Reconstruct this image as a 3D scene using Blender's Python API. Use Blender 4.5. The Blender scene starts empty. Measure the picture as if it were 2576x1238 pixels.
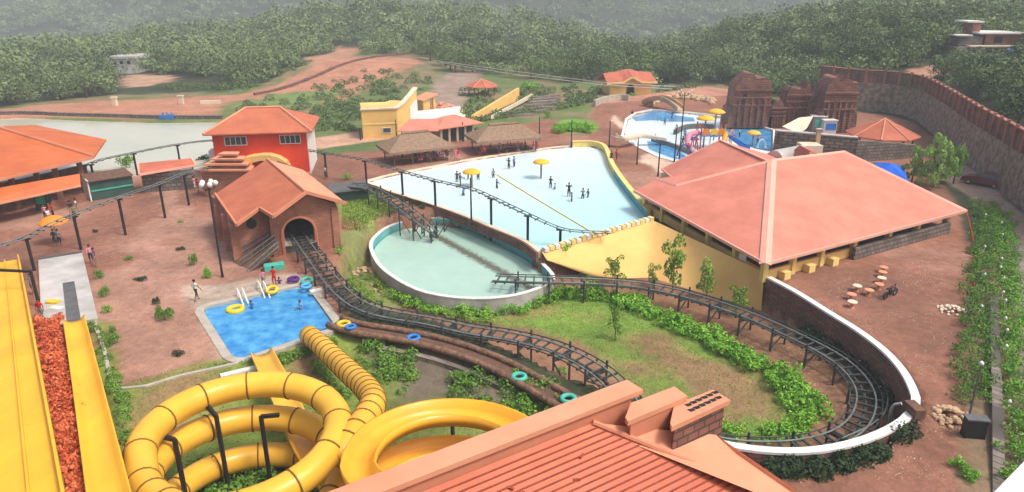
import bpy, math, random
import numpy as np
from mathutils import Vector, Matrix, noise as mnoise
C = bpy.context.scene.collection
R = math.radians
random.seed(7); rng = np.random.default_rng(7)

# ---------------------------------------------------------------- camera
F, CX, CY, PITCH, HC = 1760.0, 1288.0, 619.0, R(20.5), 21.0
cam = bpy.data.cameras.new('camera'); camo = bpy.data.objects.new('camera', cam); C.objects.link(camo)
cam.sensor_width = 36; cam.lens = F / 2576 * 36; cam.clip_start = 0.3; cam.clip_end = 5000
camo.location = (0, 0, HC); camo.rotation_euler = (R(90) - PITCH, 0, 0)
bpy.context.scene.camera = camo
# ---------------------------------------------------------------- world and sun
world = bpy.data.worlds.new('World'); bpy.context.scene.world = world; world.use_nodes = True
SUN_EL, SUN_AZ = R(58), R(115)          # azimuth clockwise from +Y
wn = world.node_tree.nodes; bg = wn['Background']
sky = wn.new('ShaderNodeTexSky'); sky.sky_type = 'NISHITA'; sky.sun_disc = False
sky.sun_elevation = SUN_EL; sky.sun_rotation = SUN_AZ; sky.dust_density = 6; sky.air_density = 1.0; sky.ozone_density = 0.6
world.node_tree.links.new(sky.outputs[0], bg.inputs[0]); bg.inputs[1].default_value = 0.115
sl = bpy.data.lights.new('sun', 'SUN'); sl.energy = 1.5; sl.angle = R(12); sl.color = (1, 0.95, 0.87)
so = bpy.data.objects.new('sun', sl); C.objects.link(so)
sd = Vector((math.sin(SUN_AZ) * math.cos(SUN_EL), math.cos(SUN_AZ) * math.cos(SUN_EL), math.sin(SUN_EL)))
so.rotation_euler = (-sd).to_track_quat('-Z', 'Y').to_euler(); so.location = (40, -20, 80)
vs = bpy.context.scene.view_settings
vs.view_transform = 'Standard'; vs.look = 'None'; vs.gamma = 1; vs.exposure = 0.78

# ---------------------------------------------------------------- helpers
SP, CP = math.sin(PITCH), math.cos(PITCH)
def W(px, py, z=0.0):
    u = (px - CX) / F; v = (py - CY) / F
    t = (HC - z) / (v * CP + SP)
    return Vector((u * t, (CP - v * SP) * t, z))
def WY(px, py, Y):
    u = (px - CX) / F; v = (py - CY) / F
    t = Y / (CP - v * SP)
    return Vector((u * t, Y, HC - (v * CP + SP) * t))
def Wl(l, z=None):
    return [W(*p) if len(p) == 3 else W(p[0], p[1], z or 0) for p in l]
def tag(o, label=None, cat=None, group=None, kind=None):
    if label: o['label'] = label
    if cat: o['category'] = cat
    if group: o['group'] = group
    if kind: o['kind'] = kind
    return o
def empty(name, loc, label=None, cat=None, group=None, rz=0):
    o = bpy.data.objects.new(name, None); C.objects.link(o); o.location = loc; o.rotation_euler = (0, 0, rz)
    o.empty_display_size = 0.3
    return tag(o, label, cat, group)
def link(name, me, parent=None):
    o = bpy.data.objects.new(name, me); C.objects.link(o)
    if parent: o.parent = parent
    return o
def base_of(o):
    v = Vector((0, 0, 0))
    while o is not None: v = v + o.location; o = o.parent
    return v

class MB:
    """collects world-space faces and links them as one mesh"""
    def __init__(s): s.v = []; s.f = []; s.m = []; s.mi = 0
    def face(s, pts):
        i = len(s.v); s.v += [tuple(p) for p in pts]; s.f.append(list(range(i, i + len(pts)))); s.m.append(s.mi)
    def mesh(s, verts, faces):
        i = len(s.v); s.v += [tuple(p) for p in verts]
        for f in faces: s.f.append([i + k for k in f]); s.m.append(s.mi)
    def prism(s, pts, vec):
        n = len(pts); vec = Vector(vec); a = [Vector(p) for p in pts]; b = [p + vec for p in a]
        s.mesh(a + b, [list(range(n)), list(range(2 * n - 1, n - 1, -1))] + [[i, i + n, (i + 1) % n + n, (i + 1) % n] for i in range(n)])
        return s
    def box(s, c, size, rz=0, axes=None):
        c = Vector(c); hx, hy, hz = size[0] / 2, size[1] / 2, size[2] / 2
        ax = axes or (Vector((math.cos(rz), math.sin(rz), 0)), Vector((-math.sin(rz), math.cos(rz), 0)), Vector((0, 0, 1)))
        p = [c + ax[0] * (sx * hx) + ax[1] * (sy * hy) + ax[2] * (sz * hz) for sz in (-1, 1) for sx, sy in ((-1, -1), (1, -1), (1, 1), (-1, 1))]
        s.mesh(p, [[3, 2, 1, 0], [4, 5, 6, 7], [0, 1, 5, 4], [1, 2, 6, 5], [2, 3, 7, 6], [3, 0, 4, 7]]); return s
    def beam(s, a, b, w, h=None):
        a = Vector(a); b = Vector(b); d = b - a; L = d.length
        if L < 1e-6: return s
        z = d / L; x = Vector((0, 0, 1)).cross(z)
        x = Vector((1, 0, 0)) if x.length < 1e-3 else x.normalized()
        y = z.cross(x); s.box((a + b) / 2, (w, h or w, L), axes=(x, y, z)); return s
    def tube(s, pts, r, seg=8, caps=True, closed=False):
        pts = [Vector(p) for p in pts]; n = len(pts); rr = r if isinstance(r, (list, tuple)) else [r] * n
        ring = []; up = None
        for i, p in enumerate(pts):
            if closed: d = pts[(i + 1) % n] - pts[i - 1]
            else: d = pts[min(i + 1, n - 1)] - pts[max(i - 1, 0)]
            d.normalize()
            if up is None: up = Vector((0, 0, 1)) if abs(d.z) < .9 else Vector((1, 0, 0))
            x = d.cross(up)
            if x.length < 1e-4: x = d.orthogonal()
            x.normalize(); y = x.cross(d).normalized(); up = y
            ring.append([p + (x * math.cos(2 * math.pi * k / seg) + y * math.sin(2 * math.pi * k / seg)) * rr[i] for k in range(seg)])
        vs_ = [q for rg in ring for q in rg]; fs = []
        for i in range(n if closed else n - 1):
            j = (i + 1) % n
            for k in range(seg):
                fs.append([i * seg + k, i * seg + (k + 1) % seg, j * seg + (k + 1) % seg, j * seg + k])
        if caps and not closed: fs += [list(range(seg))[::-1], [(n - 1) * seg + k for k in range(seg)]]
        s.mesh(vs_, fs); return s
    def lathe(s, c, prof, seg=16):
        c = Vector(c); vs_ = []; n = len(prof)
        for (r, z) in prof:
            for k in range(seg):
                a = 2 * math.pi * k / seg; vs_.append(c + Vector((r * math.cos(a), r * math.sin(a), z)))
        fs = [[i * seg + k, i * seg + (k + 1) % seg, (i + 1) * seg + (k + 1) % seg, (i + 1) * seg + k] for i in range(n - 1) for k in range(seg)]
        fs += [list(range(seg))[::-1], [(n - 1) * seg + k for k in range(seg)]]
        s.mesh(vs_, fs); return s
    def sweep(s, path, prof, closed=False, closedprof=True):
        """prof: list of (side, up) offsets, path in 3D; side is horizontal right of travel"""
        path = [Vector(p) for p in path]; n = len(path); m = len(prof); vs_ = []
        for i, p in enumerate(path):
            d = (path[(i + 1) % n] - path[i - 1]) if closed else (path[min(i + 1, n - 1)] - path[max(i - 1, 0)])
            r = Vector((d.y, -d.x, 0)).normalized()
            for a, b in prof: vs_.append(p + r * a + Vector((0, 0, b)))
        fs = []
        for i in range(n if closed else n - 1):
            j = (i + 1) % n
            for k in range(m if closedprof else m - 1):
                k2 = (k + 1) % m; fs.append([i * m + k, j * m + k, j * m + k2, i * m + k2])
        if closedprof and not closed: fs += [list(range(m)), [(n - 1) * m + k for k in range(m)][::-1]]
        s.mesh(vs_, fs); return s
    def shell(s, polys, th):
        for p in polys:
            s.prism([Vector(q) for q in p], (0, 0, -th))
        return s
    def build(s, name, mats, parent=None, smooth=False):
        mats = mats if isinstance(mats, (list, tuple)) else [mats]
        me = bpy.data.meshes.new(name); off = base_of(parent) if parent else Vector((0, 0, 0))
        me.from_pydata([(x - off.x, y - off.y, z - off.z) for x, y, z in s.v], [], s.f)
        for m in mats: me.materials.append(m)
        if len(mats) > 1: me.polygons.foreach_set('material_index', s.m)
        if smooth: me.polygons.foreach_set('use_smooth', [True] * len(me.polygons))
        me.validate(); me.update()
        import bmesh
        bm = bmesh.new(); bm.from_mesh(me); bmesh.ops.remove_doubles(bm, verts=bm.verts, dist=1e-5) if smooth else None
        bmesh.ops.recalc_face_normals(bm, faces=bm.faces); bm.to_mesh(me); bm.free()
        return link(name, me, parent)

def spline(pts, step=0.6, closed=False):
    """Catmull-Rom through 3D points, resampled"""
    P_ = [Vector(p) for p in pts]; n = len(P_); out = []
    for i in range(n if closed else n - 1):
        a = P_[i - 1] if (i > 0 or closed) else P_[0] * 2 - P_[1]
        b = P_[i]; c = P_[(i + 1) % n]
        d = P_[(i + 2) % n] if (i + 2 < n or closed) else P_[-1] * 2 - P_[-2]
        k = max(1, int((c - b).length / step))
        for j in range(k):
            t = j / k
            out.append(0.5 * ((2 * b) + (c - a) * t + (2 * a - 5 * b + 4 * c - d) * t * t + (3 * b - a - 3 * c + d) * t ** 3))
    if not closed: out.append(P_[-1])
    return out

# ---------------------------------------------------------------- materials
def newmat(name):
    m = bpy.data.materials.new(name); m.use_nodes = True
    return m, m.node_tree.nodes, m.node_tree.links, m.node_tree.nodes['Principled BSDF']
def nmat(name, col, col2=None, scale=1.0, rough=0.8, bump=0.0, bscale=None, detail=5, spec=0.18, contrast=1.0, metal=0.0, coat=0.0, stretch=None):
    m, n, l, b = newmat(name)
    b.inputs['Roughness'].default_value = rough; b.inputs['Specular IOR Level'].default_value = spec; b.inputs['Metallic'].default_value = metal
    b.inputs['Coat Weight'].default_value = coat; b.inputs['Coat Roughness'].default_value = 0.15
    g = n.new('ShaderNodeNewGeometry'); src = g.outputs['Position']
    if stretch:
        mp = n.new('ShaderNodeMapping'); mp.inputs['Scale'].default_value = stretch; l.new(src, mp.inputs['Vector']); src = mp.outputs[0]
    col2 = col2 or tuple(c * 0.72 for c in col)
    t = n.new('ShaderNodeTexNoise'); t.inputs['Scale'].default_value = scale; t.inputs['Detail'].default_value = detail; t.inputs['Roughness'].default_value = 0.62
    l.new(src, t.inputs['Vector'])
    cr = n.new('ShaderNodeValToRGB'); k = 0.16 / contrast
    cr.color_ramp.elements[0].position = 0.5 - k; cr.color_ramp.elements[1].position = 0.5 + k
    cr.color_ramp.elements[0].color = (*col2, 1); cr.color_ramp.elements[1].color = (*col, 1)
    l.new(t.outputs['Fac'], cr.inputs[0]); l.new(cr.outputs[0], b.inputs['Base Color'])
    if bump:
        t2 = n.new('ShaderNodeTexNoise'); t2.inputs['Scale'].default_value = bscale or scale * 4; t2.inputs['Detail'].default_value = 4
        l.new(src, t2.inputs['Vector']); bp = n.new('ShaderNodeBump'); bp.inputs['Strength'].default_value = bump; bp.inputs['Distance'].default_value = 0.1
        l.new(t2.outputs['Fac'], bp.inputs['Height']); l.new(bp.outputs[0], b.inputs['Normal'])
    return m
def brickmat(name, c1, c2, mortar, bw=0.5, rh=0.18, ms=0.02, rough=0.85, wall_dir=None, bump=0.3):
    m, n, l, b = newmat(name); b.inputs['Roughness'].default_value = rough
    g = n.new('ShaderNodeNewGeometry'); sx = n.new('ShaderNodeSeparateXYZ'); l.new(g.outputs['Position'], sx.inputs[0])
    ad = n.new('ShaderNodeMath'); ad.operation = 'ADD'; l.new(sx.outputs[0], ad.inputs[0]); l.new(sx.outputs[1], ad.inputs[1])
    cb = n.new('ShaderNodeCombineXYZ'); l.new(ad.outputs[0], cb.inputs[0]); l.new(sx.outputs[2], cb.inputs[1])
    t = n.new('ShaderNodeTexBrick'); t.inputs['Scale'].default_value = 1; t.inputs['Brick Width'].default_value = bw; t.inputs['Row Height'].default_value = rh
    t.inputs['Mortar Size'].default_value = ms; t.inputs['Color1'].default_value = (*c1, 1); t.inputs['Color2'].default_value = (*c2, 1); t.inputs['Mortar'].default_value = (*mortar, 1)
    l.new(cb.outputs[0], t.inputs['Vector'])
    ns = n.new('ShaderNodeTexNoise'); ns.inputs['Scale'].default_value = 0.7; ns.inputs['Detail'].default_value = 7; l.new(g.outputs['Position'], ns.inputs['Vector'])
    mr = n.new('ShaderNodeMapRange'); mr.inputs[1].default_value = .3; mr.inputs[2].default_value = .7; mr.inputs[3].default_value = 0.6; mr.inputs[4].default_value = 1.25; l.new(ns.outputs[0], mr.inputs[0])
    mx = n.new('ShaderNodeVectorMath'); mx.operation = 'SCALE'; l.new(t.outputs['Color'], mx.inputs[0]); l.new(mr.outputs[0], mx.inputs['Scale'])
    l.new(mx.outputs[0], b.inputs['Base Color'])
    bp = n.new('ShaderNodeBump'); bp.inputs['Strength'].default_value = bump; bp.inputs['Distance'].default_value = 0.03; bp.invert = True
    l.new(t.outputs['Fac'], bp.inputs['Height']); l.new(bp.outputs[0], b.inputs['Normal'])
    return m
def ribmat(name, col, col2, dirv, period, rough=0.6, dark=0.82, cross=None, spec=.3, width=0.12, nscale=0.5):
    """sheet or tile roofing: courses across dirv with a dark joint"""
    m, n, l, b = newmat(name); b.inputs['Roughness'].default_value = rough; b.inputs['Specular IOR Level'].default_value = spec
    g = n.new('ShaderNodeNewGeometry')
    ns = n.new('ShaderNodeTexNoise'); ns.inputs['Scale'].default_value = nscale; ns.inputs['Detail'].default_value = 8; ns.inputs['Roughness'].default_value = .65; l.new(g.outputs['Position'], ns.inputs['Vector'])
    cr = n.new('ShaderNodeValToRGB'); cr.color_ramp.elements[0].position = .36; cr.color_ramp.elements[1].position = .64
    cr.color_ramp.elements[0].color = (*col2, 1); cr.color_ramp.elements[1].color = (*col, 1); l.new(ns.outputs[0], cr.inputs[0])
    src = cr.outputs[0]; hgt = None
    for dv, per in [(dirv, period)] + ([cross] if cross else []):
        d = n.new('ShaderNodeVectorMath'); d.operation = 'DOT_PRODUCT'; l.new(g.outputs['Position'], d.inputs[0]); d.inputs[1].default_value = Vector(dv).normalized() / per
        fr = n.new('ShaderNodeMath'); fr.operation = 'FRACT'; l.new(d.outputs['Value'], fr.inputs[0])
        ls = n.new('ShaderNodeMath'); ls.operation = 'LESS_THAN'; l.new(fr.outputs[0], ls.inputs[0]); ls.inputs[1].default_value = width
        mx = n.new('ShaderNodeMix'); mx.data_type = 'RGBA'; mx.blend_type = 'MULTIPLY'; l.new(ls.outputs[0], mx.inputs[0]); l.new(src, mx.inputs[6]); mx.inputs[7].default_value = (dark, dark, dark, 1)
        src = mx.outputs[2]; hgt = hgt or fr.outputs[0]
    l.new(src, b.inputs['Base Color'])
    bp = n.new('ShaderNodeBump'); bp.inputs['Strength'].default_value = 0.35; bp.inputs['Distance'].default_value = 0.04; l.new(hgt, bp.inputs['Height']); l.new(bp.outputs[0], b.inputs['Normal'])
    return m
def watermat(name, col, col2, scale=2, rough=0.12, bump=0.15, bscale=3, contrast=1.0, spec=.5):
    return nmat(name, col, col2, scale=scale, rough=rough, bump=bump, bscale=bscale, spec=spec, contrast=contrast)
def leafmat(name, dark, light, var=0.5, nscale=0.12, warm=None):
    m, n, l, b = newmat(name); b.inputs['Roughness'].default_value = 0.7; b.inputs['Specular IOR Level'].default_value = 0.15
    g = n.new('ShaderNodeNewGeometry'); oi = n.new('ShaderNodeObjectInfo')
    ns = n.new('ShaderNodeTexNoise'); ns.inputs['Scale'].default_value = nscale; ns.inputs['Detail'].default_value = 3; l.new(g.outputs['Position'], ns.inputs['Vector'])
    a = n.new('ShaderNodeMath'); a.operation = 'MULTIPLY_ADD'; l.new(g.outputs['Random Per Island'], a.inputs[0]); a.inputs[1].default_value = 0.45; 
    a2 = n.new('ShaderNodeMath'); a2.operation = 'MULTIPLY_ADD'; l.new(oi.outputs['Random'], a2.inputs[0]); a2.inputs[1].default_value = var * .6; a2.inputs[2].default_value = -0.18
    l.new(a2.outputs[0], a.inputs[2])
    a3 = n.new('ShaderNodeMath'); a3.operation = 'ADD'; l.new(a.outputs[0], a3.inputs[0])
    mr = n.new('ShaderNodeMapRange'); mr.inputs[1].default_value = .3; mr.inputs[2].default_value = .7; mr.inputs[3].default_value = 0; mr.inputs[4].default_value = .5; l.new(ns.outputs[0], mr.inputs[0]); l.new(mr.outputs[0], a3.inputs[1])
    cr = n.new('ShaderNodeValToRGB'); cr.color_ramp.elements[0].position = 0; cr.color_ramp.elements[1].position = 1
    cr.color_ramp.elements[0].color = (*dark, 1); cr.color_ramp.elements[1].color = (*light, 1)
    if warm:
        e = cr.color_ramp.elements.new(0.3); e.color = (*warm, 1)
    l.new(a3.outputs[0], cr.inputs[0]); l.new(cr.outputs[0], b.inputs['Base Color'])
    return m

M = {}
M['laterite_tile'] = nmat('laterite_paving', (.40, .21, .14), (.30, .15, .10), 1.5)
M['white'] = nmat('white_paint', (.80, .78, .74), (.68, .66, .62), 1.2, rough=.5)
M['cream'] = nmat('cream_plaster', (.75, .66, .50), (.62, .52, .38), .8)
M['yellow_wall'] = nmat('yellow_plaster', (.82, .54, .19), (.72, .44, .15), .35, rough=.85, bump=.05, detail=8)
M['yellow_pale'] = nmat('pale_yellow_plaster', (.82, .64, .24), (.74, .54, .18), .8)
M['red_wall'] = nmat('red_plaster', (.76, .07, .025), (.60, .045, .02), .5, rough=.7, detail=8)
M['terracotta_trim'] = nmat('terracotta_trim', (.62, .25, .15), (.52, .20, .115), .7, rough=.7, detail=7)
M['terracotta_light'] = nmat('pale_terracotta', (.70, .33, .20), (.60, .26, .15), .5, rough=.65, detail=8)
M['brick'] = brickmat('red_brick', (.42, .17, .10), (.33, .125, .075), (.22, .12, .09), .45, .16, .02)
M['brick_dark'] = brickmat('dark_laterite_brick', (.27, .115, .08), (.16, .075, .055), (.075, .05, .045), .5, .22, .03)
M['brick_temple'] = brickmat('old_temple_brick', (.34, .13, .085), (.20, .09, .065), (.12, .07, .055), .6, .35, .05, bump=.8)
M['stone'] = brickmat('grey_rubble_stone', (.24, .20, .17), (.15, .12, .105), (.09, .075, .065), .7, .4, .06, bump=.9)
M['stone_pale'] = brickmat('pale_rubble_stone', (.30, .245, .195), (.20, .165, .135), (.17, .135, .11), .55, .3, .05, bump=.6)
M['stone_long'] = nmat('weathered_rubble_masonry', (.34, .27, .21), (.15, .115, .09), 1.5, bump=1.0, bscale=3.5, detail=12, contrast=1.6)
M['concrete'] = nmat('worn_concrete', (.50, .45, .38), (.36, .32, .27), 1.2, detail=8, bump=.05)
M['conc_dark'] = nmat('dark_concrete', (.14, .14, .145), (.09, .09, .09), 1.5)
M['conc_white'] = nmat('whitewashed_concrete', (.56, .54, .52), (.34, .32, .30), .5, detail=9, bump=.05)
M['pink_roof'] = ribmat('pink_metal_roofing', (.70, .25, .175), (.57, .19, .13), (1, .57, 0), .9, rough=.6, dark=.90, nscale=.4, width=.07)
M['pink_trim'] = nmat('pale_pink_ridge_trim', (.78, .42, .32), (.72, .36, .27), .5, rough=.5)
M['tile_station'] = ribmat('orange_tile_roofing', (.54, .165, .08), (.42, .12, .06), (-.5, .86, 0), .33, cross=((.86, .5, 0), .3), dark=.9, nscale=.5)
M['tile_orange'] = ribmat('orange_clay_tile', (.62, .16, .045), (.48, .115, .035), (1, .3, 0), .3, cross=((-.3, 1, 0), .35), dark=.88, nscale=.35)
M['tile_red'] = ribmat('red_clay_tile', (.56, .16, .09), (.42, .115, .065), (1, 0, 0), .3, cross=((0, 1, 0), .4), dark=.85, nscale=.5)
M['tile_front'] = nmat('salmon_roof_sheet', (.58, .175, .10), (.46, .13, .075), .8, rough=.6, detail=8, bump=.08, bscale=20)
M['groove'] = nmat('roof_groove', (.34, .09, .055), None, 2)
M['yellow_slide'] = nmat('yellow_fibreglass', (.84, .50, .055), (.74, .40, .04), .35, rough=.36, coat=.08, spec=.3)
M['yellow_slide2'] = nmat('lemon_fibreglass', (.86, .51, .035), (.76, .40, .03), .45, rough=.5, coat=.0, spec=.25, detail=8, stretch=(1, .25, .25))
M['orange_slide'] = nmat('orange_fibreglass', (.85, .36, .03), (.78, .30, .025), .6, rough=.25, coat=.3, spec=.5)
M['seam'] = nmat('brown_joint', (.25, .12, .03), None, 3)
M['black'] = nmat('black_paint', (.022, .022, .025), (.035, .03, .03), 3, rough=.5)
M['dark_metal'] = nmat('dark_green_steel', (.05, .06, .058), (.085, .085, .08), 2, rough=.5, metal=.2)
M['rail_metal'] = nmat('pale_grey_rail', (.22, .25, .24), (.12, .14, .135), 1.5, rough=.45, metal=.2)
M['rust'] = nmat('rusty_steel', (.20, .10, .06), (.09, .06, .05), 3, rough=.8)
M['thatch'] = nmat('weathered_thatch', (.33, .22, .145), (.21, .14, .095), 2.5, rough=.95, bump=.6, bscale=9, detail=8)
M['wood'] = nmat('brown_timber', (.26, .14, .08), (.17, .09, .05), 2, rough=.8)
M['tan'] = nmat('tan_rock_plaster', (.56, .40, .24), (.42, .28, .17), 1, bump=.4)
M['blue_tarp'] = nmat('blue_tarpaulin', (.03, .17, .78), (.02, .11, .58), 1.2, rough=.4, bump=.3, bscale=2)
M['blue_paint'] = nmat('blue_paint', (.03, .22, .66), (.02, .16, .5), 1, rough=.4)
M['glass'] = nmat('dark_glass', (.05, .06, .07), (.09, .10, .11), 2, rough=.15, spec=.6)
M['wave_water'] = watermat('pale_pool_water', (.66, .80, .82), (.78, .85, .85), .12, rough=.16, bump=.16, bscale=2.2)
_w = M['wave_water']; _n = _w.node_tree.nodes; _l = _w.node_tree.links; _b = _n['Principled BSDF']; _s = _b.inputs['Base Color'].links[0].from_socket
_g = _n.new('ShaderNodeNewGeometry'); _d = _n.new('ShaderNodeVectorMath'); _d.operation = 'DOT_PRODUCT'; _l.new(_g.outputs['Position'], _d.inputs[0]); _d.inputs[1].default_value = (.45, -.89, 0)
_m = _n.new('ShaderNodeMapRange'); _m.inputs[1].default_value = -82; _m.inputs[2].default_value = -50; _l.new(_d.outputs['Value'], _m.inputs[0])
_x = _n.new('ShaderNodeMix'); _x.data_type = 'RGBA'; _l.new(_m.outputs[0], _x.inputs[0]); _l.new(_s, _x.inputs[6]); _x.inputs[7].default_value = (.42, .72, .74, 1); _l.new(_x.outputs[2], _b.inputs['Base Color'])   # deeper, bluer water towards the deep end
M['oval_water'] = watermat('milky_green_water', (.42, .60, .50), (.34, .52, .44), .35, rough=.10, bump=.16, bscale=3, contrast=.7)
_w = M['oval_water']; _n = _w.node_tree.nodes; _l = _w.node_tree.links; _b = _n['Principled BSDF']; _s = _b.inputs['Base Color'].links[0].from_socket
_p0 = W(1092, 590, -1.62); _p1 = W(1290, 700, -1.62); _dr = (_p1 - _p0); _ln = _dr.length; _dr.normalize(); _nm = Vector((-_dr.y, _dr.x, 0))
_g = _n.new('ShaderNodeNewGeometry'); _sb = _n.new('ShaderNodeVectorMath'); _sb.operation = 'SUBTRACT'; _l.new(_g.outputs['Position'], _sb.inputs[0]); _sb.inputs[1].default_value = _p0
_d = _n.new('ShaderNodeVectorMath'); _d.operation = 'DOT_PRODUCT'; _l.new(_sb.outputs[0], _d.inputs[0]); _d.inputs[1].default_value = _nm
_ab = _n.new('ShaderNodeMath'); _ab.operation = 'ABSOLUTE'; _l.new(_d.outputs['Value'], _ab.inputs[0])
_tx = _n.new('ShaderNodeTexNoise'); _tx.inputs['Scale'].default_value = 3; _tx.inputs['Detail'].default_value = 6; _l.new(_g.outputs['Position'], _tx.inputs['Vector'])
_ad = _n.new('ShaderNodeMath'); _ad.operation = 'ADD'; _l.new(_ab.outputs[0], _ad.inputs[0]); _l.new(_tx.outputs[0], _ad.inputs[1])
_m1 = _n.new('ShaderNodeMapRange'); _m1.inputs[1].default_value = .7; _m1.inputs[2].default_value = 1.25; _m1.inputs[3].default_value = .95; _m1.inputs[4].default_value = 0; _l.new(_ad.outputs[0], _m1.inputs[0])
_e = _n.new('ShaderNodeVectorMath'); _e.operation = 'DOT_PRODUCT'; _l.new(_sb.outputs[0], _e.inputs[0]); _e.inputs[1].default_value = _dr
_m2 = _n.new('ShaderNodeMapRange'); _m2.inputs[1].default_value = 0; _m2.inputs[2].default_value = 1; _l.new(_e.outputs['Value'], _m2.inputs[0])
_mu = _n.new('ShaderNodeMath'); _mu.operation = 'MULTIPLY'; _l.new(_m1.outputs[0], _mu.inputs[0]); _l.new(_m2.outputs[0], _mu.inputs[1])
_x = _n.new('ShaderNodeMix'); _x.data_type = 'RGBA'; _l.new(_mu.outputs[0], _x.inputs[0]); _l.new(_s, _x.inputs[6]); _x.inputs[7].default_value = (.12, .115, .08, 1); _l.new(_x.outputs[2], _b.inputs['Base Color'])   # dark brown streak mixed into the water colour between the two track ends
M['lake_water'] = watermat('cream_pond_water', (.60, .57, .45), (.48, .49, .38), .06, rough=.05, bump=.02)
M['blue_water'] = watermat('rippled_blue_water', (.10, .40, .66), (.02, .19, .50), 1.1, rough=.08, bump=.5, bscale=2.5, contrast=1.0)
M['teal'] = nmat('teal_pool_wall', (.10, .36, .38), (.16, .44, .44), 1)
M['green_shed'] = nmat('dark_green_sheet', (.03, .075, .06), (.05, .10, .08), 1)
M['skin'] = nmat('brown_skin', (.30, .16, .10), (.26, .14, .085), 3, rough=.6)
M['hair'] = nmat('black_hair', (.02, .016, .014), None, 10)
M['bark'] = nmat('brown_bark', (.17, .11, .075), (.10, .07, .05), 5, bump=.4)
M['soil'] = nmat('bare_soil', (.30, .15, .09), (.2, .10, .065), 2, bump=.3)
M['rubber'] = nmat('black_rubber', (.02, .02, .02), (.03, .03, .03), 5, rough=.6)
M['mirror'] = nmat('chrome', (.6, .6, .6), None, 3, rough=.2, metal=1)
for k_, c_ in dict(t_red=(.6, .03, .03), t_blue=(.04, .22, .62), t_white=(.75, .73, .70), t_pink=(.75, .28, .36), t_orange=(.8, .28, .03), t_dark=(.03, .035, .06),
                   t_green=(.05, .32, .16), t_grey=(.25, .24, .24), t_khaki=(.30, .22, .13), t_yellow=(.85, .58, .04), t_purple=(.11, .03, .2),
                   t_sky=(.12, .42, .75), t_teal=(.08, .48, .38)).items():
    M[k_] = nmat(k_[2:] + '_cloth_or_vinyl', c_, tuple(x * .85 for x in c_), 3, rough=.5)
M['leaf_far'] = leafmat('hill_foliage', (.035, .06, .03), (.21, .28, .11), nscale=.035, warm=(.085, .12, .055), var=.9)
M['leaf_near'] = leafmat('tree_foliage', (.03, .055, .024), (.17, .25, .085), nscale=.1, var=.9)
M['leaf_green'] = leafmat('bright_shrub_foliage', (.09, .25, .02), (.30, .60, .07), nscale=.9)
M['leaf_lime'] = leafmat('lime_foliage', (.10, .22, .02), (.34, .52, .10), nscale=.6)
M['leaf_feather'] = leafmat('feathery_foliage', (.13, .27, .05), (.36, .55, .14), nscale=.5)
M['leaf_red'] = leafmat('red_croton_foliage', (.36, .06, .025), (.82, .27, .11), nscale=1.2, warm=(.58, .11, .045))
M['leaf_hedge'] = leafmat('hedge_foliage', (.05, .14, .02), (.20, .37, .06), nscale=.8)
M['leaf_hedge2'] = leafmat('bright_hedge_foliage', (.07, .20, .02), (.25, .48, .07), nscale=.6)
M['leaf_dark'] = leafmat('dark_creeper_foliage', (.012, .03, .014), (.05, .085, .035), nscale=.8)
M['grass'] = leafmat('grass_blades', (.14, .20, .035), (.27, .34, .07), nscale=.4)

# ---------------------------------------------------------------- terrain
def sstep(a, b, x): t = np.clip((x - a) / (b - a), 0, 1); return t * t * (3 - 2 * t)
def sdf(X, Y, poly):
    """signed distance (negative inside) to a polygon"""
    d = np.full(X.shape, 1e18); ins = np.zeros(X.shape, bool); n = len(poly)
    for i in range(n):
        ax, ay = poly[i][0], poly[i][1]; bx, by = poly[(i + 1) % n][0], poly[(i + 1) % n][1]
        ex, ey = bx - ax, by - ay; wx, wy = X - ax, Y - ay
        t = np.clip((wx * ex + wy * ey) / (ex * ex + ey * ey + 1e-12), 0, 1)
        d = np.minimum(d, (wx - ex * t) ** 2 + (wy - ey * t) ** 2)
        c = ((ay > Y) != (by > Y)) & (X < (bx - ax) * (Y - ay) / ((by - ay) + 1e-12) + ax)
        ins ^= c
    d = np.sqrt(d); return np.where(ins, -d, d)
COPING = [W(x, y, .3) for x, y in [(1934, 700), (2000, 735), (2080, 785), (2160, 835), (2225, 885), (2270, 935), (2297, 985), (2302, 1020), (2272, 1060), (2210, 1095), (2140, 1119), (2060, 1134), (1980, 1138), (1900, 1133), (1840, 1124), (1760, 1105)]]
GARDEN = [W(x, y, -1.6) for x, y in [(1540, 1040), (1430, 1005), (1330, 955), (1200, 895), (1100, 855), (1000, 830), (920, 812), (868, 765), (850, 700), (905, 640), (930, 600)]] \
    + [W(x, y, -.9) for x, y in [(983, 562), (1100, 546), (1190, 562), (1260, 597), (1330, 628)]] + [W(1363, 634, .15), W(1500, 595, .4), W(1640, 555, .8) + Vector((.6, .6, 0)), W(1925, 690, .8) + Vector((.6, .8, 0))] + [c + (c - W(1950, 960, .3)).normalized() * .32 for c in COPING]
LOWLEFT = [W(x, y, -1) for x, y in [(700, 915), (860, 850), (1000, 870), (1200, 925), (1400, 1020), (1560, 1100), (1560, 1400), (250, 1400), (330, 1120), (450, 1010), (600, 960)]]
FRONTR = [W(x, y, -.8) for x, y in [(2330, 960), (2440, 980), (2460, 1400), (1500, 1400), (1700, 1200), (2300, 1110)]]
STONEW = [W(*p) for p in [(2050, 262), (2140, 275), (2232, 283), (2300, 300), (2360, 345), (2430, 408), (2500, 465), (2576, 525), (2700, 620), (2900, 760)]]
RHILL = [(v.x, v.y) for v in STONEW] + [(140, 30), (400, 30), (400, 500), (60, 300), (STONEW[0].x - 4, STONEW[0].y + 30)]
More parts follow.
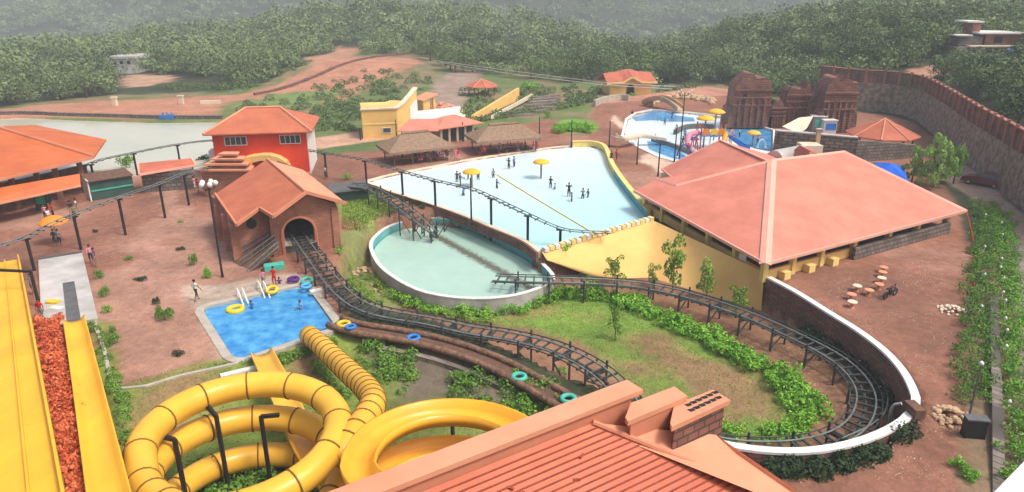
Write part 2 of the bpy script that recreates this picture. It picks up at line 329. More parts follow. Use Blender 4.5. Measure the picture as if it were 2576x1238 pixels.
WAVE = [W(x, y, 0) for x, y in [(925, 457), (990, 440), (1100, 419), (1200, 400), (1370, 375), (1440, 368), (1480, 367), (1508, 372), (1522, 385), (1535, 420), (1558, 458), (1594, 505), (1628, 546), (1363, 634), (1321, 604), (1235, 568), (1183, 546), (1097, 515), (983, 480)]]
def rounded(pts, k=.25, n=6):
    out = []; m_ = len(pts)
    for i in range(m_):
        a, b, c = pts[i - 1], pts[i], pts[(i + 1) % m_]; p = b.lerp(a, k); q = b.lerp(c, k)
        for j in range(n + 1): t = j / n; out.append(p * (1 - t) ** 2 + b * 2 * t * (1 - t) + q * t * t)
    return out
BLUE = rounded([W(506, 775, 0), W(768, 716, 0), W(845, 822, 0), W(592, 908, 0)], .12)
KIDS = [W(x, y, 0) for x, y in [(1567, 346), (1578, 300), (1600, 285), (1640, 277), (1690, 280), (1745, 285), (1830, 296), (1880, 310), (1945, 328), (1945, 385), (1850, 400), (1780, 420), (1720, 412), (1660, 396), (1610, 372)]]
OVAL = spline([W(x, y, -.9) for x, y in [(936, 618), (950, 592), (983, 569), (1035, 554), (1100, 549), (1190, 566), (1259, 600), (1328, 636), (1366, 668), (1388, 702), (1340, 728), (1270, 745), (1190, 749), (1110, 742), (1052, 727), (997, 698), (955, 662)]], .8, True)
LAKE = [W(x, y, 0) for x, y in [(-60, 330), (-40, 300), (40, 293), (200, 300), (400, 306), (560, 304), (600, 330), (620, 395), (560, 398), (330, 418), (150, 440), (-120, 470)]]
def gs(X, Y, cx, cy, sx, sy): return np.exp(-((X - cx) / sx) ** 2 - ((Y - cy) / sy) ** 2)
def wav(X, Y):
    return (np.sin(X * .043 + 1.3 * np.sin(Y * .021)) * np.cos(Y * .037 + X * .012) + .6 * np.sin(X * .091 + Y * .073 + 2) * np.cos(Y * .083 - X * .03)
            + .35 * np.sin(X * .19 - Y * .13) * np.sin(Y * .17 + 1))
def terrain(X, Y):
    X = np.asarray(X, float); Y = np.asarray(Y, float); Z = np.zeros(X.shape)
    Z -= 2.3 * (1 - sstep(-.45, .1, sdf(X, Y, GARDEN)))
    Z -= 1.0 * (1 - sstep(-3.5, .5, sdf(X, Y, LOWLEFT)))
    Z -= .8 * (1 - sstep(-6, 0, sdf(X, Y, FRONTR)))
    d = sdf(X, Y, RHILL); Z += 6.0 * (1 - sstep(-3.2, -.2, d)) * sstep(46, 74, X) + 5 * (1 - sstep(-40, -4, d))
    for pl_, dp_ in ((WAVE, .7), (BLUE, .8), (KIDS, .5), (LAKE, .8)): Z -= dp_ * (1 - sstep(-.4, .05, sdf(X, Y, pl_)))
    Z -= .3 * (1 - sstep(-.5, 0, sdf(X, Y, OVAL)))
    far = sstep(125, 210, Y)
    Z += far * (2.2 * wav(X, Y) * sstep(130, 400, Y) + 11 * gs(X, Y, -62, 330, 95, 60) + 3.5 * gs(X, Y, -48, 185, 26, 28))
    Z -= 26 * gs(X, Y, -60, 520, 500, 85) * sstep(330, 480, Y) + 30 * gs(X, Y, 95, 400, 75, 110) + 30 * gs(X, Y, -235, 430, 120, 120)
    Z += 18 * gs(X, Y, 215, 340, 95, 110)
    Z += 85 * sstep(560, 1050, Y) + 14 * wav(X * .35, Y * .35) * sstep(450, 700, Y)
    return Z
def T(x, y): return float(terrain(np.array([x]), np.array([y]))[0])
def WT(px, py):
    """the terrain point seen at a pixel"""
    u = (px - CX) / F; v = (py - CY) / F; d = Vector((u, CP - v * SP, -(v * CP + SP)))
    ts = np.concatenate([np.arange(15, 160, .25), np.arange(160, 1300, 1.5)])
    zz = HC + d.z * ts - terrain(d.x * ts, d.y * ts); k = np.argmax(zz < 0)
    if zz[k] >= 0: k = len(ts) - 1
    t = ts[k]; x, y = d.x * t, d.y * t
    return Vector((x, y, T(x, y)))
def axis(lo, hi, a, b, step, grow):
    c = list(np.arange(a, b + 1e-6, step)); s = step
    while c[-1] < hi: s = min(s * grow, 14); c.append(c[-1] + s)
    s = step
    while c[0] > lo: s = min(s * grow, 14); c.insert(0, c[0] - s)
    return np.array(c)
gx = axis(-950, 950, -46, 76, .5, 1.05); gy = axis(-60, 1300, 17, 132, .5, 1.035)
GX, GY = np.meshgrid(gx, gy); GZ = terrain(GX, GY)
fine = np.array([mnoise.noise((x * .35, y * .35, 0)) for x, y in zip(GX.ravel(), GY.ravel())]).reshape(GX.shape)
fine2 = np.array([mnoise.noise((x * 1.3, y * 1.3, 5)) for x, y in zip(GX.ravel(), GY.ravel())]).reshape(GX.shape)
COL = np.empty(GX.shape + (4,)); COL[...] = (.045, .055, .03, 1)
zones = []
def zone(poly, col, soft=.25, wob=.5, z=None):
    if poly and not isinstance(poly[0], Vector): poly = [W(p[0], p[1], z or 0) for p in poly] if z is not None else [WT(*p) for p in poly]
    d = sdf(GX, GY, poly) + wob * (fine + .5 * fine2)
    k = (1 - sstep(-soft, soft, d))[..., None]
    COL[...] = COL * (1 - k) + np.array((*col, 1)) * k
    return poly
LAT = (.275, .128, .085); LAT2 = (.37, .205, .15); GRS = (.155, .255, .045); GRSB = (.17, .30, .05); SOIL = (.25, .135, .08); ROAD = (.27, .20, .16); DRYG = (.22, .20, .09)
# far open ground
zone([(-60, 330), (-60, 282), (60, 262), (300, 238), (560, 232), (660, 214), (790, 150), (900, 125), (1080, 130), (1250, 150), (1420, 190), (1640, 215), (1830, 215), (2150, 190), (2150, 420), (900, 420), (-60, 420)], (.13, .17, .06), 2, 3)
zone([(-60, 320), (0, 276), (120, 262), (400, 247), (600, 238), (690, 215), (790, 165), (900, 142), (1050, 148), (1062, 160), (1000, 185), (930, 215), (850, 262), (700, 268), (560, 268), (540, 296), (300, 298), (60, 296)], (.42, .20, .125), 1, 1.6)
zone([(760, 150), (850, 118), (910, 122), (880, 145), (800, 165)], (.42, .22, .14), 1, 2)
zone([(300, 205), (330, 188), (440, 190), (430, 206), (330, 222)], (.44, .27, .18), 1, 2)
zone([(560, 262), (700, 235), (860, 225), (820, 262), (620, 285)], (.16, .22, .07), 1, 3)
zone([(1090, 205), (1150, 175), (1220, 180), (1190, 215), (1170, 260), (1180, 310), (1060, 300), (1090, 250)], (.30, .22, .17), 1, 1.5)
zone([(1500, 255), (1640, 235), (1740, 215), (1840, 225), (1840, 260), (1600, 300), (1480, 300)], (.44, .22, .15), .6, 1)
zone([(2270, 185), (2330, 165), (2420, 150), (2440, 165), (2330, 200), (2290, 205)], (.42, .23, .15), 1, 2)
zone([(2000, 120), (2080, 112), (2120, 118), (2090, 130)], (.3, .2, .13), 2, 2)
# park ground
PARK = [W(*p) for p in [(-200, 500), (-200, 1300), (260, 1300), (300, 980), (640, 900), (840, 840), (870, 780), (850, 690), (925, 600), (1360, 640), (1660, 540), (1930, 700), (2300, 960), (2300, 1300), (2440, 1300), (2445, 900), (2450, 640), (2400, 500), (2330, 430), (2200, 345), (2150, 330), (1830, 240), (1700, 245), (1500, 262), (1480, 300), (1380, 300), (1200, 330), (960, 360), (780, 385), (540, 410), (240, 445), (-200, 480)]]
zone(PARK, LAT, .3, .4)
zone([W(*p) for p in [(2120, 290), (2160, 282), (2235, 290), (2300, 308), (2355, 352), (2425, 415), (2360, 450), (2140, 345)]], LAT, .4, .6)
zone([W(*p) for p in [(-200, 500), (-200, 400), (520, 398), (520, 425), (250, 452)]], (.50, .45, .36), .4, .6)
zone([W(*p) for p in [(780, 368), (900, 352), (1000, 345), (1080, 330), (980, 375), (780, 392)]], (.10, .15, .05), .4, .8)
zone([W(*p) for p in [(780, 350), (900, 330), (910, 345), (1000, 338), (1000, 348), (780, 378)]], (.5, .30, .21), .4, .5)
zone([W(*p) for p in [(1200, 318), (1480, 280), (1500, 262), (1380, 262), (1190, 300)]], (.12, .18, .05), .5, .8)
zone([W(*p) for p in [(1395, 318), (1410, 300), (1490, 300), (1505, 322), (1480, 338), (1420, 335)]], GRSB, .4, .6)
zone([W(*p) for p in [(380, 560), (470, 640), (530, 600), (540, 690), (480, 760), (430, 800), (330, 760), (380, 690), (340, 640)]], LAT2, 1.2, 2.5)
zone([W(*p) for p in [(395, 450), (430, 440), (470, 560), (430, 600)]], LAT2, .8, 1.6)
zone([W(*p) for p in [(455, 720), (560, 715), (700, 690), (770, 690), (850, 800), (850, 850), (640, 915), (560, 905)]], (.42, .33, .26), .3, .3)
zone([W(*p) for p in [(1600, 405), (1680, 440), (1720, 400), (1600, 350), (1530, 300), (1545, 290), (1640, 380)]], (.62, .46, .34), .4, .8)
# grass round the slides, garden
zone([W(x, y, -.8) for x, y in [(1700, 1120), (1850, 1150), (2000, 1155), (2150, 1135), (2240, 1090), (2310, 1000), (2440, 980), (2450, 1400), (1500, 1400)]], LAT, .2, .2)
zone(LOWLEFT, (.15, .18, .05), .5, .8)
zone([W(x, y, -.3) for x, y in [(262, 1300), (250, 1000), (225, 820), (265, 820), (300, 978), (450, 945), (640, 905), (790, 880), (860, 820), (900, 850), (960, 1000), (800, 1300)]], (.19, .25, .055), .4, .8)
zone([W(x, y, -.8) for x, y in [(330, 1040), (430, 985), (560, 975), (600, 1010), (480, 1050), (400, 1130), (330, 1180)]], (.30, .20, .10), 1.2, 1.8)
zone([W(x, y, -.8) for x, y in [(720, 900), (800, 885), (850, 960), (800, 1000)]], (.33, .20, .12), .8, 1.2)
zone([W(x, y, -1) for x, y in [(470, 1210), (700, 1130), (900, 1160), (900, 1400), (440, 1400)]], (.06, .075, .045), .6, 1)
zone([W(x, y, -1) for x, y in [(880, 850), (1000, 880), (1150, 930), (1330, 1000), (1400, 1050), (1200, 1000), (1000, 1010), (940, 900)]], (.16, .13, .095), .6, 1.2)
zone(GARDEN, SOIL, .5, .6)
zone([W(x, y, -1) for x, y in [(855, 520), (960, 500), (990, 545), (930, 590), (860, 570)]], GRSB, .5, .8)
zone([W(x, y, -2.3) for x, y in [(850, 650), (930, 620), (940, 690), (1010, 730), (1040, 770), (960, 770), (880, 730)]], (.20, .22, .08), .5, .9)
zone([W(x, y, -2.3) for x, y in [(1020, 750), (1300, 745), (1560, 740), (1700, 810), (1850, 900), (1960, 980), (2020, 1050), (1990, 1100), (1840, 1110), (1640, 1000), (1560, 940), (1460, 860), (1280, 820), (1080, 780)]], GRS, .8, 1.2)
zone([W(x, y, -2.3) for x, y in [(1560, 860), (1680, 860), (1840, 925), (1940, 1000), (1950, 1060), (1800, 1055), (1640, 955), (1600, 930)]], (.27, .17, .09), 1.5, 2.6)
zone([W(x, y, -2.3) for x, y in [(1200, 770), (1420, 770), (1500, 800), (1300, 800)]], (.25, .23, .075), 1, 1.6)
# right-hand road and verge
zone([W(*p) for p in [(2330, 430), (2420, 400), (2600, 560), (2700, 700), (2560, 700), (2530, 600), (2450, 500)]], (.36, .25, .20), .4, .4)
zone([W(x, y) for x, y in [(2535, 560), (2750, 900), (2900, 1300), (2560, 1300), (2555, 900), (2545, 700)]], (.24, .20, .18), .3, .2)
zone([W(x, y) for x, y in [(2480, 520), (2520, 520), (2550, 700), (2575, 1000), (2575, 1400), (2400, 1400), (2425, 1000), (2440, 700)]], (.20, .14, .085), .4, .5)
_pt = np.array([mnoise.noise((x * .06, y * .06, 9)) + .5 * mnoise.noise((x * .17, y * .17, 3)) for x, y in zip(GX.ravel(), GY.ravel())]).reshape(GX.shape)
_lt = (COL[..., 0] > COL[..., 1] * 1.9) & (GY < 110); _k = (np.clip((_pt - .12) * 3.5, 0, .7) * _lt)[..., None]; COL[...] = COL * (1 - _k) + np.array((.37, .215, .155, 1)) * _k
_k = (np.clip((-_pt - .2) * 3.5, 0, .6) * _lt)[..., None]; COL[...] = COL * (1 - _k) + np.array((.17, .085, .06, 1)) * _k
_grn = (COL[..., 1] > COL[..., 0] * 1.05) & (GY > 92) & (GY < 250) & (COL[..., 1] > .1); _k = (np.clip((_pt - .02) * 4, 0, .85) * _grn)[..., None]; COL[...] = COL * (1 - _k) + np.array((.24, .17, .10, 1)) * _k
nv = GX.size; me = bpy.data.meshes.new('ground'); ny, nx = GX.shape
me.vertices.add(nv); me.vertices.foreach_set('co', np.stack([GX, GY, GZ], -1).ravel())
ii = (np.arange(ny - 1)[:, None] * nx + np.arange(nx - 1)[None]).ravel(); q = np.stack([ii, ii + 1, ii + nx + 1, ii + nx], -1)
me.loops.add(q.size); me.loops.foreach_set('vertex_index', q.ravel()); me.polygons.add(len(q)); me.polygons.foreach_set('loop_start', np.arange(0, q.size, 4))
me.polygons.foreach_set('use_smooth', np.ones(len(q), bool)); me.update()
ca = me.color_attributes.new('soil', 'FLOAT_COLOR', 'POINT'); ca.data.foreach_set('color', COL.ravel())
gm, n, l, b = newmat('ground_soil_and_grass'); b.inputs['Roughness'].default_value = .95; b.inputs['Specular IOR Level'].default_value = .15
at = n.new('ShaderNodeAttribute'); at.attribute_name = 'soil'; g = n.new('ShaderNodeNewGeometry')
prev = at.outputs['Color']
for sc, lo, hi, dt in ((.22, .72, 1.25, 7), (1.6, .76, 1.22, 9), (9, .84, 1.16, 4)):
    t = n.new('ShaderNodeTexNoise'); t.inputs['Scale'].default_value = sc; t.inputs['Detail'].default_value = dt; t.inputs['Roughness'].default_value = .65; l.new(g.outputs['Position'], t.inputs['Vector'])
    mr = n.new('ShaderNodeMapRange'); mr.inputs[1].default_value = .3; mr.inputs[2].default_value = .7; mr.inputs[3].default_value = lo; mr.inputs[4].default_value = hi; l.new(t.outputs[0], mr.inputs[0])
    mx = n.new('ShaderNodeVectorMath'); mx.operation = 'SCALE'; l.new(prev, mx.inputs[0]); l.new(mr.outputs[0], mx.inputs['Scale']); prev = mx.outputs[0]
l.new(prev, b.inputs['Base Color'])
t = n.new('ShaderNodeTexNoise'); t.inputs['Scale'].default_value = 3; t.inputs['Detail'].default_value = 8; l.new(g.outputs['Position'], t.inputs['Vector'])
bp = n.new('ShaderNodeBump'); bp.inputs['Strength'].default_value = .5; bp.inputs['Distance'].default_value = .15; l.new(t.outputs[0], bp.inputs['Height']); l.new(bp.outputs[0], b.inputs['Normal'])
me.materials.append(gm); tag(link('ground', me), kind='structure')

# ---------------------------------------------------------------- foliage meshes
def leafcloud(blobs, n, leaf, seed, up=0.25):
    """n leaf quads scattered on the skins of overlapping clumps -> verts, faces"""
    r = np.random.default_rng(seed); bl = np.array(blobs, float)       # x y z r
    w = bl[:, 3] ** 2; k = r.choice(len(bl), n, p=w / w.sum())
    d = r.normal(size=(n, 3)); d[:, 2] = np.abs(d[:, 2]) * (r.random(n) > .2) - .3 * (r.random(n)) + up * .2; d /= np.linalg.norm(d, axis=1)[:, None]
    c = bl[k, :3] + d * (bl[k, 3] * (.72 + .36 * r.random(n)))[:, None]
    nn = d + .55 * r.normal(size=(n, 3)); nn /= np.linalg.norm(nn, axis=1)[:, None]
    a = np.cross(nn, r.normal(size=(n, 3))); a /= np.linalg.norm(a, axis=1)[:, None]; b_ = np.cross(nn, a)
    s = (leaf * (.55 + .8 * r.random(n)))[:, None]; e = (.45 + .4 * r.random(n))[:, None]
    v = np.stack([c - a * s, c + b_ * s * e, c + a * s, c - b_ * s * e], 1).reshape(-1, 3)
    return v
def quadmesh(name, v, mat):
    me = bpy.data.meshes.new(name); n4 = len(v); me.vertices.add(n4); me.vertices.foreach_set('co', v.ravel())
    me.loops.add(n4); me.loops.foreach_set('vertex_index', np.arange(n4)); me.polygons.add(n4 // 4); me.polygons.foreach_set('loop_start', np.arange(0, n4, 4)); me.update(); me.materials.append(mat)
    return me
def crown_blobs(r, nb=12, flat=1.0, zc=.62):
    out = []
    for i in range(nb):
        a = r.random() * 6.283; q_ = math.sqrt(r.random()) * .62; z = zc + (r.random() - .35) * .55 * flat
        out.append((math.cos(a) * q_, math.sin(a) * q_, z, .26 + .2 * r.random()))
    return out
def trunk_mesh(name, r, h=.6, rad=.045, limbs=4, mat=None):
    mb = MB(); mb.tube([(0, 0, -.05), (.01, 0, h * .4), (.0, .02, h)], [rad * 1.3, rad, rad * .6], 6)
    for i in range(limbs):
        a = i * 6.283 / limbs + r.random(); L = .32 + .15 * r.random()
        mb.tube([(0, 0, h * (.55 + .1 * i)), (math.cos(a) * L * .5, math.sin(a) * L * .5, h + .02), (math.cos(a) * L, math.sin(a) * L, h + .18)], [rad * .55, rad * .4, rad * .15], 5)
    o = mb.build(name, mat or M['bark'], None, True); me = o.data; bpy.data.objects.remove(o); return me
CROWN = []; TRUNK = []
for i in range(8):
    r = random.Random(100 + i)
    CROWN.append(leafcloud(crown_blobs(r, 13 + i, .9 + .25 * (i % 3)), 900, .052, 30 + i)); TRUNK.append(trunk_mesh('trunk', r))
CR_NEAR = [quadmesh('crown', v, M['leaf_near']) for v in CROWN]
CR_FAR = [quadmesh('crown', v[:4 * 420] * 1.0, M['leaf_far']) for v in CROWN]
CR_LIME = [quadmesh('crown', v, M['leaf_lime']) for v in CROWN[:3]]
def tree(x, y, s, label, group, crowns=CR_NEAR, sz=None, cat='tree', i=None, name='tree', z=None, dens=None):
    i = random.randrange(len(crowns)) if i is None else i
    t = empty(name, (x, y, T(x, y) if z is None else z), label, cat, group, random.random() * 6.28); t.scale = (s, s, sz or s)
    link('crown', crowns[i % len(crowns)], t); link('trunk', TRUNK[i % len(TRUNK)], t); return t

# ---------------------------------------------------------------- wooded hills
def inpoly(poly):
    return lambda x, y: sdf(np.array([x], float), np.array([y], float), poly)[0]
CLEAR = [[WT(*p) for p in q_] for q_ in (
    [(-300, 330), (-60, 282), (60, 266), (300, 242), (560, 230), (660, 212), (790, 150), (900, 140), (1050, 138), (1075, 160), (1130, 185), (1230, 190), (1420, 210), (1500, 215), (1640, 215), (1840, 215), (1860, 228), (2060, 250), (2150, 266), (2150, 420), (-300, 420)],
    [(295, 212), (330, 186), (560, 200), (560, 232), (300, 240)], [(750, 155), (850, 116), (920, 120), (880, 150)],
    [(2250, 190), (2330, 160), (2420, 148), (2450, 165), (2340, 200), (2290, 205)])]
CLEAR.append([(v.x, v.y) for v in STONEW] + [(60, 20), (-80, 20), (-80, 110), (30, 118)])
pts = []
nf = 26000
ang = rng.uniform(-.76, .76, nf * 2); dist = np.exp(rng.uniform(np.log(112), np.log(1040), nf * 2))
X_ = np.tan(ang) * dist; Y_ = dist
ok = np.ones(len(X_), bool)
for pl in CLEAR: ok &= sdf(X_, Y_, pl) > 1.5
ok |= False
# also trees on the hill behind the long stone wall, closer in
xa = rng.uniform(40, 150, 4000); ya = rng.uniform(45, 150, 4000); da = sdf(xa, ya, RHILL); k_ = (da < -5) & (xa / np.maximum(ya, 1) < 1.1)
for pl in CLEAR: k_ &= sdf(xa, ya, pl) > 1.5
X_ = np.concatenate([X_[ok], xa[k_]]); Y_ = np.concatenate([Y_[ok], ya[k_]])
HOUSE_KEEP = [WT(2480, 140), WT(2560, 150), WT(2440, 150), WT(2520, 170), WT(2470, 168), WT(2430, 128), WT(2500, 128), WT(305, 175), WT(225, 62)]
# thin out overlapping neighbours with a hash grid that widens with distance
cellset = {}; keep = []
order = rng.permutation(len(X_))
for i in order:
    c_ = 2.0 + Y_[i] * .0068; k2 = (int(X_[i] / c_), int(Y_[i] / c_ / 1.15), int(c_ * 2))
    if k2 in cellset: continue
    if any((X_[i] - h_.x) ** 2 + (Y_[i] - h_.y) ** 2 < (6 if h_.y < 260 else 7) ** 2 for h_ in HOUSE_KEEP): continue
    cellset[k2] = 1; keep.append(i)
X_ = X_[keep]; Y_ = Y_[keep]; Z_ = terrain(X_, Y_)
S_ = (2.3 + Y_ * .0055) * rng.uniform(.6, 1.5, len(X_))
inview = (np.abs(X_ / (Y_ * .94 + 8)) < .76)
prox = np.where(inview, np.hypot(X_, Y_) / S_, 1e9); near = np.argsort(prox)[:290]; nearset = set(near.tolist())
print('forest trees', len(X_))
FAR_V = [v[:4 * 210].reshape(-1, 4, 3) for v in CROWN]; FAR_V2 = [v[:4 * 80].reshape(-1, 4, 3) for v in CROWN]
def bigger(q_, k): c = q_.mean(1, keepdims=True); return (c + (q_ - c) * k).reshape(-1, 3)
FAR_V = [bigger(q_, 1.75) for q_ in FAR_V]; FAR_V2 = [bigger(q_, 2.8) for q_ in FAR_V2]
chunks = []
for i in range(len(X_)):
    if i in nearset: continue
    v = (FAR_V if Y_[i] < 420 else FAR_V2)[i % 8] * S_[i] * np.array([1.1, 1.1, .72 + .2 * (i % 3)])
    a = rng.random() * 6.28; ca_, sa_ = math.cos(a), math.sin(a)
    chunks.append(np.stack([v[:, 0] * ca_ - v[:, 1] * sa_ + X_[i], v[:, 0] * sa_ + v[:, 1] * ca_ + Y_[i], v[:, 2] + Z_[i] - .15 * S_[i]], 1))
tag(link('forest', quadmesh('forest', np.concatenate(chunks), M['leaf_far'])), 'hazy dark green wood covering the hills behind the park', 'wood', kind='stuff')
for i in near:
    x, y = float(X_[i]), float(Y_[i]); u_ = x / y
    if u_ > .42 and y < 150: lb = 'leafy green tree on the slope above the long stone wall'; gr = 'trees above the long stone wall'; cr_ = CR_NEAR
    elif u_ < -.12: lb = 'dull green tree at the edge of the wood beyond the cream pond'; gr = 'trees at the wood edge beyond the pond'; cr_ = CR_FAR
    elif u_ < .12: lb = 'dull green tree in the wood beyond the bare red hill'; gr = 'trees of the wood beyond the red hill'; cr_ = CR_NEAR
    else: lb = 'green tree in the wood beyond the yellow pavilion and brick ruin'; gr = 'trees of the wood beyond the pavilion'; cr_ = CR_NEAR
    tree(x, y, float(S_[i]), lb, gr, cr_, z=float(Z_[i]) - .4)

# ================================================================ BUILDINGS
UP = Vector((0, 0, 1))
class Fr:
    """local frame of a building: A front-left corner, B front-right corner, depth away from the viewer"""
    def __init__(s, A, B, depth, z=None):
        s.A = Vector(A); s.B = Vector(B); z0 = s.A.z if z is None else z; s.A.z = s.B.z = z0
        s.x = (s.B - s.A).normalized(); s.y = Vector((-s.x.y, s.x.x, 0)); s.w = (s.B - s.A).length; s.d = depth
    def p(s, a, b, z=0): return s.A + s.x * a + s.y * b + UP * z
    def box(s, mb, a0, a1, b0, b1, z0, z1):
        mb.prism([s.p(a0, b0, z0), s.p(a1, b0, z0), s.p(a1, b1, z0), s.p(a0, b1, z0)], (0, 0, z1 - z0)); return mb
    def frontpoly(s, mb, pts, b0, th):          # pts in (a,z)
        mb.prism([s.p(a, b0, z) for a, z in pts], s.y * th); return mb
def hip(mb, fr, h, rise, over, th=.14, inset=None, ridge_axis='x'):
    w, d = fr.w, fr.d; o = over; i = inset if inset is not None else min(w, d) / 2
    e = [fr.p(-o, -o, h), fr.p(w + o, -o, h), fr.p(w + o, d + o, h), fr.p(-o, d + o, h)]
    if w >= d: r0 = fr.p(i, d / 2, h + rise); r1 = fr.p(w - i, d / 2, h + rise); polys = [[e[0], e[1], r1, r0], [e[1], e[2], r1], [e[2], e[3], r0, r1], [e[3], e[0], r0]]
    else: r0 = fr.p(w / 2, i, h + rise); r1 = fr.p(w / 2, d - i, h + rise); polys = [[e[0], e[1], r0], [e[1], e[2], r1, r0], [e[2], e[3], r1], [e[3], e[0], r0, r1]]
    mb.shell(polys, th); return e, r0, r1
def ridgecaps(mb, segs, r=.13, lift=.05):
    for a, b_ in segs: mb.tube([Vector(a) + UP * lift, Vector(b_) + UP * lift], r, 6)
def window(fr, par, a0, a1, z0, z1, b=-.03, fmat='white', pmat='glass', bars=1):
    m = MB(); t = .07
    fr.box(m, a0 - t, a1 + t, b - .05, b + .02, z1, z1 + t); fr.box(m, a0 - t, a1 + t, b - .05, b + .02, z0 - t, z0)
    fr.box(m, a0 - t, a0, b - .05, b + .02, z0, z1); fr.box(m, a1, a1 + t, b - .05, b + .02, z0, z1)
    for k in range(1, bars + 1):
        x = a0 + (a1 - a0) * k / (bars + 1); fr.box(m, x - .03, x + .03, b - .04, b + .01, z0, z1)
    f = m.build('window', M[fmat], par); m = MB(); fr.box(m, a0, a1, b - .015, b + .025, z0, z1); m.build('pane', M[pmat], f); return f
def archpts(a0, a1, z0, zs, rise, n=12):
    """door outline with arched head from lower-right over to lower-left"""
    c = (a0 + a1) / 2; hw = (a1 - a0) / 2
    return [(a1, z0)] + [(c + hw * math.cos(math.pi * k / n), zs + rise * math.sin(math.pi * k / n)) for k in range(n + 1)] + [(a0, z0)]

# ---- brick ride station
st = empty('ride_station', W(775, 645, -.3), 'brick gabled ride station whose track runs out through its arch', 'building')
fA = W(692, 657, -.4); fB = W(857, 632, -.4); fs = Fr(fA, fB, 12.2, -.4); wS = fs.w; hE = 4.15; apx = 5.6
m = MB(); c0 = wS * .18; c1 = wS * .62
fs.frontpoly(m, [(0, 0), (0, hE), (wS * .47, apx), (wS, hE), (wS, 0)] + archpts(c0, c1, 0, 2.3, 1.1), 0, .3)
fs.box(m, 0, .3, .3, 12.2, 0, hE); fs.box(m, wS - .3, wS, .3, 12.2, 0, hE); fs.frontpoly(m, [(.3, 0), (.3, hE), (wS * .47, apx), (wS - .3, hE), (wS - .3, 0)], 12, .2)
for a in (-.06, wS - .5): fs.box(m, a, a + .56, -.14, 0, 0, hE - .15)
m.build('wall', M['brick'], st)
m = MB(); path = archpts(c0 - .16, c1 + .16, 0, 2.3, 1.24)
for (p, q_) in zip(path[:-1], path[1:]): m.beam(fs.p(p[0], -.05, p[1]), fs.p(q_[0], -.05, q_[1]), .2, .16)
m.build('arch_trim', M['terracotta_trim'], st)
m = MB(); fs.box(m, .3, wS - .3, .3, 11.9, .02, 1.15); m.build('platform', M['conc_dark'], st)
m = MB(); fs.box(m, c0 - .1, c0 + .5, -.1, 1.6, 1.15, 1.3); fs.box(m, c1 - .5, c1 + .1, -.1, 1.6, 1.15, 1.3); m.build('loading_deck', M['concrete'], st)
# side wing with its own small gable
w0 = W(603, 668, -.4); fw = Fr(w0, fs.p(-.05, .9, 0), 3, -.4); ww = fw.w
m = MB(); fw.frontpoly(m, [(0, 0), (0, 3.5), (ww * .55, 4.35), (ww, 3.9), (ww, 0)], 0, .25)
sx0 = W(545, 590, -.4); m.prism([w0, w0 + Vector((.25, .1, 0)), sx0 + Vector((.25, .1, 0)), sx0], (0, 0, 3.7))
sb = fs.p(0, 12.2, 0); m.prism([sx0, sx0 + Vector((0, -.25, 0)), sb + Vector((0, -.25, 0)), sb], (0, 0, 3.7))
for t_ in (.02, .34, .67):
    q_ = w0.lerp(sx0, t_); m.box(q_ + Vector((-.05, -.05, 1.8)), (.5, .5, 3.6), .4)
m.build('wing_wall', M['brick'], st)
m = MB(); cc = fw.p(ww * .5, -.02, 3.3); m.prism([cc + fw.x * (.42 * math.cos(a_)) + UP * (.42 * math.sin(a_)) for a_ in [k * math.pi / 8 for k in range(16)]], -fw.y * .06); m.build('round_window', M['black'], st)
R0 = W(672, 401, 5.6); R1 = W(770, 484, 5.4); RE1 = W(871, 511, 3.9); V1 = W(687, 545, 3.9); S1 = W(653, 524, 4.75); E1 = W(595, 566, 3.55); E0 = W(541, 488, 3.55)
dv = R0 - R1; RE0 = RE1 + dv
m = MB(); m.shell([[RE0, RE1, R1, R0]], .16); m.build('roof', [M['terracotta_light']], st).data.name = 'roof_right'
_n = (R0 - R1).cross(E1 - R1).normalized()
def onplane(px, py):
    a = Vector((0, 0, HC)); d = W(px, py, 0) - a; return a + d * ((R1 - a).dot(_n) / d.dot(_n))
V1 = onplane(687, 545); S1 = onplane(653, 524); E0 = onplane(541, 488)
m = MB(); m.shell([[R0, R1, V1, S1, E1, E0]], .16)
bk = W(541, 488, 3.55) ; m.shell([[R0, E0, fs.p(0, 13, 3.7)]], .1)
m.build('roof', M['tile_station'], st)
m = MB()
for a_, b_ in ((R1, RE1), (R1, V1), (V1, S1), (S1, E1), (E1, E0)): m.beam(a_ + UP * .0, b_ + UP * .0, .16, .26)
m.build('fascia', M['terracotta_trim'], st)
m = MB(); ridgecaps(m, [(R0, R1)], .12); m.build('ridge_cap', M['terracotta_light'], st)
# ramp with rails against the wing
rp = empty('access_ramp', W(640, 690, -.3), 'sloping steel access ramp leaning against the brick station wing', 'ramp')
a0 = W(585, 655, .1); a1 = W(688, 588, 1.9); b0_ = W(625, 690, -.2); b1_ = W(700, 625, 1.3)
m = MB(); m.prism([a0, a1, b1_, b0_], (0, 0, -.1)); m.build('deck', M['rust'], rp)
for (p, q_) in ((a0, a1), (b0_, b1_), (a0.lerp(b0_, .5), a1.lerp(b1_, .5))):
    m = MB(); m.tube([p + UP * .55, q_ + UP * .55], .045, 6); m.tube([p + UP * .15, q_ + UP * .15], .045, 6)
    for t_ in (0, .33, .66, 1): pp = p.lerp(q_, t_); m.tube([pp + UP * -.1, pp + UP * .55], .035, 5)
    m.build('railing', M['rail_metal'], rp)
t_ = MB(); t_.box(W(690, 672, .15), (1.5, .8, .5), .4); tag(t_.build('equipment_cover', M['t_teal']), 'teal tarpaulin covered machine at the foot of the station ramp', 'machine')
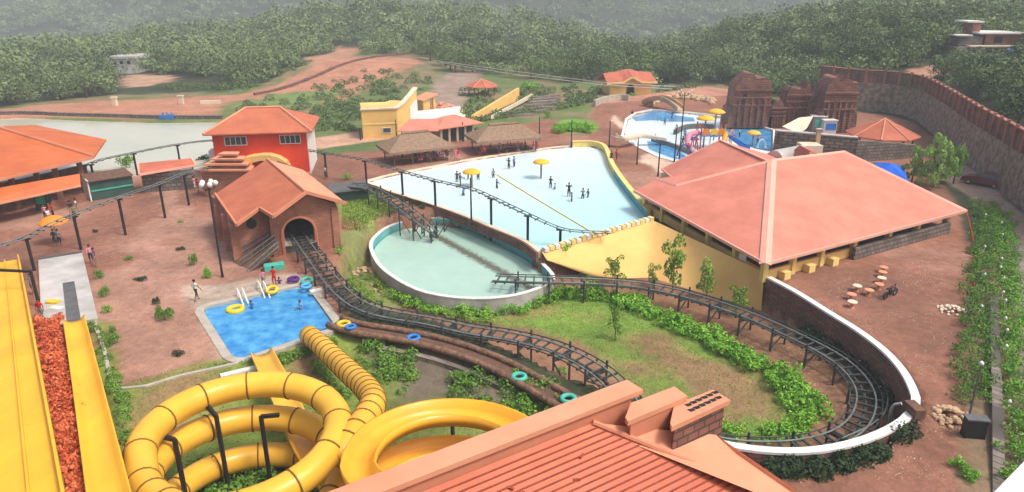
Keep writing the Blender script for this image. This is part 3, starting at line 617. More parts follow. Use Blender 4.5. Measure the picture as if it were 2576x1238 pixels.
# stacked pagoda canopy behind the station
pg = empty('pagoda_canopy', W(570, 500, 0), 'stepped stack of orange canopy slabs behind the station roof', 'canopy')
Yp = W(565, 498, 0).y
for k, (xa_, xb_, y_) in enumerate(((494, 628, 424), (509, 620, 411), (524, 606, 399), (540, 590, 388))):
    a_ = WY(xa_, y_ + 5, Yp); b_ = WY(xb_, y_ + 2, Yp); m = MB(); zz_ = (a_.z + b_.z) / 2; a_.z = b_.z = zz_
    m.prism([a_ + Vector((0, .25 * k, 0)), b_ + Vector((0, .25 * k, 0)), b_ + Vector((-.2, 1.9, 0)), a_ + Vector((.2, 1.9, 0))], (0, 0, -.17)); m.build('slab', M['terracotta_light'], pg)
    m = MB(); m.prism([a_ + Vector((.35, .3 + .25 * k, -.171)), b_ + Vector((-.35, .3 + .25 * k, -.171)), b_ + Vector((-.4, 1.7, -.171)), a_ + Vector((.4, 1.7, -.171))], (0, 0, -.45 if k else -3.2)); m.build('wall', M['brick'], pg)
m = MB(); p0 = W(618, 402, 3.6); m.box((p0.x, p0.y, 1.9), (1.0, .8, 3.4)); m.build('end_block', M['t_orange'], pg)

# ---- red two-storey house
rh = empty('red_house', W(660, 445, 0), 'red plastered two storey house with orange hipped roof', 'building')
fr = Fr(W(549, 449, 0), W(780, 440, 0), 8.2, 0); w = fr.w
m = MB(); fr.box(m, 0, w, 0, 8.2, 0, 5.35); m.build('wall', M['red_wall'], rh)
m = MB(); fr.box(m, w - .02, w + .06, .4, 8.0, 0, 5.0); m.build('side_wall_strip', M['white'], rh)
m = MB(); e, r0, r1 = hip(m, fr, 5.25, 2.1, .75, inset=3.2); m.build('roof', M['tile_station'], rh)
m = MB(); ridgecaps(m, [(e[1], r1), (r1, r0), (e[0], r0)], .14); m.build('ridge_cap', M['terracotta_light'], rh)
for a0_, a1_ in ((1.35, 3.65), (7.4, 9.6)):
    window(fr, rh, a0_, a1_, 3.85, 4.75, bars=3)
m = MB()
pts_ = [(3.0, 1.6), (3.0, 2.2), (3.6, 2.6), (4.4, 2.75), (5.4, 2.85), (6.3, 2.8), (7.2, 2.5), (8.0, 1.9), (8.3, 1.2), (7.6, 1.2), (7.0, 1.7), (6.2, 2.1), (5.2, 2.2), (4.3, 2.0), (3.6, 1.4)]
fr.frontpoly(m, pts_, -1.3, 1.3); m.build('arched_canopy', M['yellow_wall'], rh)
m = MB(); fr.box(m, 3.2, 3.8, -1.2, -.6, 0, 1.9); fr.box(m, 7.5, 8.1, -1.2, -.6, 0, 1.9); m.build('canopy_pillar', M['t_orange'], rh)
m = MB(); fr.box(m, -.9, -.05, 1, 2.6, 0, 3.0); m.build('side_closet', M['white'], rh)

# ---- left pavilion with two orange roofs
lp = empty('dining_pavilion', W(40, 560, 0), 'open sided pavilion under a broad orange tiled roof at left', 'pavilion')
E_ = W(236, 394, 4.0); E2_ = W(-140, 482, 4.0); A_ = W(0, 322, 5.9); A0_ = W(-260, 330, 5.9); B_ = W(200, 372, 4.0) + Vector((.5, 4.5, 0))
m = MB(); m.shell([[E_, A_, A0_, E2_], [E_, B_, A_]], .2); m.shell([[A_, B_, B_ + Vector((-14, 9, 0)), A0_ + Vector((-3, 6, -1))]], .15); m.build('roof', M['tile_orange'], lp)
m = MB(); ridgecaps(m, [(E_, A_)], .16); m.beam(E_ + UP * -.1, E2_ + UP * -.1, .14, .26); m.build('ridge_cap', M['terracotta_trim'], lp)
L0 = W(200, 437, 3.1); L1 = W(203, 466, 2.2); L2 = W(-160, 545, 2.2); L3 = W(-160, 500, 3.1)
m = MB(); m.shell([[L0, L3, L2, L1]], .14); m.build('lower_roof', M['tile_orange'], lp)
m = MB(); m.beam(L1 + UP * -.05, L2 + UP * -.05, .12, .2); m.build('eave_board', M['terracotta_light'], lp)
for px_ in (186, 122, 74, 10):
    y_ = 486 + (203 - px_) * .216 + 14; q_ = W(px_, y_ + 2, 0) + Vector((0, 2.2, 0)); m = MB(); m.box(q_ + UP * 1.9, (.42, .42, 3.8), .2); m.build('column', M['wood'], lp)
q0 = W(212, 478, 0); q1 = W(-160, 575, 0); m = MB(); m.prism([q0 + Vector((0, 1, 0)), q1 + Vector((0, 1, 0)), q1 + Vector((0, 1.3, 0)), q0 + Vector((0, 1.3, 0))], (0, 0, 2.6)); m.build('back_wall', M['brick_dark'], lp)
m = MB(); p0 = W(118, 512, .9); p1 = W(212, 486, .9); m.prism([p0, p1, p1 + Vector((0, .25, 0)), p0 + Vector((0, .25, 0))], (0, 0, -.9)); m.build('counter', M['brick'], lp)
cb = empty('ticket_cupboard', W(113, 528, 0), 'green glazed cupboard standing under the left pavilion eave', 'cupboard')
m = MB(); m.box(W(113, 528, 0) + UP * 1.15, (1.3, .6, 2.3), .15); m.build('cabinet', M['green_shed'], cb)
m = MB(); m.box(W(113, 528, 0) + UP * 1.3 + Vector((0, -.33, 0)), (.8, .06, 1.2), .15); m.build('glass_front', M['t_green'], cb)
# ---- green shed with pale side
sh = empty('green_shed', W(280, 500, 0), 'dark green sheet shed with a pale end wall', 'shed')
fr = Fr(W(232, 506, 0), W(340, 487, 0), 2.4, 0); w = fr.w
m = MB(); fr.box(m, 0, w, 0, 2.4, 0, 2.05); m.build('wall', M['green_shed'], sh)
m = MB(); fr.box(m, -.12, -.005, -.1, 2.5, 0, 2.2); m.build('end_wall', M['white'], sh)
m = MB(); fr.box(m, .1, w, -.08, 0, .95, 1.08); m.build('rail', M['t_teal'], sh)
m = MB(); m.shell([[fr.p(-.1, -.25, 2.1), fr.p(w + .1, -.25, 2.1), fr.p(w + .1, 2.6, 2.35), fr.p(-.1, 2.6, 2.35)]], .08); m.build('roof', M['rust'], sh)
# ---- pink flat roofed booth
pb = empty('pink_roofed_booth', W(420, 455, 0), 'low booth with a flat pink roof beside the green shed', 'booth')
P0, P1, P2, P3 = W(350, 440, 2.3), W(492, 416, 2.3), W(481, 398, 2.9), W(348, 411, 2.9)
m = MB(); m.shell([[P0, P1, P2, P3]], .14); m.build('roof', M['tile_red'], pb)
m = MB(); m.beam(P0, P1, .14, .22); m.beam(P0, P3, .14, .2); m.beam(P1, P2, .14, .2); m.build('roof_edge', M['pink_trim'], pb)
m = MB(); c_ = (P0 + P1 + P2 + P3) / 4; c_.z = 1.1; m.box(c_, (5.0, 1.8, 2.2), .28); m.build('wall', M['stone'], pb)
# ---- second green shed by the station
s2 = empty('green_shed', W(870, 505, 0), 'low dark green shed between the station and the wave pool', 'shed')
fr = Fr(W(846, 512, -.1), W(926, 503, -.1), 2.2, -.1); w = fr.w
m = MB(); fr.box(m, 0, w, 0, 2.2, 0, 1.15); m.build('wall', M['green_shed'], s2)
m = MB(); m.shell([[fr.p(-.5, -.3, 1.25), fr.p(w + .2, -.3, 1.25), fr.p(w + .2, 2.4, 1.5), fr.p(-.5, 2.4, 1.5)]], .07); m.build('roof', M['conc_dark'], s2)

# ---- yellow building with swooping parapet
yb = empty('yellow_building', W(960, 345, 0), 'yellow building with a parapet that sweeps up at one end', 'building')
fr = Fr(W(914, 350, 0), W(1002, 346, 0), 7, 0); w = fr.w
f2 = Fr(W(1002, 346, 0), W(1052, 322, 0), 7, 0); w2 = f2.w
m = MB(); fr.box(m, 0, w, 0, 7, 0, 4.15)
f2.frontpoly(m, [(0, 0), (0, 4.15), (w2 * .35, 4.5), (w2 * .75, 5.4), (w2, 6.1), (w2, 0)], 0, .5); f2.box(m, .3, w2, .5, 4.5, 0, 4.1)
m.build('wall', M['yellow_wall'], yb)
m = MB(); fr.box(m, -.15, w, -.15, .35, 4.15, 4.35); path = [(0, 4.25), (w2 * .35, 4.6), (w2 * .75, 5.5), (w2 + .1, 6.2)]
for (p, q_) in zip(path[:-1], path[1:]): m.beam(f2.p(p[0], .22, p[1]), f2.p(q_[0], .22, q_[1]), .75, .2)
m.build('coping', M['cream'], yb)
m = MB(); fr.box(m, -.02, w + .02, -.06, 0, 2.0, 2.2); m.build('string_course', M['yellow_pale'], yb)
window(fr, yb, 2.9, 4.0, .8, 1.45, bars=0)
m = MB(); f2.frontpoly(m, [(w2 * .6, 1.6), (w2 * .6, 3.6), (w2 * .9, 4.4), (w2 * .98, 4.4), (w2 * .98, 1.6)], -.12, .1); m.build('round_panel', M['white'], yb)
yk = empty('yellow_kiosk', W(1080, 292, 0), 'small yellow kiosk with a sloping roof beside the white steps', 'kiosk')
fr = Fr(W(1066, 296, 0), W(1096, 291, 0), 2.5, 0)
m = MB(); fr.box(m, 0, fr.w * .55, 0, 2.5, 0, 2.9); fr.box(m, fr.w * .85, fr.w, 0, .4, 0, 3.2); m.build('wall', M['yellow_wall'], yk)
m = MB(); m.shell([[fr.p(-.3, -.4, 2.9), fr.p(fr.w + .5, -.4, 3.7), fr.p(fr.w + .5, 2.8, 3.7), fr.p(-.3, 2.8, 2.9)]], .15); m.build('roof', M['terracotta_light'], yk)
wt = MB()
for k in range(5): p = W(1000 + k * 6, 338 - k * 7, .1); p2 = W(1180 - k * 6, 322 - k * 7, .1); wt.prism([p, p2, p2 + Vector((0, 3, 0)), p + Vector((0, 3, 0))], (0, 0, .3 + .25 * k))
tag(wt.build('terrace_steps', M['white']), 'white concrete steps behind the small pink roofed building', 'steps')
# ---- small pink-roofed building in two parts
sp = empty('changing_room', W(1100, 360, 0), 'long low building with two pale red roofs behind the thatched huts', 'building')
fr = Fr(W(1012, 366, 0), W(1106, 366, 0), 4.5, 0); f2 = Fr(W(1106, 364, 0), W(1205, 348, 0), 4.5, 0)
m = MB(); fr.box(m, 0, fr.w, .5, 4.5, 0, 2.2); m.build('wall', M['stone_pale'], sp)
m = MB(); f2.box(m, 0, f2.w, 1.2, 4.5, 0, 2.2); m.build('wall', M['conc_dark'], sp)
for k in range(5): m = MB(); q_ = f2.p(f2.w * (k + .3) / 5, .1, 0); m.box(q_ + UP * 1.1, (.28, .28, 2.2)); m.build('column', M['cream'], sp)
m = MB(); m.shell([[fr.p(-.6, -.8, 2.2), fr.p(fr.w, -.8, 2.2), fr.p(fr.w, 3.6, 3.1), fr.p(.8, 3.2, 3.1)]], .12); m.build('roof', M['pink_roof'], sp)
m = MB(); e, r0, r1 = hip(m, f2, 2.3, 1.15, .5, inset=2.6); m.build('roof', M['pink_roof'], sp)
# ---- thatched huts
def hut(pa, pb_, depth, h, rise, label):
    fr = Fr(pa, pb_, depth, 0); t = empty('thatched_hut', (fr.A + fr.B) / 2, label, 'hut', 'thatched huts by the wave pool')
    m = MB(); e, r0, r1 = hip(m, fr, h, rise, .7, th=.3, inset=1.9)
    o = m.build('roof', M['thatch'], t)
    m = MB(); m.tube([r0 + UP * .05, r1 + UP * .05], .2, 7); m.build('ridge_bundle', M['thatch'], t)
    for i in range(4):
        for b__ in (0.1, depth - .1):
            m = MB(); q_ = fr.p(.2 + (fr.w - .4) * i / 3, b__, 0); m.tube([q_, q_ + UP * (h + .1)], .09, 6); m.build('post', M['wood'], t)
    m = MB()
    for (a_, b__) in ((0, 0), (0, depth)): m.tube([fr.p(0, b__, .9), fr.p(fr.w, b__, .9)], .05, 5)
    m.build('rail', M['wood'], t); return fr
H1 = hut(W(990, 420, 0), W(1130, 404, 0), 4.2, 1.95, 1.6, 'nearer thatched hut with dark crowd of people beneath')
H2 = hut(W(1208, 392, 0), W(1352, 380, 0), 4.2, 2.0, 1.5, 'farther thatched hut, to the right of the other one')
# ---- red gazebo on the slope
def gazebo(c, r, h, rise, label, n=8, mat='tile_red', wall=None):
    t = empty('gazebo', c, label, 'gazebo'); c = Vector(c); m = MB()
    pts_ = [c + Vector((r * math.cos(k * 2 * math.pi / n + .3), r * math.sin(k * 2 * math.pi / n + .3), h)) for k in range(n)]; top = c + UP * (h + rise)
    m.shell([[pts_[k], pts_[(k + 1) % n], top] for k in range(n)], .14); m.build('roof', M[mat], t)
    m = MB(); ridgecaps(m, [(p, top) for p in pts_], .09, .03); m.build('ridge_cap', M['terracotta_light'], t)
    for k in range(n):
        m = MB(); q_ = c + (pts_[k] - c) * .82; q_.z = c.z; m.tube([q_, q_ + UP * (h + .1)], .1, 6); m.build('post', M['wood'], t)
    return t
gz = WT(1212, 240); gazebo(gz, 3.4, 1.9, 1.3, 'small red roofed gazebo among bushes behind the yellow ramp wall')
gz = W(2213, 372, 0); gazebo(gz, 4.6, 1.9, 2.1, 'large orange tiled gazebo under the curve of the stone wall', 8, 'tile_red')
# ---- yellow pavilion at the wood edge
yp = empty('yellow_pavilion', WT(1585, 238), 'yellow pavilion with red wavy roof and arched doorway', 'pavilion')
zz = T(*WT(1585, 240).xy); fr = Fr(W(1533, 240, zz), W(1637, 237, zz), 5, zz); w = fr.w
m = MB(); fr.frontpoly(m, [(0, 0), (0, 2.6), (w * .33, 2.7), (w * .44, 3.4), (w * .5, 3.55), (w * .56, 3.4), (w * .67, 2.7), (w, 2.6), (w, 0)] + archpts(w * .40, w * .60, 0, 1.3, .8, 10), 0, .4)
fr.box(m, 0, .4, .4, 5, 0, 2.6); fr.box(m, w - .4, w, .4, 5, 0, 2.6); fr.box(m, .4, w - .4, 4.6, 5, 0, 2.6); m.build('wall', M['yellow_wall'], yp)
m = MB(); o = .9
prof = [(-o, 2.5), (w * .28, 2.65), (w * .40, 3.25), (w * .5, 3.7), (w * .6, 3.25), (w * .72, 2.65), (w + o, 2.5)]
top = [(-o + .2, 4.1), (w * .28, 4.4), (w * .4, 4.75), (w * .5, 4.85), (w * .6, 4.75), (w * .72, 4.4), (w + o - .2, 4.1)]
for k in range(6): m.shell([[fr.p(prof[k][0], -o, prof[k][1]), fr.p(prof[k + 1][0], -o, prof[k + 1][1]), fr.p(top[k + 1][0], 2.6, top[k + 1][1]), fr.p(top[k][0], 2.6, top[k][1])],
                            [fr.p(top[k][0], 2.6, top[k][1]), fr.p(top[k + 1][0], 2.6, top[k + 1][1]), fr.p(prof[k + 1][0], 5.8, 2.5), fr.p(prof[k][0], 5.8, 2.5)]], .15)
m.build('roof', M['tile_red'], yp)
m = MB()
for k in range(6): m.beam(fr.p(prof[k][0], -o - .02, prof[k][1] - .1), fr.p(prof[k + 1][0], -o - .02, prof[k + 1][1] - .1), .16, .34)
m.build('fascia', M['yellow_pale'], yp)
# ---- terraces and yellow ramp wall
for k, (x0, y0, x1, y1, z_) in enumerate([(1262, 292, 1345, 286, .3), (1280, 283, 1375, 276, .5), (1298, 274, 1400, 268, .7), (1316, 265, 1400, 259, .9), (1330, 257, 1400, 252, 1.1), (1340, 250, 1410, 245, 1.3), (1350, 244, 1410, 239, 1.5)]):
    m = MB(); a_ = W(x0, y0, z_); b_ = W(x1, y1, z_); m.prism([a_, b_, b_ + Vector((0, 1.0, 0)), a_ + Vector((0, 1.0, 0))], (0, 0, -1.3))
    tag(m.build('terrace_wall', M['stone_pale']), 'low grey planted terrace step right of the yellow ramp wall', 'terrace wall', 'terrace steps on the slope')
m = MB(); a_ = W(1185, 306, 0); b_ = W(1300, 252, .2)
m.prism([a_, b_, b_ + UP * 2.3, a_ + UP * 1.0], Vector((.5, .4, 0))); tag(m.build('ramp_wall', M['yellow_wall']), 'long yellow wall slanting up the slope beside the terraces', 'wall')
m = MB(); a_ = W(1235, 300, .2); b_ = W(1335, 246, .6); m.prism([a_, b_, b_ + UP * .7, a_ + UP * .6], Vector((.35, .3, 0))); tag(m.build('ramp_kerb', M['cream']), 'pale kerb wall running parallel to the yellow ramp wall', 'wall')
m = MB()
arc = spline([W(1495, 268, 0), W(1520, 258, 0), W(1560, 252, 0), W(1582, 254, 0)], .6); m.sweep(arc, [(-.25, 0), (.25, 0), (.25, 1.1), (-.25, 1.1)]); tag(m.build('curved_bench_wall', M['concrete']), 'low curved grey wall in front of the yellow pavilion', 'wall')

# ================================================================ BIG PINK ROOF BUILDING
pk = empty('pink_roofed_hall', W(1925, 700, 0), 'large hall with a pale pink hipped metal roof on a yellow base', 'building')
zE = 1.85; LC = W(1925, 665, zE); LL = W(1595, 481, zE); LR = W(2432, 531, zE); BK = LR + (LL - LC); T1 = W(1942, 404, 5.6); T2 = W(2124, 382, 5.6)
V_ = W(1655, 447, 3.0)
m = MB(); _n = (T1 - LC).cross(LL - LC).normalized(); _cam = Vector((0, 0, HC))
def onpl(px, py): d = W(px, py, 0) - _cam; return _cam + d * ((LC - _cam).dot(_n) / d.dot(_n))
V2 = onpl(1700, 467); V_ = onpl(1652, 450); m.shell([[LC, T1, V2], [LC, V2, LL], [V2, V_, LL], [LC, LR, T2, T1], [LR, BK, T2], [BK, LL, V_, V2, T1, T2]], .16); m.build('roof', M['pink_roof'], pk)
m = MB()
for a_, b_, r_ in ((LC, T1, .42), (T1, T2, .2), (T2, LR, .2), (T1, V2, .22), (V2, V_, .16)):
    d_ = (b_ - a_).normalized(); s_ = d_.cross(UP).normalized() * r_; m.prism([a_ + s_ - UP * .02, b_ + s_ - UP * .02, b_ + UP * .14, a_ + UP * .14, ], (0, 0, -.05)); m.prism([a_ - s_ - UP * .02, b_ - s_ - UP * .02, b_ + UP * .14, a_ + UP * .14], (0, 0, -.05))
m.beam(LL, LC, .14, .24); m.beam(LC, LR, .14, .24); m.build('ridge_trim', M['pink_trim'], pk)
X1 = W(1812, 354, 5.2); X2 = T1.lerp(X1, .02); X3 = W(1665, 426, zE + .2); X4 = W(1695, 452, 2.2)
m = MB(); m.shell([[X1, X3, X4, T1 + UP * -.35]], .14); m.shell([[X1, T1 + UP * -.35, T1 + Vector((6, 8, -3)), X1 + Vector((8, 6, -3))]], .12); m.build('wing_roof', M['pink_roof'], pk)
m = MB(); m.beam(X1 + UP * .05, T1 - UP * .2, .25, .12); m.beam(X1 + UP * .05, X3 + UP * .05, .2, .12); m.beam(X3, X4, .12, .2); m.build('wing_trim', M['pink_trim'], pk)
m = MB(); a_ = W(1668, 452, 1.2); b_ = W(1740, 466, 1.2); m.prism([W(1662, 436, 1.6), b_ + UP * .6, b_ + UP * -1, W(1662, 436, 1.6) + UP * -1.6], (.3, 1.0, 0)); m.build('wing_wall', M['cream'], pk)
for px_ in (1692, 1706, 1722): m = MB(); m.box(W(px_, 462, .9) + Vector((0, -.05, 0)), (.35, .25, .8)); m.build('wing_window', M['black'], pk)
SL = 3
CB = W(1925, 690, .8); CL = W(1640, 556, .8)
# floor, inner dark walls, parapet, columns
dl = (LL - LC).normalized(); dr = (LR - LC).normalized(); c0_ = LC + (dl + dr) * .75; c0_.z = 0
ln = (LL - LC).length - 1.6; rn = (LR - LC).length - 1.6
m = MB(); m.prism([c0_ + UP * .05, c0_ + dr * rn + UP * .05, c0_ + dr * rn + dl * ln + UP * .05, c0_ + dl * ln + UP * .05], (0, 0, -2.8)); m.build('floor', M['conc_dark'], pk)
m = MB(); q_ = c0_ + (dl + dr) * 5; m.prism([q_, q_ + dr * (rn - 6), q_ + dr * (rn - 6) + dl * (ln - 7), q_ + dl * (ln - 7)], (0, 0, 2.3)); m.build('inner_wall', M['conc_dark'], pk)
m = MB()
m.prism([c0_, c0_ + dr * 10, c0_ + dr * 10 + dl * .25, c0_ + dl * .25], (0, 0, .8)); m.prism([c0_ + dl * .25, c0_ + dl * ln, c0_ + dl * ln + dr * .25, c0_ + dl * .25 + dr * .25], (0, 0, .8)); m.build('parapet', M['yellow_wall'], pk)
m = MB(); q_ = c0_ + dr * 10.02 - dl * .6; m.prism([q_, q_ + dr * (rn - 11), q_ + dr * (rn - 11) + dl * .4, q_ + dl * .4], (0, 0, 1.0)); m.build('stone_plinth', M['stone'], pk)
for k, (dd, L_) in enumerate([(dl, (0, 3.6, 7.4, 11.2, 15, 18.4)), (dr, (3.1, 6.4, 10.4, 15, 19, 23.4))]):
    for s_ in L_:
        m = MB(); q_ = c0_ + dd * s_ + (dl + dr) * .05; m.box(q_ + UP * .85, (.42, .42, 1.7), math.atan2(dd.y, dd.x)); m.build('column', M['yellow_pale'], pk)
m = MB(); q_ = c0_ + dl * 2.6 - dr * .06; m.box(q_ + UP * 1.0, (.06, .7, .5), math.atan2(dr.y, dr.x)); m.build('notice_board', M['white'], pk)
for s_ in (2.0, 4.8, 7.6):       # struts under the right side
    m = MB(); q_ = c0_ + dr * s_ - dl * .35; m.box(q_ + UP * .3, (.7, .6, .6), math.atan2(dr.y, dr.x)); m.build('buttress', M['yellow_pale'], pk)
bn = c0_ - (dl + dr) * .02
# sloping yellow apron between pool end and garden
ya = MB(); A_ = W(1363, 634, .15); B_ = W(1640, 553, .8); Cc = Vector((bn.x, bn.y, .8)); Cb = Vector((bn.x + .1, bn.y - .35, -2.9)); M1 = W(1640, 724, -2.8); M0 = W(1500, 700, -2.3); A1_ = W(1376, 655, -.5); Mm = W(1780, 762, -2.8)
def tri_solid(mb, a, b, c): mb.prism([a, b, c], Vector((.25, .5, -.25)))
def along(pl, n):
    L = [0]
    for p, q in zip(pl[:-1], pl[1:]): L.append(L[-1] + (q - p).length)
    out = []
    for k in range(n + 1):
        d = L[-1] * k / n; i = max(j for j in range(len(pl) - 1) if L[j] <= d + 1e-9); out.append(pl[i].lerp(pl[i + 1], (d - L[i]) / (L[i + 1] - L[i])))
    return out
tpv = along([A_, B_, Cc], 30); btv = along([A1_, M0, M1, Mm, Cb], 30); vv = []; ff = []
for k in range(31):
    for j in range(9): vv.append(tpv[k].lerp(btv[k], j / 8))
    vv.append(btv[k] + Vector((.3, .9, -.2)))
for k in range(30):
    for j in range(9): ff.append([k * 10 + j, (k + 1) * 10 + j, (k + 1) * 10 + j + 1, k * 10 + j + 1])
ya.mesh(vv, ff)
tag(ya.build('yellow_retaining_wall', M['yellow_wall'], None, True), 'broad yellow plastered retaining wall below the hall and pool end', 'wall')
cr_ = empty('stepped_crest', A_, 'row of pale stepped blocks edging the deep end of the wave pool', 'kerb')
for k in range(22):
    p = A_.lerp(B_, (k + .5) / 22); m = MB(); m.box(p + Vector((.1, .15, .12)), (.42, .5, .34), .55); m.build('block', M['yellow_pale'] if k % 2 else M['white'], cr_)
cr_2 = MB(); cr_2.beam(A_ + Vector((.05, .3, 0)), B_ + Vector((.05, .3, 0)), .5, .2); cr_2.build('edge_beam', M['cream'], cr_)
# right-hand dark inner wall of garden + white coping
cw = empty('curved_garden_wall', COPING[0], 'curving dark brick garden wall with a white painted coping', 'wall')
cp = spline([c.copy() for c in COPING], .7)
m = MB(); m.sweep(cp, [(-.2, -3.2), (.2, -3.2), (.2, -.02), (-.2, -.02)]); m.build('wall', M['brick_dark'], cw)
m = MB(); m.sweep(cp, [(-.22, -.02), (.22, -.02), (.22, .12), (-.22, .12)]); m.build('coping', M['white'], cw)
jb = MB(); jb.box(W(2300, 1030, .62), (.55, 1.0, .5), .1); tag(jb.build('junction_box', M['rust']), 'small brown box sitting on the white wall coping', 'box')
dp = empty('drain_pipe', W(2250, 1040, -1), 'grey bent pipe hanging inside the curved wall', 'pipe')
dpm = MB(); dpm.tube(spline([W(2268, 1015, .3), W(2250, 1018, .1), W(2240, 1040, -.6), W(2238, 1080, -2.2)], .2), .08, 7); dpm.build('pipe', M['conc_white'], dp)

# ================================================================ POOLS
def flat(name, pts, z, mat, th=.06, parent=None):
    m = MB(); m.prism([Vector((p[0], p[1], z)) for p in pts], (0, 0, -th)); return m.build(name, mat, parent)
tag(flat('pond_water', LAKE, -.25, M['lake_water']), kind='structure')
M['open_yellow'] = nmat('golden_fibreglass', (.84, .42, .03), (.74, .34, .025), .45, rough=.36, coat=.08, spec=.3, detail=8)
pw = empty('wave_pool', W(1300, 500, 0), 'big pale wave pool with a yellow wall along its far right side', 'swimming pool')
wf = flat('basin_floor', WAVE, -.5, M['white'], .05, pw); ww_ = flat('water', WAVE, -.14, M['wave_water'], .02, pw)
rt = spline([WAVE[i].copy() for i in range(5, 13)], .8)
m = MB(); m.sweep(rt, [(-.32, -.2), (.02, -.2), (.02, .62), (-.32, .62)]); 
m.build('side_wall', M['yellow_wall'], pw)
m = MB(); m.sweep(rt[len(rt) // 2:], [(.02, -.5), (.06, -.5), (.06, .55), (.02, .55)]); m.build('inner_lining', M['teal'], pw)
m = MB(); m.sweep(rt[:len(rt) // 2 + 1], [(.02, -.5), (.05, -.5), (.05, .55), (.02, .55)]); m.build('inner_lining', M['yellow_pale'], pw)
m = MB(); m.sweep(rt, [(-.42, .62), (.12, .62), (.12, .70), (-.42, .70)]); m.build('wall_coping', M['yellow_pale'], pw)
nr = [WAVE[i].copy() for i in (13, 14, 15, 16, 17, 18, 0)]
m = MB(); m.sweep(spline(nr, .8), [(-.02, -.5), (.0, .1), (-.45, .1), (-.45, -.6)]); m.build('kerb', M['cream'], pw)
m = MB(); m.sweep(spline([p + Vector((-.3, -.75, 0)) for p in nr], .8), [(0, -.6), (0, .25), (-.22, .25), (-.22, -.6)]); m.build('boundary_wall', M['brick_dark'], pw)
m = MB(); m.sweep(spline([WAVE[i].copy() for i in (0, 1, 2, 3, 4, 5)], .8), [(0, -.5), (0, .06), (-.5, .06), (-.5, -.4)]); m.build('beach_kerb', M['cream'], pw)
m = MB(); m.tube(spline([W(1250, 440, -.1), W(1360, 507, -.1), W(1482, 580, -.1)], 1), .06, 6); tag(m.build('lane_rope', M['t_yellow']), 'yellow float rope stretched across the wave pool', 'rope')
bp_ = empty('blue_pool', W(680, 800, 0), 'square blue splash pool at the foot of the yellow tube slides', 'swimming pool')
flat('water', BLUE, -.12, M['blue_water'], .03, bp_)
m = MB(); m.sweep([p.copy() for p in BLUE], [(-.01, -.8), (-.01, .05), (-.55, .05), (-.55, -.5)], closed=True); m.build('coping', M['concrete'], bp_)
for x0_, y0_, x1_, y1_ in ((597, 735, 613, 768), (650, 717, 667, 750)):
    m = MB(); a_ = W(x0_, y0_, .3); b_ = W(x1_, y1_, -.1); m.tube([a_ + UP * -.3, a_ + UP * .3, a_.lerp(b_, .3) + UP * .35, b_ + UP * -.1], .05, 6); m.tube([a_ + Vector((.35, .05, -.3)), a_ + Vector((.35, .05, .3)), a_.lerp(b_, .3) + Vector((.35, .05, .35)), b_ + Vector((.35, .05, -.1))], .05, 6); m.build('handrail', M['white'], bp_)
ov = empty('oval_pool', W(1160, 650, -.9), 'oval splash pool of milky green water with a pale raised rim', 'swimming pool')
oc = sum((p for p in OVAL), Vector((0, 0, 0))) / len(OVAL)
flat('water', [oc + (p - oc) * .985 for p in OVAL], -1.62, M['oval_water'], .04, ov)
m = MB(); m.sweep([p.copy() for p in OVAL], [(-.24, -1.7), (-.24, -.02), (0, -.02), (0, -1.7)], closed=True); m.build('wall', M['conc_white'], ov)
m = MB(); m.sweep([p.copy() for p in OVAL], [(-.28, -.02), (-.28, .05), (.04, .05), (.04, -.02)], closed=True); m.build('rim', M['white'], ov)
m = MB(); m.sweep([p.copy() for p in OVAL], [(.0, -1.4), (.03, -1.4), (.03, -.06), (.0, -.06)], closed=True); m.build('inner_lining', M['teal'], ov)
# kids pool
kp = empty('play_pool', W(1700, 350, 0), 'irregular shallow blue and white play pool beyond the wave pool', 'swimming pool')
flat('floor', KIDS, -.3, M['white'], .05, kp)
def sub(name, px, z, mat, par=kp): return flat(name, [W(x, y, z) for x, y in px], z, mat, .02, par)
sub('water', [(1567, 346), (1578, 300), (1640, 277), (1745, 285), (1830, 296), (1830, 330), (1780, 380), (1720, 412), (1660, 396), (1610, 372)], -.24, M['wave_water'])
sub('blue_floor', [(1590, 296), (1640, 279), (1690, 281), (1700, 290), (1745, 296), (1748, 305), (1690, 306), (1640, 302), (1600, 304)], -.2, M['blue_water'])
sub('blue_channel', [(1628, 355), (1650, 358), (1700, 376), (1735, 398), (1700, 400), (1655, 384), (1632, 374)], -.2, M['blue_water'])
sub('blue_basin', [(1815, 306), (1880, 312), (1942, 330), (1944, 380), (1900, 372), (1840, 345), (1820, 330)], -.2, M['blue_water'])
m = MB(); m.sweep([p.copy() for p in KIDS], [(.05, -.4), (.05, .12), (-.35, .12), (-.35, -.5)], closed=True); m.build('kerb', M['white'], kp)
m = MB(); m.sweep(spline([W(1640, 350, 0), W(1690, 366, 0), W(1745, 388, 0), W(1770, 402, 0)], .6), [(-.15, -.3), (.15, -.3), (.15, .35), (-.15, .35)]); m.build('low_wall', M['t_grey'], kp)
m = MB(); m.sweep(spline([W(1697, 335, .0), W(1725, 322, 0), W(1770, 319, 0), W(1800, 322, 0)], .6), [(-.2, -.3), (.2, -.3), (.2, .5), (-.2, .5)]); m.build('curved_wall', M['conc_dark'], kp)
cs = empty('lazy_slide', W(1600, 350, .4), 'short cream water chute winding beside the play pool', 'slide')
m = MB(); m.sweep(spline([W(1545, 345, 1.2), W(1570, 352, 1.1), W(1610, 345, 1.0), W(1650, 348, .8), W(1672, 352, .5)], .5), [(-.5, .3), (-.45, 0), (.45, 0), (.5, .3), (.56, .3), (.5, -.08), (-.5, -.08), (-.56, .3)]); m.build('chute', M['cream'], cs)
for x_ in (1550, 1600, 1648): m = MB(); q_ = W(x_, 354, 0); m.tube([q_, q_ + UP * 1.05], .1, 6); m.build('support', M['cream'], cs)
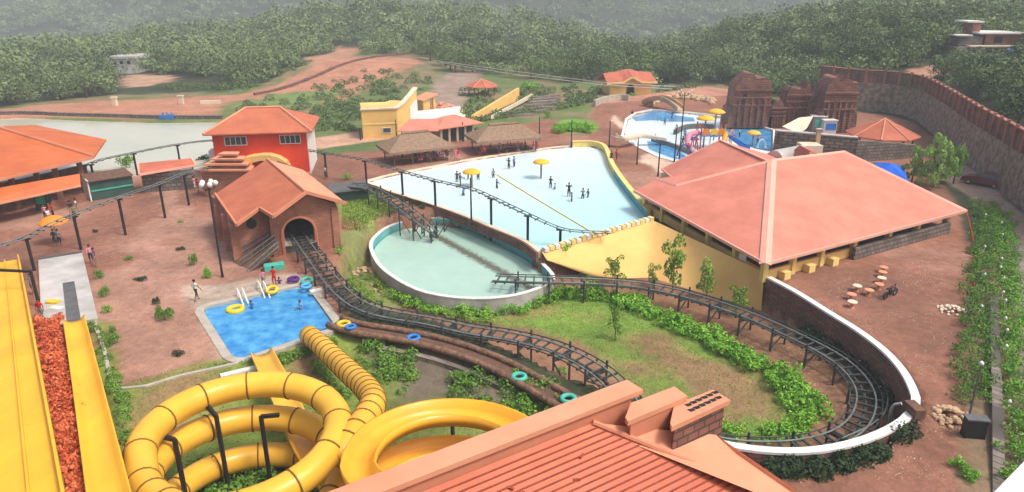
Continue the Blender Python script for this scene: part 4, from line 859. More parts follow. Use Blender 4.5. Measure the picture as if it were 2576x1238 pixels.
br = empty('arched_footbridge', W(1668, 280, 0), 'tan rockwork footbridge arching over the play pool', 'footbridge')
a_ = W(1622, 264, 0); b_ = W(1712, 282, 0)
m = MB(); bp2 = [a_.lerp(b_, t / 10) + UP * (.4 + 1.3 * math.sin(math.pi * t / 10)) for t in range(11)]; m.sweep(bp2, [(-.8, -.25), (.8, -.25), (.8, .0), (-.8, .0)]); m.build('deck', M['tan'], br)
for s_ in (-.75, .75): m = MB(); m.sweep(bp2, [(s_ - .08, 0), (s_ + .08, 0), (s_ + .08, .55), (s_ - .08, .55)]); m.build('parapet', M['tan'], br)
rk = MB()
for i in range(40):
    t = i / 39; q_ = W(1632 + 160 * t + random.uniform(-6, 6), 262 - 18 * math.sin(t * 3) + random.uniform(-5, 5), 0); r_ = random.uniform(.4, 1.1)
    rk.lathe(q_, [(r_ * .9, -.1), (r_, r_ * .3), (r_ * .6, r_ * .8), (r_ * .1, r_ * .95)], 6)
tag(rk.build('rockwork', M['tan'], None), 'heap of tan artificial rocks behind the play pool', 'rocks', kind='stuff')
def mushroom(p, h, r, label, par=None, poles='conc_dark'):
    t = empty('mushroom_shower', p, label, 'water feature')
    m = MB(); m.tube([p + UP * -.3, p + UP * h], .11, 8); m.build('stem', M['t_grey'], t)
    m = MB(); m.lathe(p + UP * h, [(r * .3, -.02), (r, -.14), (r * 1.02, -.05), (r * .75, r * .16), (r * .4, r * .27), (r * .1, r * .31)], 18); m.build('cap', M['yellow_slide2'], t, True); return t
mushroom(W(1187, 470, -.14), 1.75, 1.0, 'left yellow mushroom shower in the wave pool'); mushroom(W(1361, 449, -.14), 2.0, .95, 'right yellow mushroom shower in the wave pool')
mushroom(W(1769, 370, -.2), 4.0, 1.25, 'yellow mushroom top at the front of the orange play tower'); mushroom(W(1795, 352, -.2), 4.1, 1.25, 'higher yellow mushroom top behind the orange play tower'); mushroom(W(1892, 368, -.2), 1.9, 1.0, 'small yellow mushroom in the blue basin at right')
pt = empty('play_tower', W(1785, 372, -.2), 'orange water play tower with decks, panels and tube slide', 'play structure')
c_ = W(1785, 372, -.2)
for i, (dx, dy) in enumerate(((-1.6, -1), (1.6, -1), (1.6, 1.4), (-1.6, 1.4))): m = MB(); q_ = c_ + Vector((dx, dy, 0)); m.tube([q_, q_ + UP * 3.4], .1, 6); m.build('post', M['t_orange'] if i % 2 else M['t_red'], pt)
m = MB(); m.box(c_ + UP * 1.9, (3.4, 2.6, .15)); m.box(c_ + Vector((-2.6, .4, 1.2)), (1.8, 1.6, .12)); m.build('deck', M['t_blue'], pt)
for dx, k_ in ((-1.0, 't_orange'), (.1, 't_yellow'), (1.1, 't_orange')): m = MB(); m.box(c_ + Vector((dx, -1.15, 2.4)), (.9, .08, .9)); m.build('panel', M[k_], pt)
m = MB(); m.tube(spline([c_ + Vector((-1.8, -.5, 2.3)), c_ + Vector((-3.2, -.9, 1.9)), c_ + Vector((-3.6, -2.2, 1.0)), c_ + Vector((-3.0, -3.4, .1))], .3), .38, 8); m.build('tube_slide', M['t_pink'], pt, True)
m = MB(); m.tube(spline([c_ + Vector((1.8, -.8, 2.2)), c_ + Vector((1.2, -2.2, 1.3)), c_ + Vector((.6, -3.4, .2))], .3), .38, 8); m.build('tube_slide', M['orange_slide'], pt, True)
for dx in (-2.8, -.6, 2.1): m = MB(); q_ = c_ + Vector((dx, -2.0, 0)); m.tube([q_, q_ + UP * 1.9, q_ + Vector((.5, 0, 2.2)), q_ + Vector((.8, 0, 1.9))], .06, 6); m.build('spray_pipe', M['t_purple'], pt)
def arch(px, py, w_, h_, mat, label, rz=0):
    q_ = W(px, py, -.25); ax_ = Vector((math.cos(rz), math.sin(rz), 0)); P_ = [q_ + ax_ * (w_ * math.cos(math.pi * k / 12)) + UP * (h_ * math.sin(math.pi * k / 12)) for k in range(13)]
    t = empty('spray_arch', q_, label, 'water feature'); m = MB(); m.tube(P_, .08, 7); m.build('pipe', M[mat], t, True)
    for s_ in (-1, 1): m = MB(); m.lathe(q_ + ax_ * (w_ * s_), [(.2, 0), (.2, .12), (.1, .16)], 10); m.build('foot', M['white'], t)
arch(1720, 396, .9, 1.7, 't_purple', 'purple spray arch at the near side of the play pool'); arch(1745, 384, .7, 1.9, 't_red', 'red spray arch just left of the orange play tower', .5)
arch(1668, 304, .8, 1.3, 't_sky', 'sky blue spray arch in the upper blue water', .3); arch(1840, 352, .7, 1.5, 't_orange', 'orange spray arch at the left end of the blue basin', .8); arch(1915, 372, .6, 1.2, 't_white', 'white spray arch at the right end of the blue basin', .2)
bsl = empty('body_chute', W(1830, 350, 0), 'short blue chute running from the play tower to the basin', 'slide'); m = MB(); m.sweep(spline([c_ + Vector((1.7, .4, 1.9)), c_ + Vector((3.0, .2, 1.2)), c_ + Vector((4.3, -.6, .4)), c_ + Vector((5.0, -1.2, .05))], .3), [(-.45, .3), (-.4, 0), (.4, 0), (.45, .3), (.5, .3), (.45, -.07), (-.45, -.07), (-.5, .3)]); m.build('chute', M['blue_paint'], bsl)
m = MB(); m.tube([c_ + Vector((3.0, .2, -.1)), c_ + Vector((3.0, .2, 1.15))], .08, 6); m.build('support', M['white'], bsl)
# ================================================================ BRICK RUIN, STONE WALLS, TENT
ru = empty('brick_ruin', W(1960, 330, 0), 'mock ruined temple of weathered red brick with broken towers', 'ruin')
def tower(name, px0, px1, ytop, yb, dep, mat='brick_temple', steps=3, ragged=.5, seed=1):
    r = random.Random(seed); A0 = W(px0, yb, 0); B0 = W(px1, yb, 0); B0.y = A0.y = (A0.y + B0.y) / 2
    z_ = WY((px0 + px1) / 2, ytop, A0.y).z; m = MB(); n = 7; L = (B0.x - A0.x)
    out = [(0, 0), (0.04, z_ * .35), (.10, z_ * .38), (.12, z_ * .8)]
    for k in range(n + 1): out.append((.14 + .72 * k / n, z_ - ragged * r.random() - (.9 if k in (0, n) else 0)))
    out += [(.88, z_ * .8), (.90, z_ * .38), (.96, z_ * .35), (1, 0)]
    m.prism([Vector((A0.x + L * a, A0.y, z)) for a, z in out], (0, dep, 0))
    for k in range(steps):
        zz_ = z_ * (.42 + .14 * k); m.box(((A0.x + B0.x) / 2, A0.y - .1, zz_), (L * .84, .35, .25))
    for k in range(5): m.box((A0.x + L * (.22 + .14 * k), A0.y - .08, z_ * .30), (L * .05, .25, z_ * .5))
    m.build(name, M[mat], ru)
tower('tower', 1828, 1942, 184, 322, 4, ragged=1.0, seed=2)
tower('tower', 1962, 2040, 206, 318, 3, ragged=1.2, seed=5)
tower('tower', 2052, 2152, 190, 335, 4, ragged=1.2, seed=9)
tower('curtain_wall', 1930, 1975, 250, 322, 1.5, ragged=1, seed=4); tower('curtain_wall', 2030, 2062, 236, 326, 1.5, ragged=1, seed=6)
for x0_, x1_, y0_, y1_ in ((2075, 2092, 262, 300), (2104, 2122, 258, 300), (1868, 1880, 236, 262)):
    Yb = W(2100, 335, 0).y - .15 if x0_ > 2000 else W(1880, 322, 0).y - .15
    a_ = WY(x0_, y1_, Yb); b_ = WY(x1_, y0_, Yb); m = MB(); m.box(((a_.x + b_.x) / 2, Yb, (a_.z + b_.z) / 2), (b_.x - a_.x, .1, b_.z - a_.z)); m.build('niche', M['black'], ru)
m = MB(); a_ = W(1946, 392, 0); b_ = W(2150, 408, 0); Y0 = a_.y
ta = WY(1950, 330, a_.y).z; tb = WY(2150, 348, b_.y).z
m.prism([a_, b_, b_ + UP * tb, a_ + UP * ta], (0, .6, 0)); _c = W(2300, 398, 0); m.prism([b_, _c, _c + UP * 1.7, b_ + UP * (tb - .3)], (0, .6, 0)); tag(m.build('stone_boundary_wall', M['stone']), 'dark grey stone wall behind the big pink roof', 'wall')
m = MB(); m.beam(a_ + UP * (ta + .06) + Vector((0, .3, 0)), b_ + UP * (tb + .06) + Vector((0, .3, 0)), .8, .14); tag(m.build('wall_coping', M['conc_white']), 'pale coping slab lying on the dark grey stone wall', 'coping')
tn = empty('shade_sail', W(2000, 345, 0), 'cream fabric canopy sagging in front of the brick ruin', 'canopy')
p_ = [W(1968, 318, 3.2), W(2012, 336, 2.4), W(2030, 322, 2.9), W(2046, 292, 3.6), W(2010, 296, 3.6)]; cc_ = sum(p_, Vector()) / 5 - UP * .15
m = MB(); m.shell([[p_[k], p_[(k + 1) % 5], cc_] for k in range(5)], .05); m.build('fabric', M['cream'], tn)
for q_ in (p_[0], p_[2], p_[3]): m = MB(); m.tube([Vector((q_.x, q_.y, 0)), q_], .05, 5); m.build('pole', M['wood'], tn)
for (px_, sz_, mt_, lb_) in (((2081, 338), (1.9, 1.2, 2.1), 'blue_paint', 'blue and white cabin beside the cream canopy'), ((2053, 334), (1.9, 1.4, 2.5), 't_teal', 'pale teal cabin between canopy and blue cabin')):
    t = empty('cabin', W(*px_), lb_, 'cabin'); m = MB(); q_ = W(*px_); m.box(q_ + UP * sz_[2] / 2, sz_); m.build('body', M['t_white'] if mt_ == 'blue_paint' else M['t_grey'], t)
    m = MB(); m.box(q_ + Vector((.1, -sz_[1] / 2 - .02, sz_[2] * .6)), (sz_[0] * .8, .06, sz_[2] * .45)); m.build('window', M[mt_], t)
    m = MB(); m.box(q_ + UP * (sz_[2] + .06), (sz_[0] + .2, sz_[1] + .2, .1)); m.build('roof', M['white'], t)
vt = MB(); a_ = W(1948, 402, 2.0); b_ = W(2016, 388, 2.0)
pr = [( -1.1 * math.cos(math.pi * k / 10), 1.1 * math.sin(math.pi * k / 10)) for k in range(11)]; vt.sweep([a_, b_], pr); tag(vt.build('vaulted_canopy', M['conc_white']), 'pale grey rounded canopy showing behind the pink roof ridge', 'canopy')
sr = empty('small_pink_roof', W(2043, 420, 0), 'small pink gabled roof peeping over the hall ridge', 'building')
m = MB(); P_ = W(2038, 380, 3.6); m.shell([[W(2012, 400, 2.4), P_, P_ + Vector((0, 3, 0)), W(2012, 400, 2.4) + Vector((0, 3, 0))], [P_, W(2075, 394, 2.4), W(2075, 394, 2.4) + Vector((0, 3, 0)), P_ + Vector((0, 3, 0))]], .12); m.build('roof', M['tile_red'], sr)
m = MB(); q_ = W(2043, 412, 0); m.box(q_ + Vector((0, 1.5, 1.1)), (2.4, 2.4, 2.2)); m.build('wall', M['cream'], sr)
ch = empty('chimney', W(2049, 395, 0), 'tan chimney pier in front of the grey stone wall', 'chimney'); m = MB(); q_ = W(2049, 400, 0); m.box(q_ + UP * 1.9, (.5, .5, 3.8)); m.build('shaft', M['tan'], ch); m = MB(); m.box(q_ + UP * 3.85, (.7, .7, .14)); m.build('cap', M['concrete'], ch)
# long stone wall with brick parapet and piers
sw = empty('long_stone_wall', STONEW[4], 'long tall grey stone wall topped by brick parapet with piers', 'wall')
sp_ = spline(STONEW, 1.2)
m = MB(); m.sweep(sp_, [(-.5, -.5), (.35, -.5), (.2, 4.8), (-.5, 4.8)]); m.build('stone_wall', M['stone_long'], sw)
m = MB(); m.sweep(sp_, [(-.42, 4.8), (-.02, 4.8), (-.02, 6.9), (-.42, 6.9)]); m.build('brick_parapet', M['brick_dark'], sw)
m = MB(); m.sweep(sp_, [(-.5, 6.9), (.06, 6.9), (.06, 7.02), (-.5, 7.02)]); m.build('coping', M['brick'], sw)
acc = 0; cnt = 0
for a_, b_ in zip(sp_[:-1], sp_[1:]):
    acc += (b_ - a_).length
    if acc > 1.9 and cnt < 90:
        acc = 0; cnt += 1; m = MB(); d_ = (b_ - a_).normalized(); r_ = Vector((d_.y, -d_.x, 0)); m.box(b_ + r_ * .06 + UP * 6.0, (.32, .3, 2.6), math.atan2(d_.y, d_.x)); m.build('pier', M['brick'], sw)

# ================================================================ TRACKS
def track(t, path, gauge=1.1, tie=.7, sup=2.6, side=0, railmat='rail_metal', post='dark_metal', ties_individual=60, rr=.06, under=None, step=.35, tw=.12, skip_sup=None, knob=True):
    P_ = spline(path, step); rt_ = []
    for i, p in enumerate(P_):
        d = P_[min(i + 1, len(P_) - 1)] - P_[max(i - 1, 0)]; r = Vector((d.y, -d.x, 0)).normalized(); rt_.append(r)
    for s in (-1, 1):
        m = MB(); m.tube([p + r * (s * gauge / 2) for p, r in zip(P_, rt_)], rr, 6); m.build('rail', M[railmat], t, True)
    m = MB(); m.tube([p - UP * (.28 if side else .1) for p in P_], .1 if side else .035, 6); m.build('spine', M[post], t, True)
    if side:
        for s in (-1, 1):
            m = MB(); m.tube([p + r * (s * side) + UP * .02 for p, r in zip(P_, rt_)], .045, 5); m.build('guard_rail', M[post], t, True)
    L = 0; lt = 0; ls = 1.0; ties = []; cnt = 0
    for i in range(1, len(P_)):
        L += (P_[i] - P_[i - 1]).length
        if L - lt >= tie: lt = L; ties.append(i)
        if L - ls >= sup:
            ls = L; p = P_[i]; r = rt_[i]; g_ = T(p.x, p.y)
            if skip_sup and skip_sup(p): continue
            if p.z - g_ > .5:
                m = MB(); w_ = max(gauge * .5, side * .95)
                for s in (-1, 1): m.tube([Vector((p.x, p.y, g_ - .2)) + r * (s * w_), p + r * (s * w_) + UP * (.32 if knob else -.2)], .075, 6)
                m.beam(p + r * w_ - UP * .3, p - r * w_ - UP * .3, .14, .16); m.beam(Vector((p.x, p.y, g_ + .2)) - r * w_, p + r * w_ - UP * .4, .07); m.build('support', M[post], t)
    ties.sort(key=lambda i: P_[i].length); near_ = ties[:ties_individual]; rest = ties[ties_individual:]
    hw = max(gauge / 2 + .08, side)
    for i in near_:
        m = MB(); m.beam(P_[i] + rt_[i] * hw - UP * .08, P_[i] - rt_[i] * hw - UP * .08, tw, .08); m.build('cross_tie', M[post], t)
    if rest:
        m = MB()
        for i in rest: m.beam(P_[i] + rt_[i] * hw - UP * .08, P_[i] - rt_[i] * hw - UP * .08, tw, .08)
        o = m.build('cross_ties', M[post], t); o['kind'] = 'stuff'
    return P_
ct = empty('coaster_track', W(950, 785, -2), 'dark steel water coaster track from the station round the lawn to the oval pool', 'coaster track')
zt_ = .9
tp = [(748, 588, 1.2), (790, 648, 1.1), (835, 708, .9), (880, 752, .8), (930, 778, .7), (985, 792, .6), (1080, 808, .6), (1180, 830, .7), (1280, 846, .8), (1370, 868, .9), (1440, 895, .9), (1500, 930, .8), (1550, 975, .6), (1600, 1030, .3), (1680, 1080, .0), (1780, 1108, -.5), (1880, 1124, -.8), (1990, 1124, -1.0), (2080, 1108, -1.2), (2140, 1080, -1.2), (2172, 1040, -1.2), (2178, 990, -1.2), (2150, 940, -1.1), (2095, 895, -1.0), (2010, 850, -.9), (1900, 800, -.8), (1800, 764, -.8), (1700, 735, -.9), (1600, 716, -.9), (1480, 707, -.8), (1380, 704, -.6), (1300, 702, -.6), (1242, 700, -.7)]
MAIN = track(ct, [W(*p) for p in tp], gauge=1.0, side=.85, tie=.6, sup=2.4, ties_individual=90)
m = MB(); lp_ = spline([W(x + 42, y - 2, z - .05) for x, y, z in [(2100, 882, -1), (2150, 925, -1.1), (2185, 975, -1.2), (2188, 1030, -1.2), (2150, 1070, -1.2), (2075, 1105, -1.2)]], .5); m.tube(lp_, .05, 6); m.build('outer_guard_rail', M['rail_metal'], ct, True)
s_t = empty('coaster_dive_track', W(1000, 520, -.5), 'dark steel track dropping over a trestle into the oval pool', 'coaster track')
track(s_t, [W(*p) for p in [(880, 466, 1.6), (928, 472, 1.5), (985, 502, 1.2), (1030, 535, .7), (1065, 562, .0), (1098, 590, -1.0)]], gauge=1.0, side=.8, tie=.6, sup=1.9, ties_individual=30)
tr_ = empty('splash_trestle', W(1075, 600, -1.6), 'dark steel trestle standing in the far left end of the oval pool', 'trestle')
for k, (x0_, y0_) in enumerate(((1045, 590), (1062, 596), (1082, 604), (1100, 606), (1118, 590))):
    m = MB(); q_ = W(x0_, y0_, -1.9); m.tube([q_, q_ + UP * (1.8 + .2 * (k % 2))], .07, 6); m.beam(q_ + UP * .3, q_ + Vector((.9, .4, 1.7)), .07); m.build('post', M['dark_metal'], tr_)
# elevated thin track (pedal monorail)
mr_ = empty('monorail_track', W(1100, 500, 2), 'thin elevated rail on slim posts crossing above the wave pool edge', 'monorail track')
track(mr_, [W(*p) for p in [(205, 420, 2.7), (260, 400, 2.7), (335, 384, 2.7), (445, 363, 2.7), (535, 353, 2.7), (650, 356, 2.7), (790, 380, 2.9), (918, 402, 2.9), (1010, 430, 2.7), (1093, 453, 2.9), (1186, 475, 2.8), (1235, 495, 2.7), (1328, 539, 2.4), (1410, 574, 1.5), (1466, 582, 1.2), (1535, 585, .9)]], gauge=.5, side=0, tie=.8, sup=1e9, ties_individual=50, rr=.045, tw=.09)
mr2 = empty('monorail_track', W(300, 500, 2), 'thin elevated rail on tall dark posts over the left plaza', 'monorail track')
track(mr2, [W(*p) for p in [(-60, 640, 2.8), (0, 617, 2.8), (65, 596, 2.8), (120, 568, 2.9), (184, 540, 3.1), (297, 497, 3.5), (400, 462, 3.4), (462, 437, 3.3), (560, 412, 3.2)]], gauge=.5, side=0, tie=.8, sup=1e9, ties_individual=40, rr=.045, tw=.09)
def rail_post2(q_, par):
    g_ = T(q_.x, q_.y) - .2; m = MB(); m.tube([Vector((q_.x, q_.y, g_)), q_ - UP * .15], .12, 8); m.beam(q_ + Vector((-.35, 0, -.16)), q_ + Vector((.35, 0, -.16)), .12, .12); m.build('post', M['black'], par)
def rail_post(px, py, z, par, ztop, k=0):
    q_ = W(px, py, 0); q_.z = T(q_.x, q_.y) - .1; m = MB(); m.tube([q_, Vector((q_.x, q_.y, ztop - .25))], .13, 8); m.beam(Vector((q_.x - .35, q_.y, ztop - .22)), Vector((q_.x + .35, q_.y, ztop - .22)), .14, .14); m.build('post', M['black'], par)
for px_, py_, z_ in ((65, 596, 2.8), (184, 540, 3.1), (297, 497, 3.5), (400, 462, 3.4), (462, 437, 3.3)): q_ = W(px_, py_, z_); rail_post2(q_, mr2)
for px_, py_, z_ in ((228, 411, 2.7), (335, 384, 2.7), (445, 363, 2.7), (816, 384, 2.9), (918, 402, 2.9), (1010, 430, 2.7), (1093, 453, 2.9), (1235, 495, 2.7), (1328, 539, 2.4), (1410, 574, 1.5)): rail_post2(W(px_, py_, z_), mr_)
# lamp posts
def lamp(px, py, ytop, label, globes=5, z=None, r=.16, arm=.42, group=None, name='lamp_post'):
    q_ = W(px, py, 0) if z is None else W(px, py, z); zt__ = WY(px, ytop, q_.y).z; t = empty(name, q_, label, 'lamp post', group)
    m = MB(); m.tube([q_ - UP * .2, q_ + UP * .5, Vector((q_.x, q_.y, zt__ - .2))], [.13, .09, .06], 8); m.build('pole', M['black'], t)
    for k in range(globes):
        a = k * 2 * math.pi / max(globes, 1) + .3; e_ = Vector((q_.x + arm * math.cos(a), q_.y + arm * math.sin(a), zt__ - .1)); m = MB(); m.tube([Vector((q_.x, q_.y, zt__ - .5)), Vector(((q_.x + e_.x) / 2, (q_.y + e_.y) / 2, zt__ - .6)), e_ - UP * r], .03, 5); m.build('arm', M['black'], t)
        m = MB(); m.lathe(e_, [(r * .3, -r), (r * .8, -r * .6), (r, 0), (r * .8, r * .6), (r * .3, r)], 12); m.build('globe', M['white'], t, True)
    return t
lamp(560, 697, 458, 'tall black lamp post with a cluster of white globes beside the station', 5, r=.2, arm=.5)
lamp(1186, 562, 442, 'slim dark lamp post on the near edge of the wave pool', 0)
lamp(1708, 409, 228, 'tall dark lamp post with curled arms over the play pool', 4, r=.12, arm=.9)
for x_, y0_, y1_, lb_ in ((1602, 414, 343, 'dark pole in front of the cream chute'), (1655, 444, 358, 'dark pole nearest the pink roof corner, left of the wing'), (1696, 408, 311, 'dark pole directly left of the tall curled lamp post'),
                       (1437, 369, 298, 'dark pole at the far top edge of the wave pool'), (1357, 352, 290, 'dark pole behind the farther thatched hut'), (1165, 356, 303, 'dark pole in front of the right small red roof'), (1100, 352, 305, 'dark pole between the two small red roofs'),
                       (998, 352, 297, 'dark pole at the corner of the yellow building'), (907, 352, 318, 'dark pole left of the yellow building'), (1532, 372, 300, 'dark pole beside the left end of the cream chute'), (787, 345, 296, 'thin dark pole right of the red house')):
    lamp(x_, y0_, y1_, lb_, 0, name='pole')
# cables over the slope
for k, pr_ in enumerate((((1090, 152), (1300, 180), (1520, 208), (1700, 218)), ((1110, 158), (1300, 188), (1520, 214), (1690, 224)))):
    m = MB(); m.tube([W(x, y, 4.5) for x, y in pr_], .05, 5); tag(m.build('overhead_cable', M['t_white']), ['upper pale cable strung above the wooded slope', 'lower pale cable strung above the wooded slope'][k], 'cable')

# ================================================================ SLIDES
def trough(name, label, path, w, mat, wall=.35, lanes=1, step=.6, th=.07, cat='slide'):
    t = empty(name, path[0], label, cat); P_ = spline(path, step); h = w / 2
    if lanes == 1:
        n = 8; prof = [(-h + w * k / n, wall * (abs(2 * k / n - 1)) ** 3.2) for k in range(n + 1)]
        prof = prof + [(h + .07, wall + .03), (h + .03, -.06), (-h - .03, -.06), (-h - .07, wall + .03)]
    else:
        prof = [(-h - .1, -.08), (-h - .1, wall), (-h, wall)]
        for k in range(lanes):
            a = -h + w * k / lanes; b = -h + w * (k + 1) / lanes; prof += [(a, .0), (b - .05, 0)] + ([(b - .05, .17), (b + .03, .17)] if k < lanes - 1 else [])
        prof += [(h, wall), (h + .1, wall), (h + .1, -.08)]
    m = MB(); m.sweep(P_, prof); m.build('chute', M[mat], t, lanes == 1); return t, P_
e0 = W(46, 652, .35); e1 = W(155, 1238, 5.1); _q = (e1 - e0); sd_ = Vector((-_q.y, _q.x, 0)).normalized(); sd_ = sd_ if sd_.x < 0 else -sd_; wd = 3.6
t, P_ = trough('multi_lane_slide', 'broad yellow multi lane racing slide running off the left edge', [e0 + sd_ * wd / 2, e0.lerp(e1, .3) + sd_ * wd / 2 - UP * .2, e0.lerp(e1, .6) + sd_ * wd / 2 - UP * .15, e1 + sd_ * wd / 2, e0.lerp(e1, 1.35) + sd_ * wd / 2], wd, 'yellow_slide2', .4, lanes=4)
for k in range(8, len(P_) - 1, 16):
    m = MB(); d_ = (P_[k + 1] - P_[k - 1]); d_.z = 0; r_ = Vector((d_.y, -d_.x, 0)).normalized(); m.beam(P_[k] + r_ * (wd / 2 + .1) + UP * .012, P_[k] - r_ * (wd / 2 + .1) + UP * .012, .05, .012); m.build('joint', M['yellow_slide'], t)
f0 = W(188, 808, .3); f1 = W(274, 1238, 5.1)
t, P_ = trough('body_slide', 'narrow straight yellow slide beside the red shrubs', [f0, f0.lerp(f1, .35) - UP * .25, f0.lerp(f1, .65) - UP * .2, f1, f0.lerp(f1, 1.3)], 1.1, 'yellow_slide2', .3)
# embankment under both slides
em = MB(); n_ = 14
for k in range(n_):
    pass
L_ = []; R_ = []
for k in range(n_ + 1):
    s_ = k / n_ * 1.3; pa_ = e0.lerp(e1, s_) + sd_ * (wd + .3); pb_ = f0.lerp(f1, s_) + Vector((.75, 0, 0)); zz_ = max(min(pa_.z, pb_.z) - .75, -.2)
    L_.append(Vector((pa_.x, pb_.y if k else pa_.y, zz_))); R_.append(Vector((pb_.x, pb_.y, zz_)))
for k in range(n_): em.prism([L_[k], R_[k], R_[k + 1], L_[k + 1]], (0, 0, -3))
tag(em.build('embankment', M['soil']), kind='structure')
# white run-out platform
wp = empty('slide_platform', W(165, 720, 0), 'whitewashed concrete run out slab with a dark sunken channel', 'platform')
m = MB(); m.prism([W(96, 652, .25), W(206, 634, .25), W(246, 800, .25), W(105, 826, .25)], (0, 0, -.4)); m.build('slab', M['conc_white'], wp)
m = MB(); m.prism([W(157, 712, .256), W(187, 707, .256), W(204, 806, .256), W(168, 812, .256)], (0, 0, -.003)); m.build('channel', M['conc_dark'], wp)
m = MB(); m.beam(W(96, 652, .3), W(206, 634, .3), .15, .2); m.build('end_beam', M['conc_dark'], wp)
# closed yellow coil
def tube_slide(name, label, path, r, seam_step=1.9, mat='yellow_slide', step=.35, seams=True):
    t = empty(name, path[0], label, 'tube slide'); P_ = spline(path, step); m = MB(); m.tube(P_, r, 18, caps=True); m.build('tube', M[mat], t, True)
    L = 0; last = 0
    for i in range(1, len(P_) - 1):
        L += (P_[i] - P_[i - 1]).length
        if L - last > (seam_step if callable(seam_step) is False else seam_step(L)):
            last = L; d = (P_[i + 1] - P_[i - 1]).normalized(); m = MB(); m.tube([P_[i] - d * .035, P_[i] + d * .035], r + .035, 18); m.build('flange', M['seam'], t, True)
    return t, P_
cc = Vector((-11.1, 24.4, 0)); RR = 3.8
zk = [(210, 3.8), (150, 3.7), (90, 3.6), (0, 3.4), (-90, 2.9), (-180, 2.3), (-270, 1.75), (-360, 1.2), (-450, .6), (-540, .1), (-630, -.35), (-700, -.35)]
def hel(c, r, zk, a0, a1, st=15):
    out = []; a = a0
    while a >= a1: out.append(Vector((c.x + r * math.cos(R(a)), c.y + r * math.sin(R(a)), float(np.interp(-a, [-k[0] for k in zk], [k[1] for k in zk]))))); a -= st
    return out
pth = [Vector((-5.5, 13.5, 7.0)), Vector((-8.2, 16.3, 5.6)), Vector((-10.9, 18.6, 4.5)), Vector((-13.2, 20.6, 3.95))] + hel(cc, RR, zk, 212, -690)
t, P_ = tube_slide('coiled_tube_slide', 'large coiled yellow tube slide with brown joints', pth, .60, lambda L: 1.0 if L < 12 else 1.95)
def trough_t(*a, **k): return trough(*a, **k)
t2, _ = trough('open_exit_slide', 'open yellow chute dropping into the near edge of the blue pool', [W(658, 892, .15), W(684, 945, .5), W(712, 1000, .45), W(748, 1080, .5), W(790, 1160, .6), W(850, 1240, .9), W(900, 1330, 1.5)], 1.15, 'yellow_slide', .35)
t3, _ = tube_slide('ribbed_tube_slide', 'closed yellow tube slide with many ribs ending at the blue pool', [W(776, 842, .6), W(800, 862, .75), W(840, 900, 1.1), W(885, 942, 1.7), W(925, 980, 2.3), W(938, 1015, 2.9), (W(915, 1060, 3.3)), W(880, 1110, 3.3), W(845, 1160, 3.0)], .6, .62)
oc_ = Vector((-2.2, 21.8, 0)); ok_ = [(240, 4.7), (180, 4.2), (90, 3.8), (0, 3.6), (-90, 3.2), (-180, 2.6), (-270, 1.9), (-360, 1.8), (-450, 1.2)]
t4, _ = trough('open_spiral_slide', 'wide open orange spiral slide curling behind the salmon roof', [Vector((-1.0, 13.5, 7.5)), Vector((-3.2, 16.5, 6.0))] + hel(oc_, 3.45, ok_, 205, -400), 1.12, 'open_yellow', .5, step=.35)
# black steel supports of the slides
def support(pts_px, foot, label):
    q_ = W(*foot); t = empty('slide_support', q_, label, 'steel post'); Y_ = q_.y; top = WY(*pts_px[0], Y_)
    m = MB(); m.tube([q_ - UP * .3, Vector((q_.x, Y_, top.z))], .11, 8); m.build('column', M['black'], t)
    if len(pts_px) > 1: b_ = WY(*pts_px[1], Y_); m = MB(); m.beam(Vector((q_.x, Y_, top.z)), Vector((b_.x, Y_, b_.z)), .16, .16); m.build('bracket', M['black'], t)
support([(448, 1106), (404, 1098)], (478, 1300, -1), 'black bracketed post inside the left of the coil'); support([(546, 1048), (522, 1022)], (576, 1232, -1), 'black bent post at the centre of the coil')
support([(668, 1048), (702, 1044)], (682, 1222, -1), 'black post with right hand bracket inside the coil'); support([(980, 1132), (1012, 1150)], (992, 1222, -1), 'black post inside the open orange spiral'); support([(1126, 1070)], (1140, 1118, -1), 'thin black post behind the orange spiral')
support([(82, 683), (-14, 679)], (100, 772, 0), 'black post with a long arm reaching over the top of the multi lane slide')
support([(520, 1150), (545, 1160)], (543, 1215, -1), 'short black strut beside the lowest coil ring')
# old brown river channel with tubes
rc = empty('river_channel', W(1000, 840, 0), 'weathered brown raised water channel carrying floating tubes', 'water channel')
rp_ = spline([W(x, y, z) for x, y, z in [(842, 812, .1), (900, 830, .1), (1000, 846, .1), (1080, 862, .1), (1160, 885, .1), (1240, 915, .1), (1310, 950, .1), (1370, 985, .1), (1450, 1030, .1), (1550, 1090, .1)]], .5)
m = MB(); m.sweep(rp_, [(-.5, -.25), (.5, -.25), (.5, 0), (-.5, 0)]); m.build('bed', M['rust'], rc)
for s_ in (-.62, .62):
    m = MB(); pl_ = []
    for i, p in enumerate(rp_): d = rp_[min(i + 1, len(rp_) - 1)] - rp_[max(i - 1, 0)]; r_ = Vector((d.y, -d.x, 0)).normalized(); pl_.append(p + r_ * s_ + UP * .12)
    m.tube(pl_, .2, 9); m.build('side_pipe', M['channel'] if 'channel' in M else M['rust2'] if 'rust2' in M else nmat('rusty_brown_pipe', (.30, .17, .11), (.12, .07, .05), 3.2, bump=1.0, bscale=7, detail=9), rc, True)
for i in range(6, len(rp_) - 4, 9): m = MB(); p = rp_[i]; g_ = T(p.x, p.y); m.box(Vector((p.x, p.y, (p.z - .3 + g_) / 2)), (.5, .9, max(.2, p.z - .3 - g_ + .2)), .5); m.build('pier', M['stone'], rc)
wl = MB(); wl.sweep([p + Vector((-.3, -1.0, 0)) for p in rp_[8:-14]], [(-.25, -1.8), (.25, -1.8), (.2, -.35), (-.2, -.35)]); tag(wl.build('rubble_wall', M['stone_pale']), 'rubble stone retaining wall below the brown water channel', 'wall')
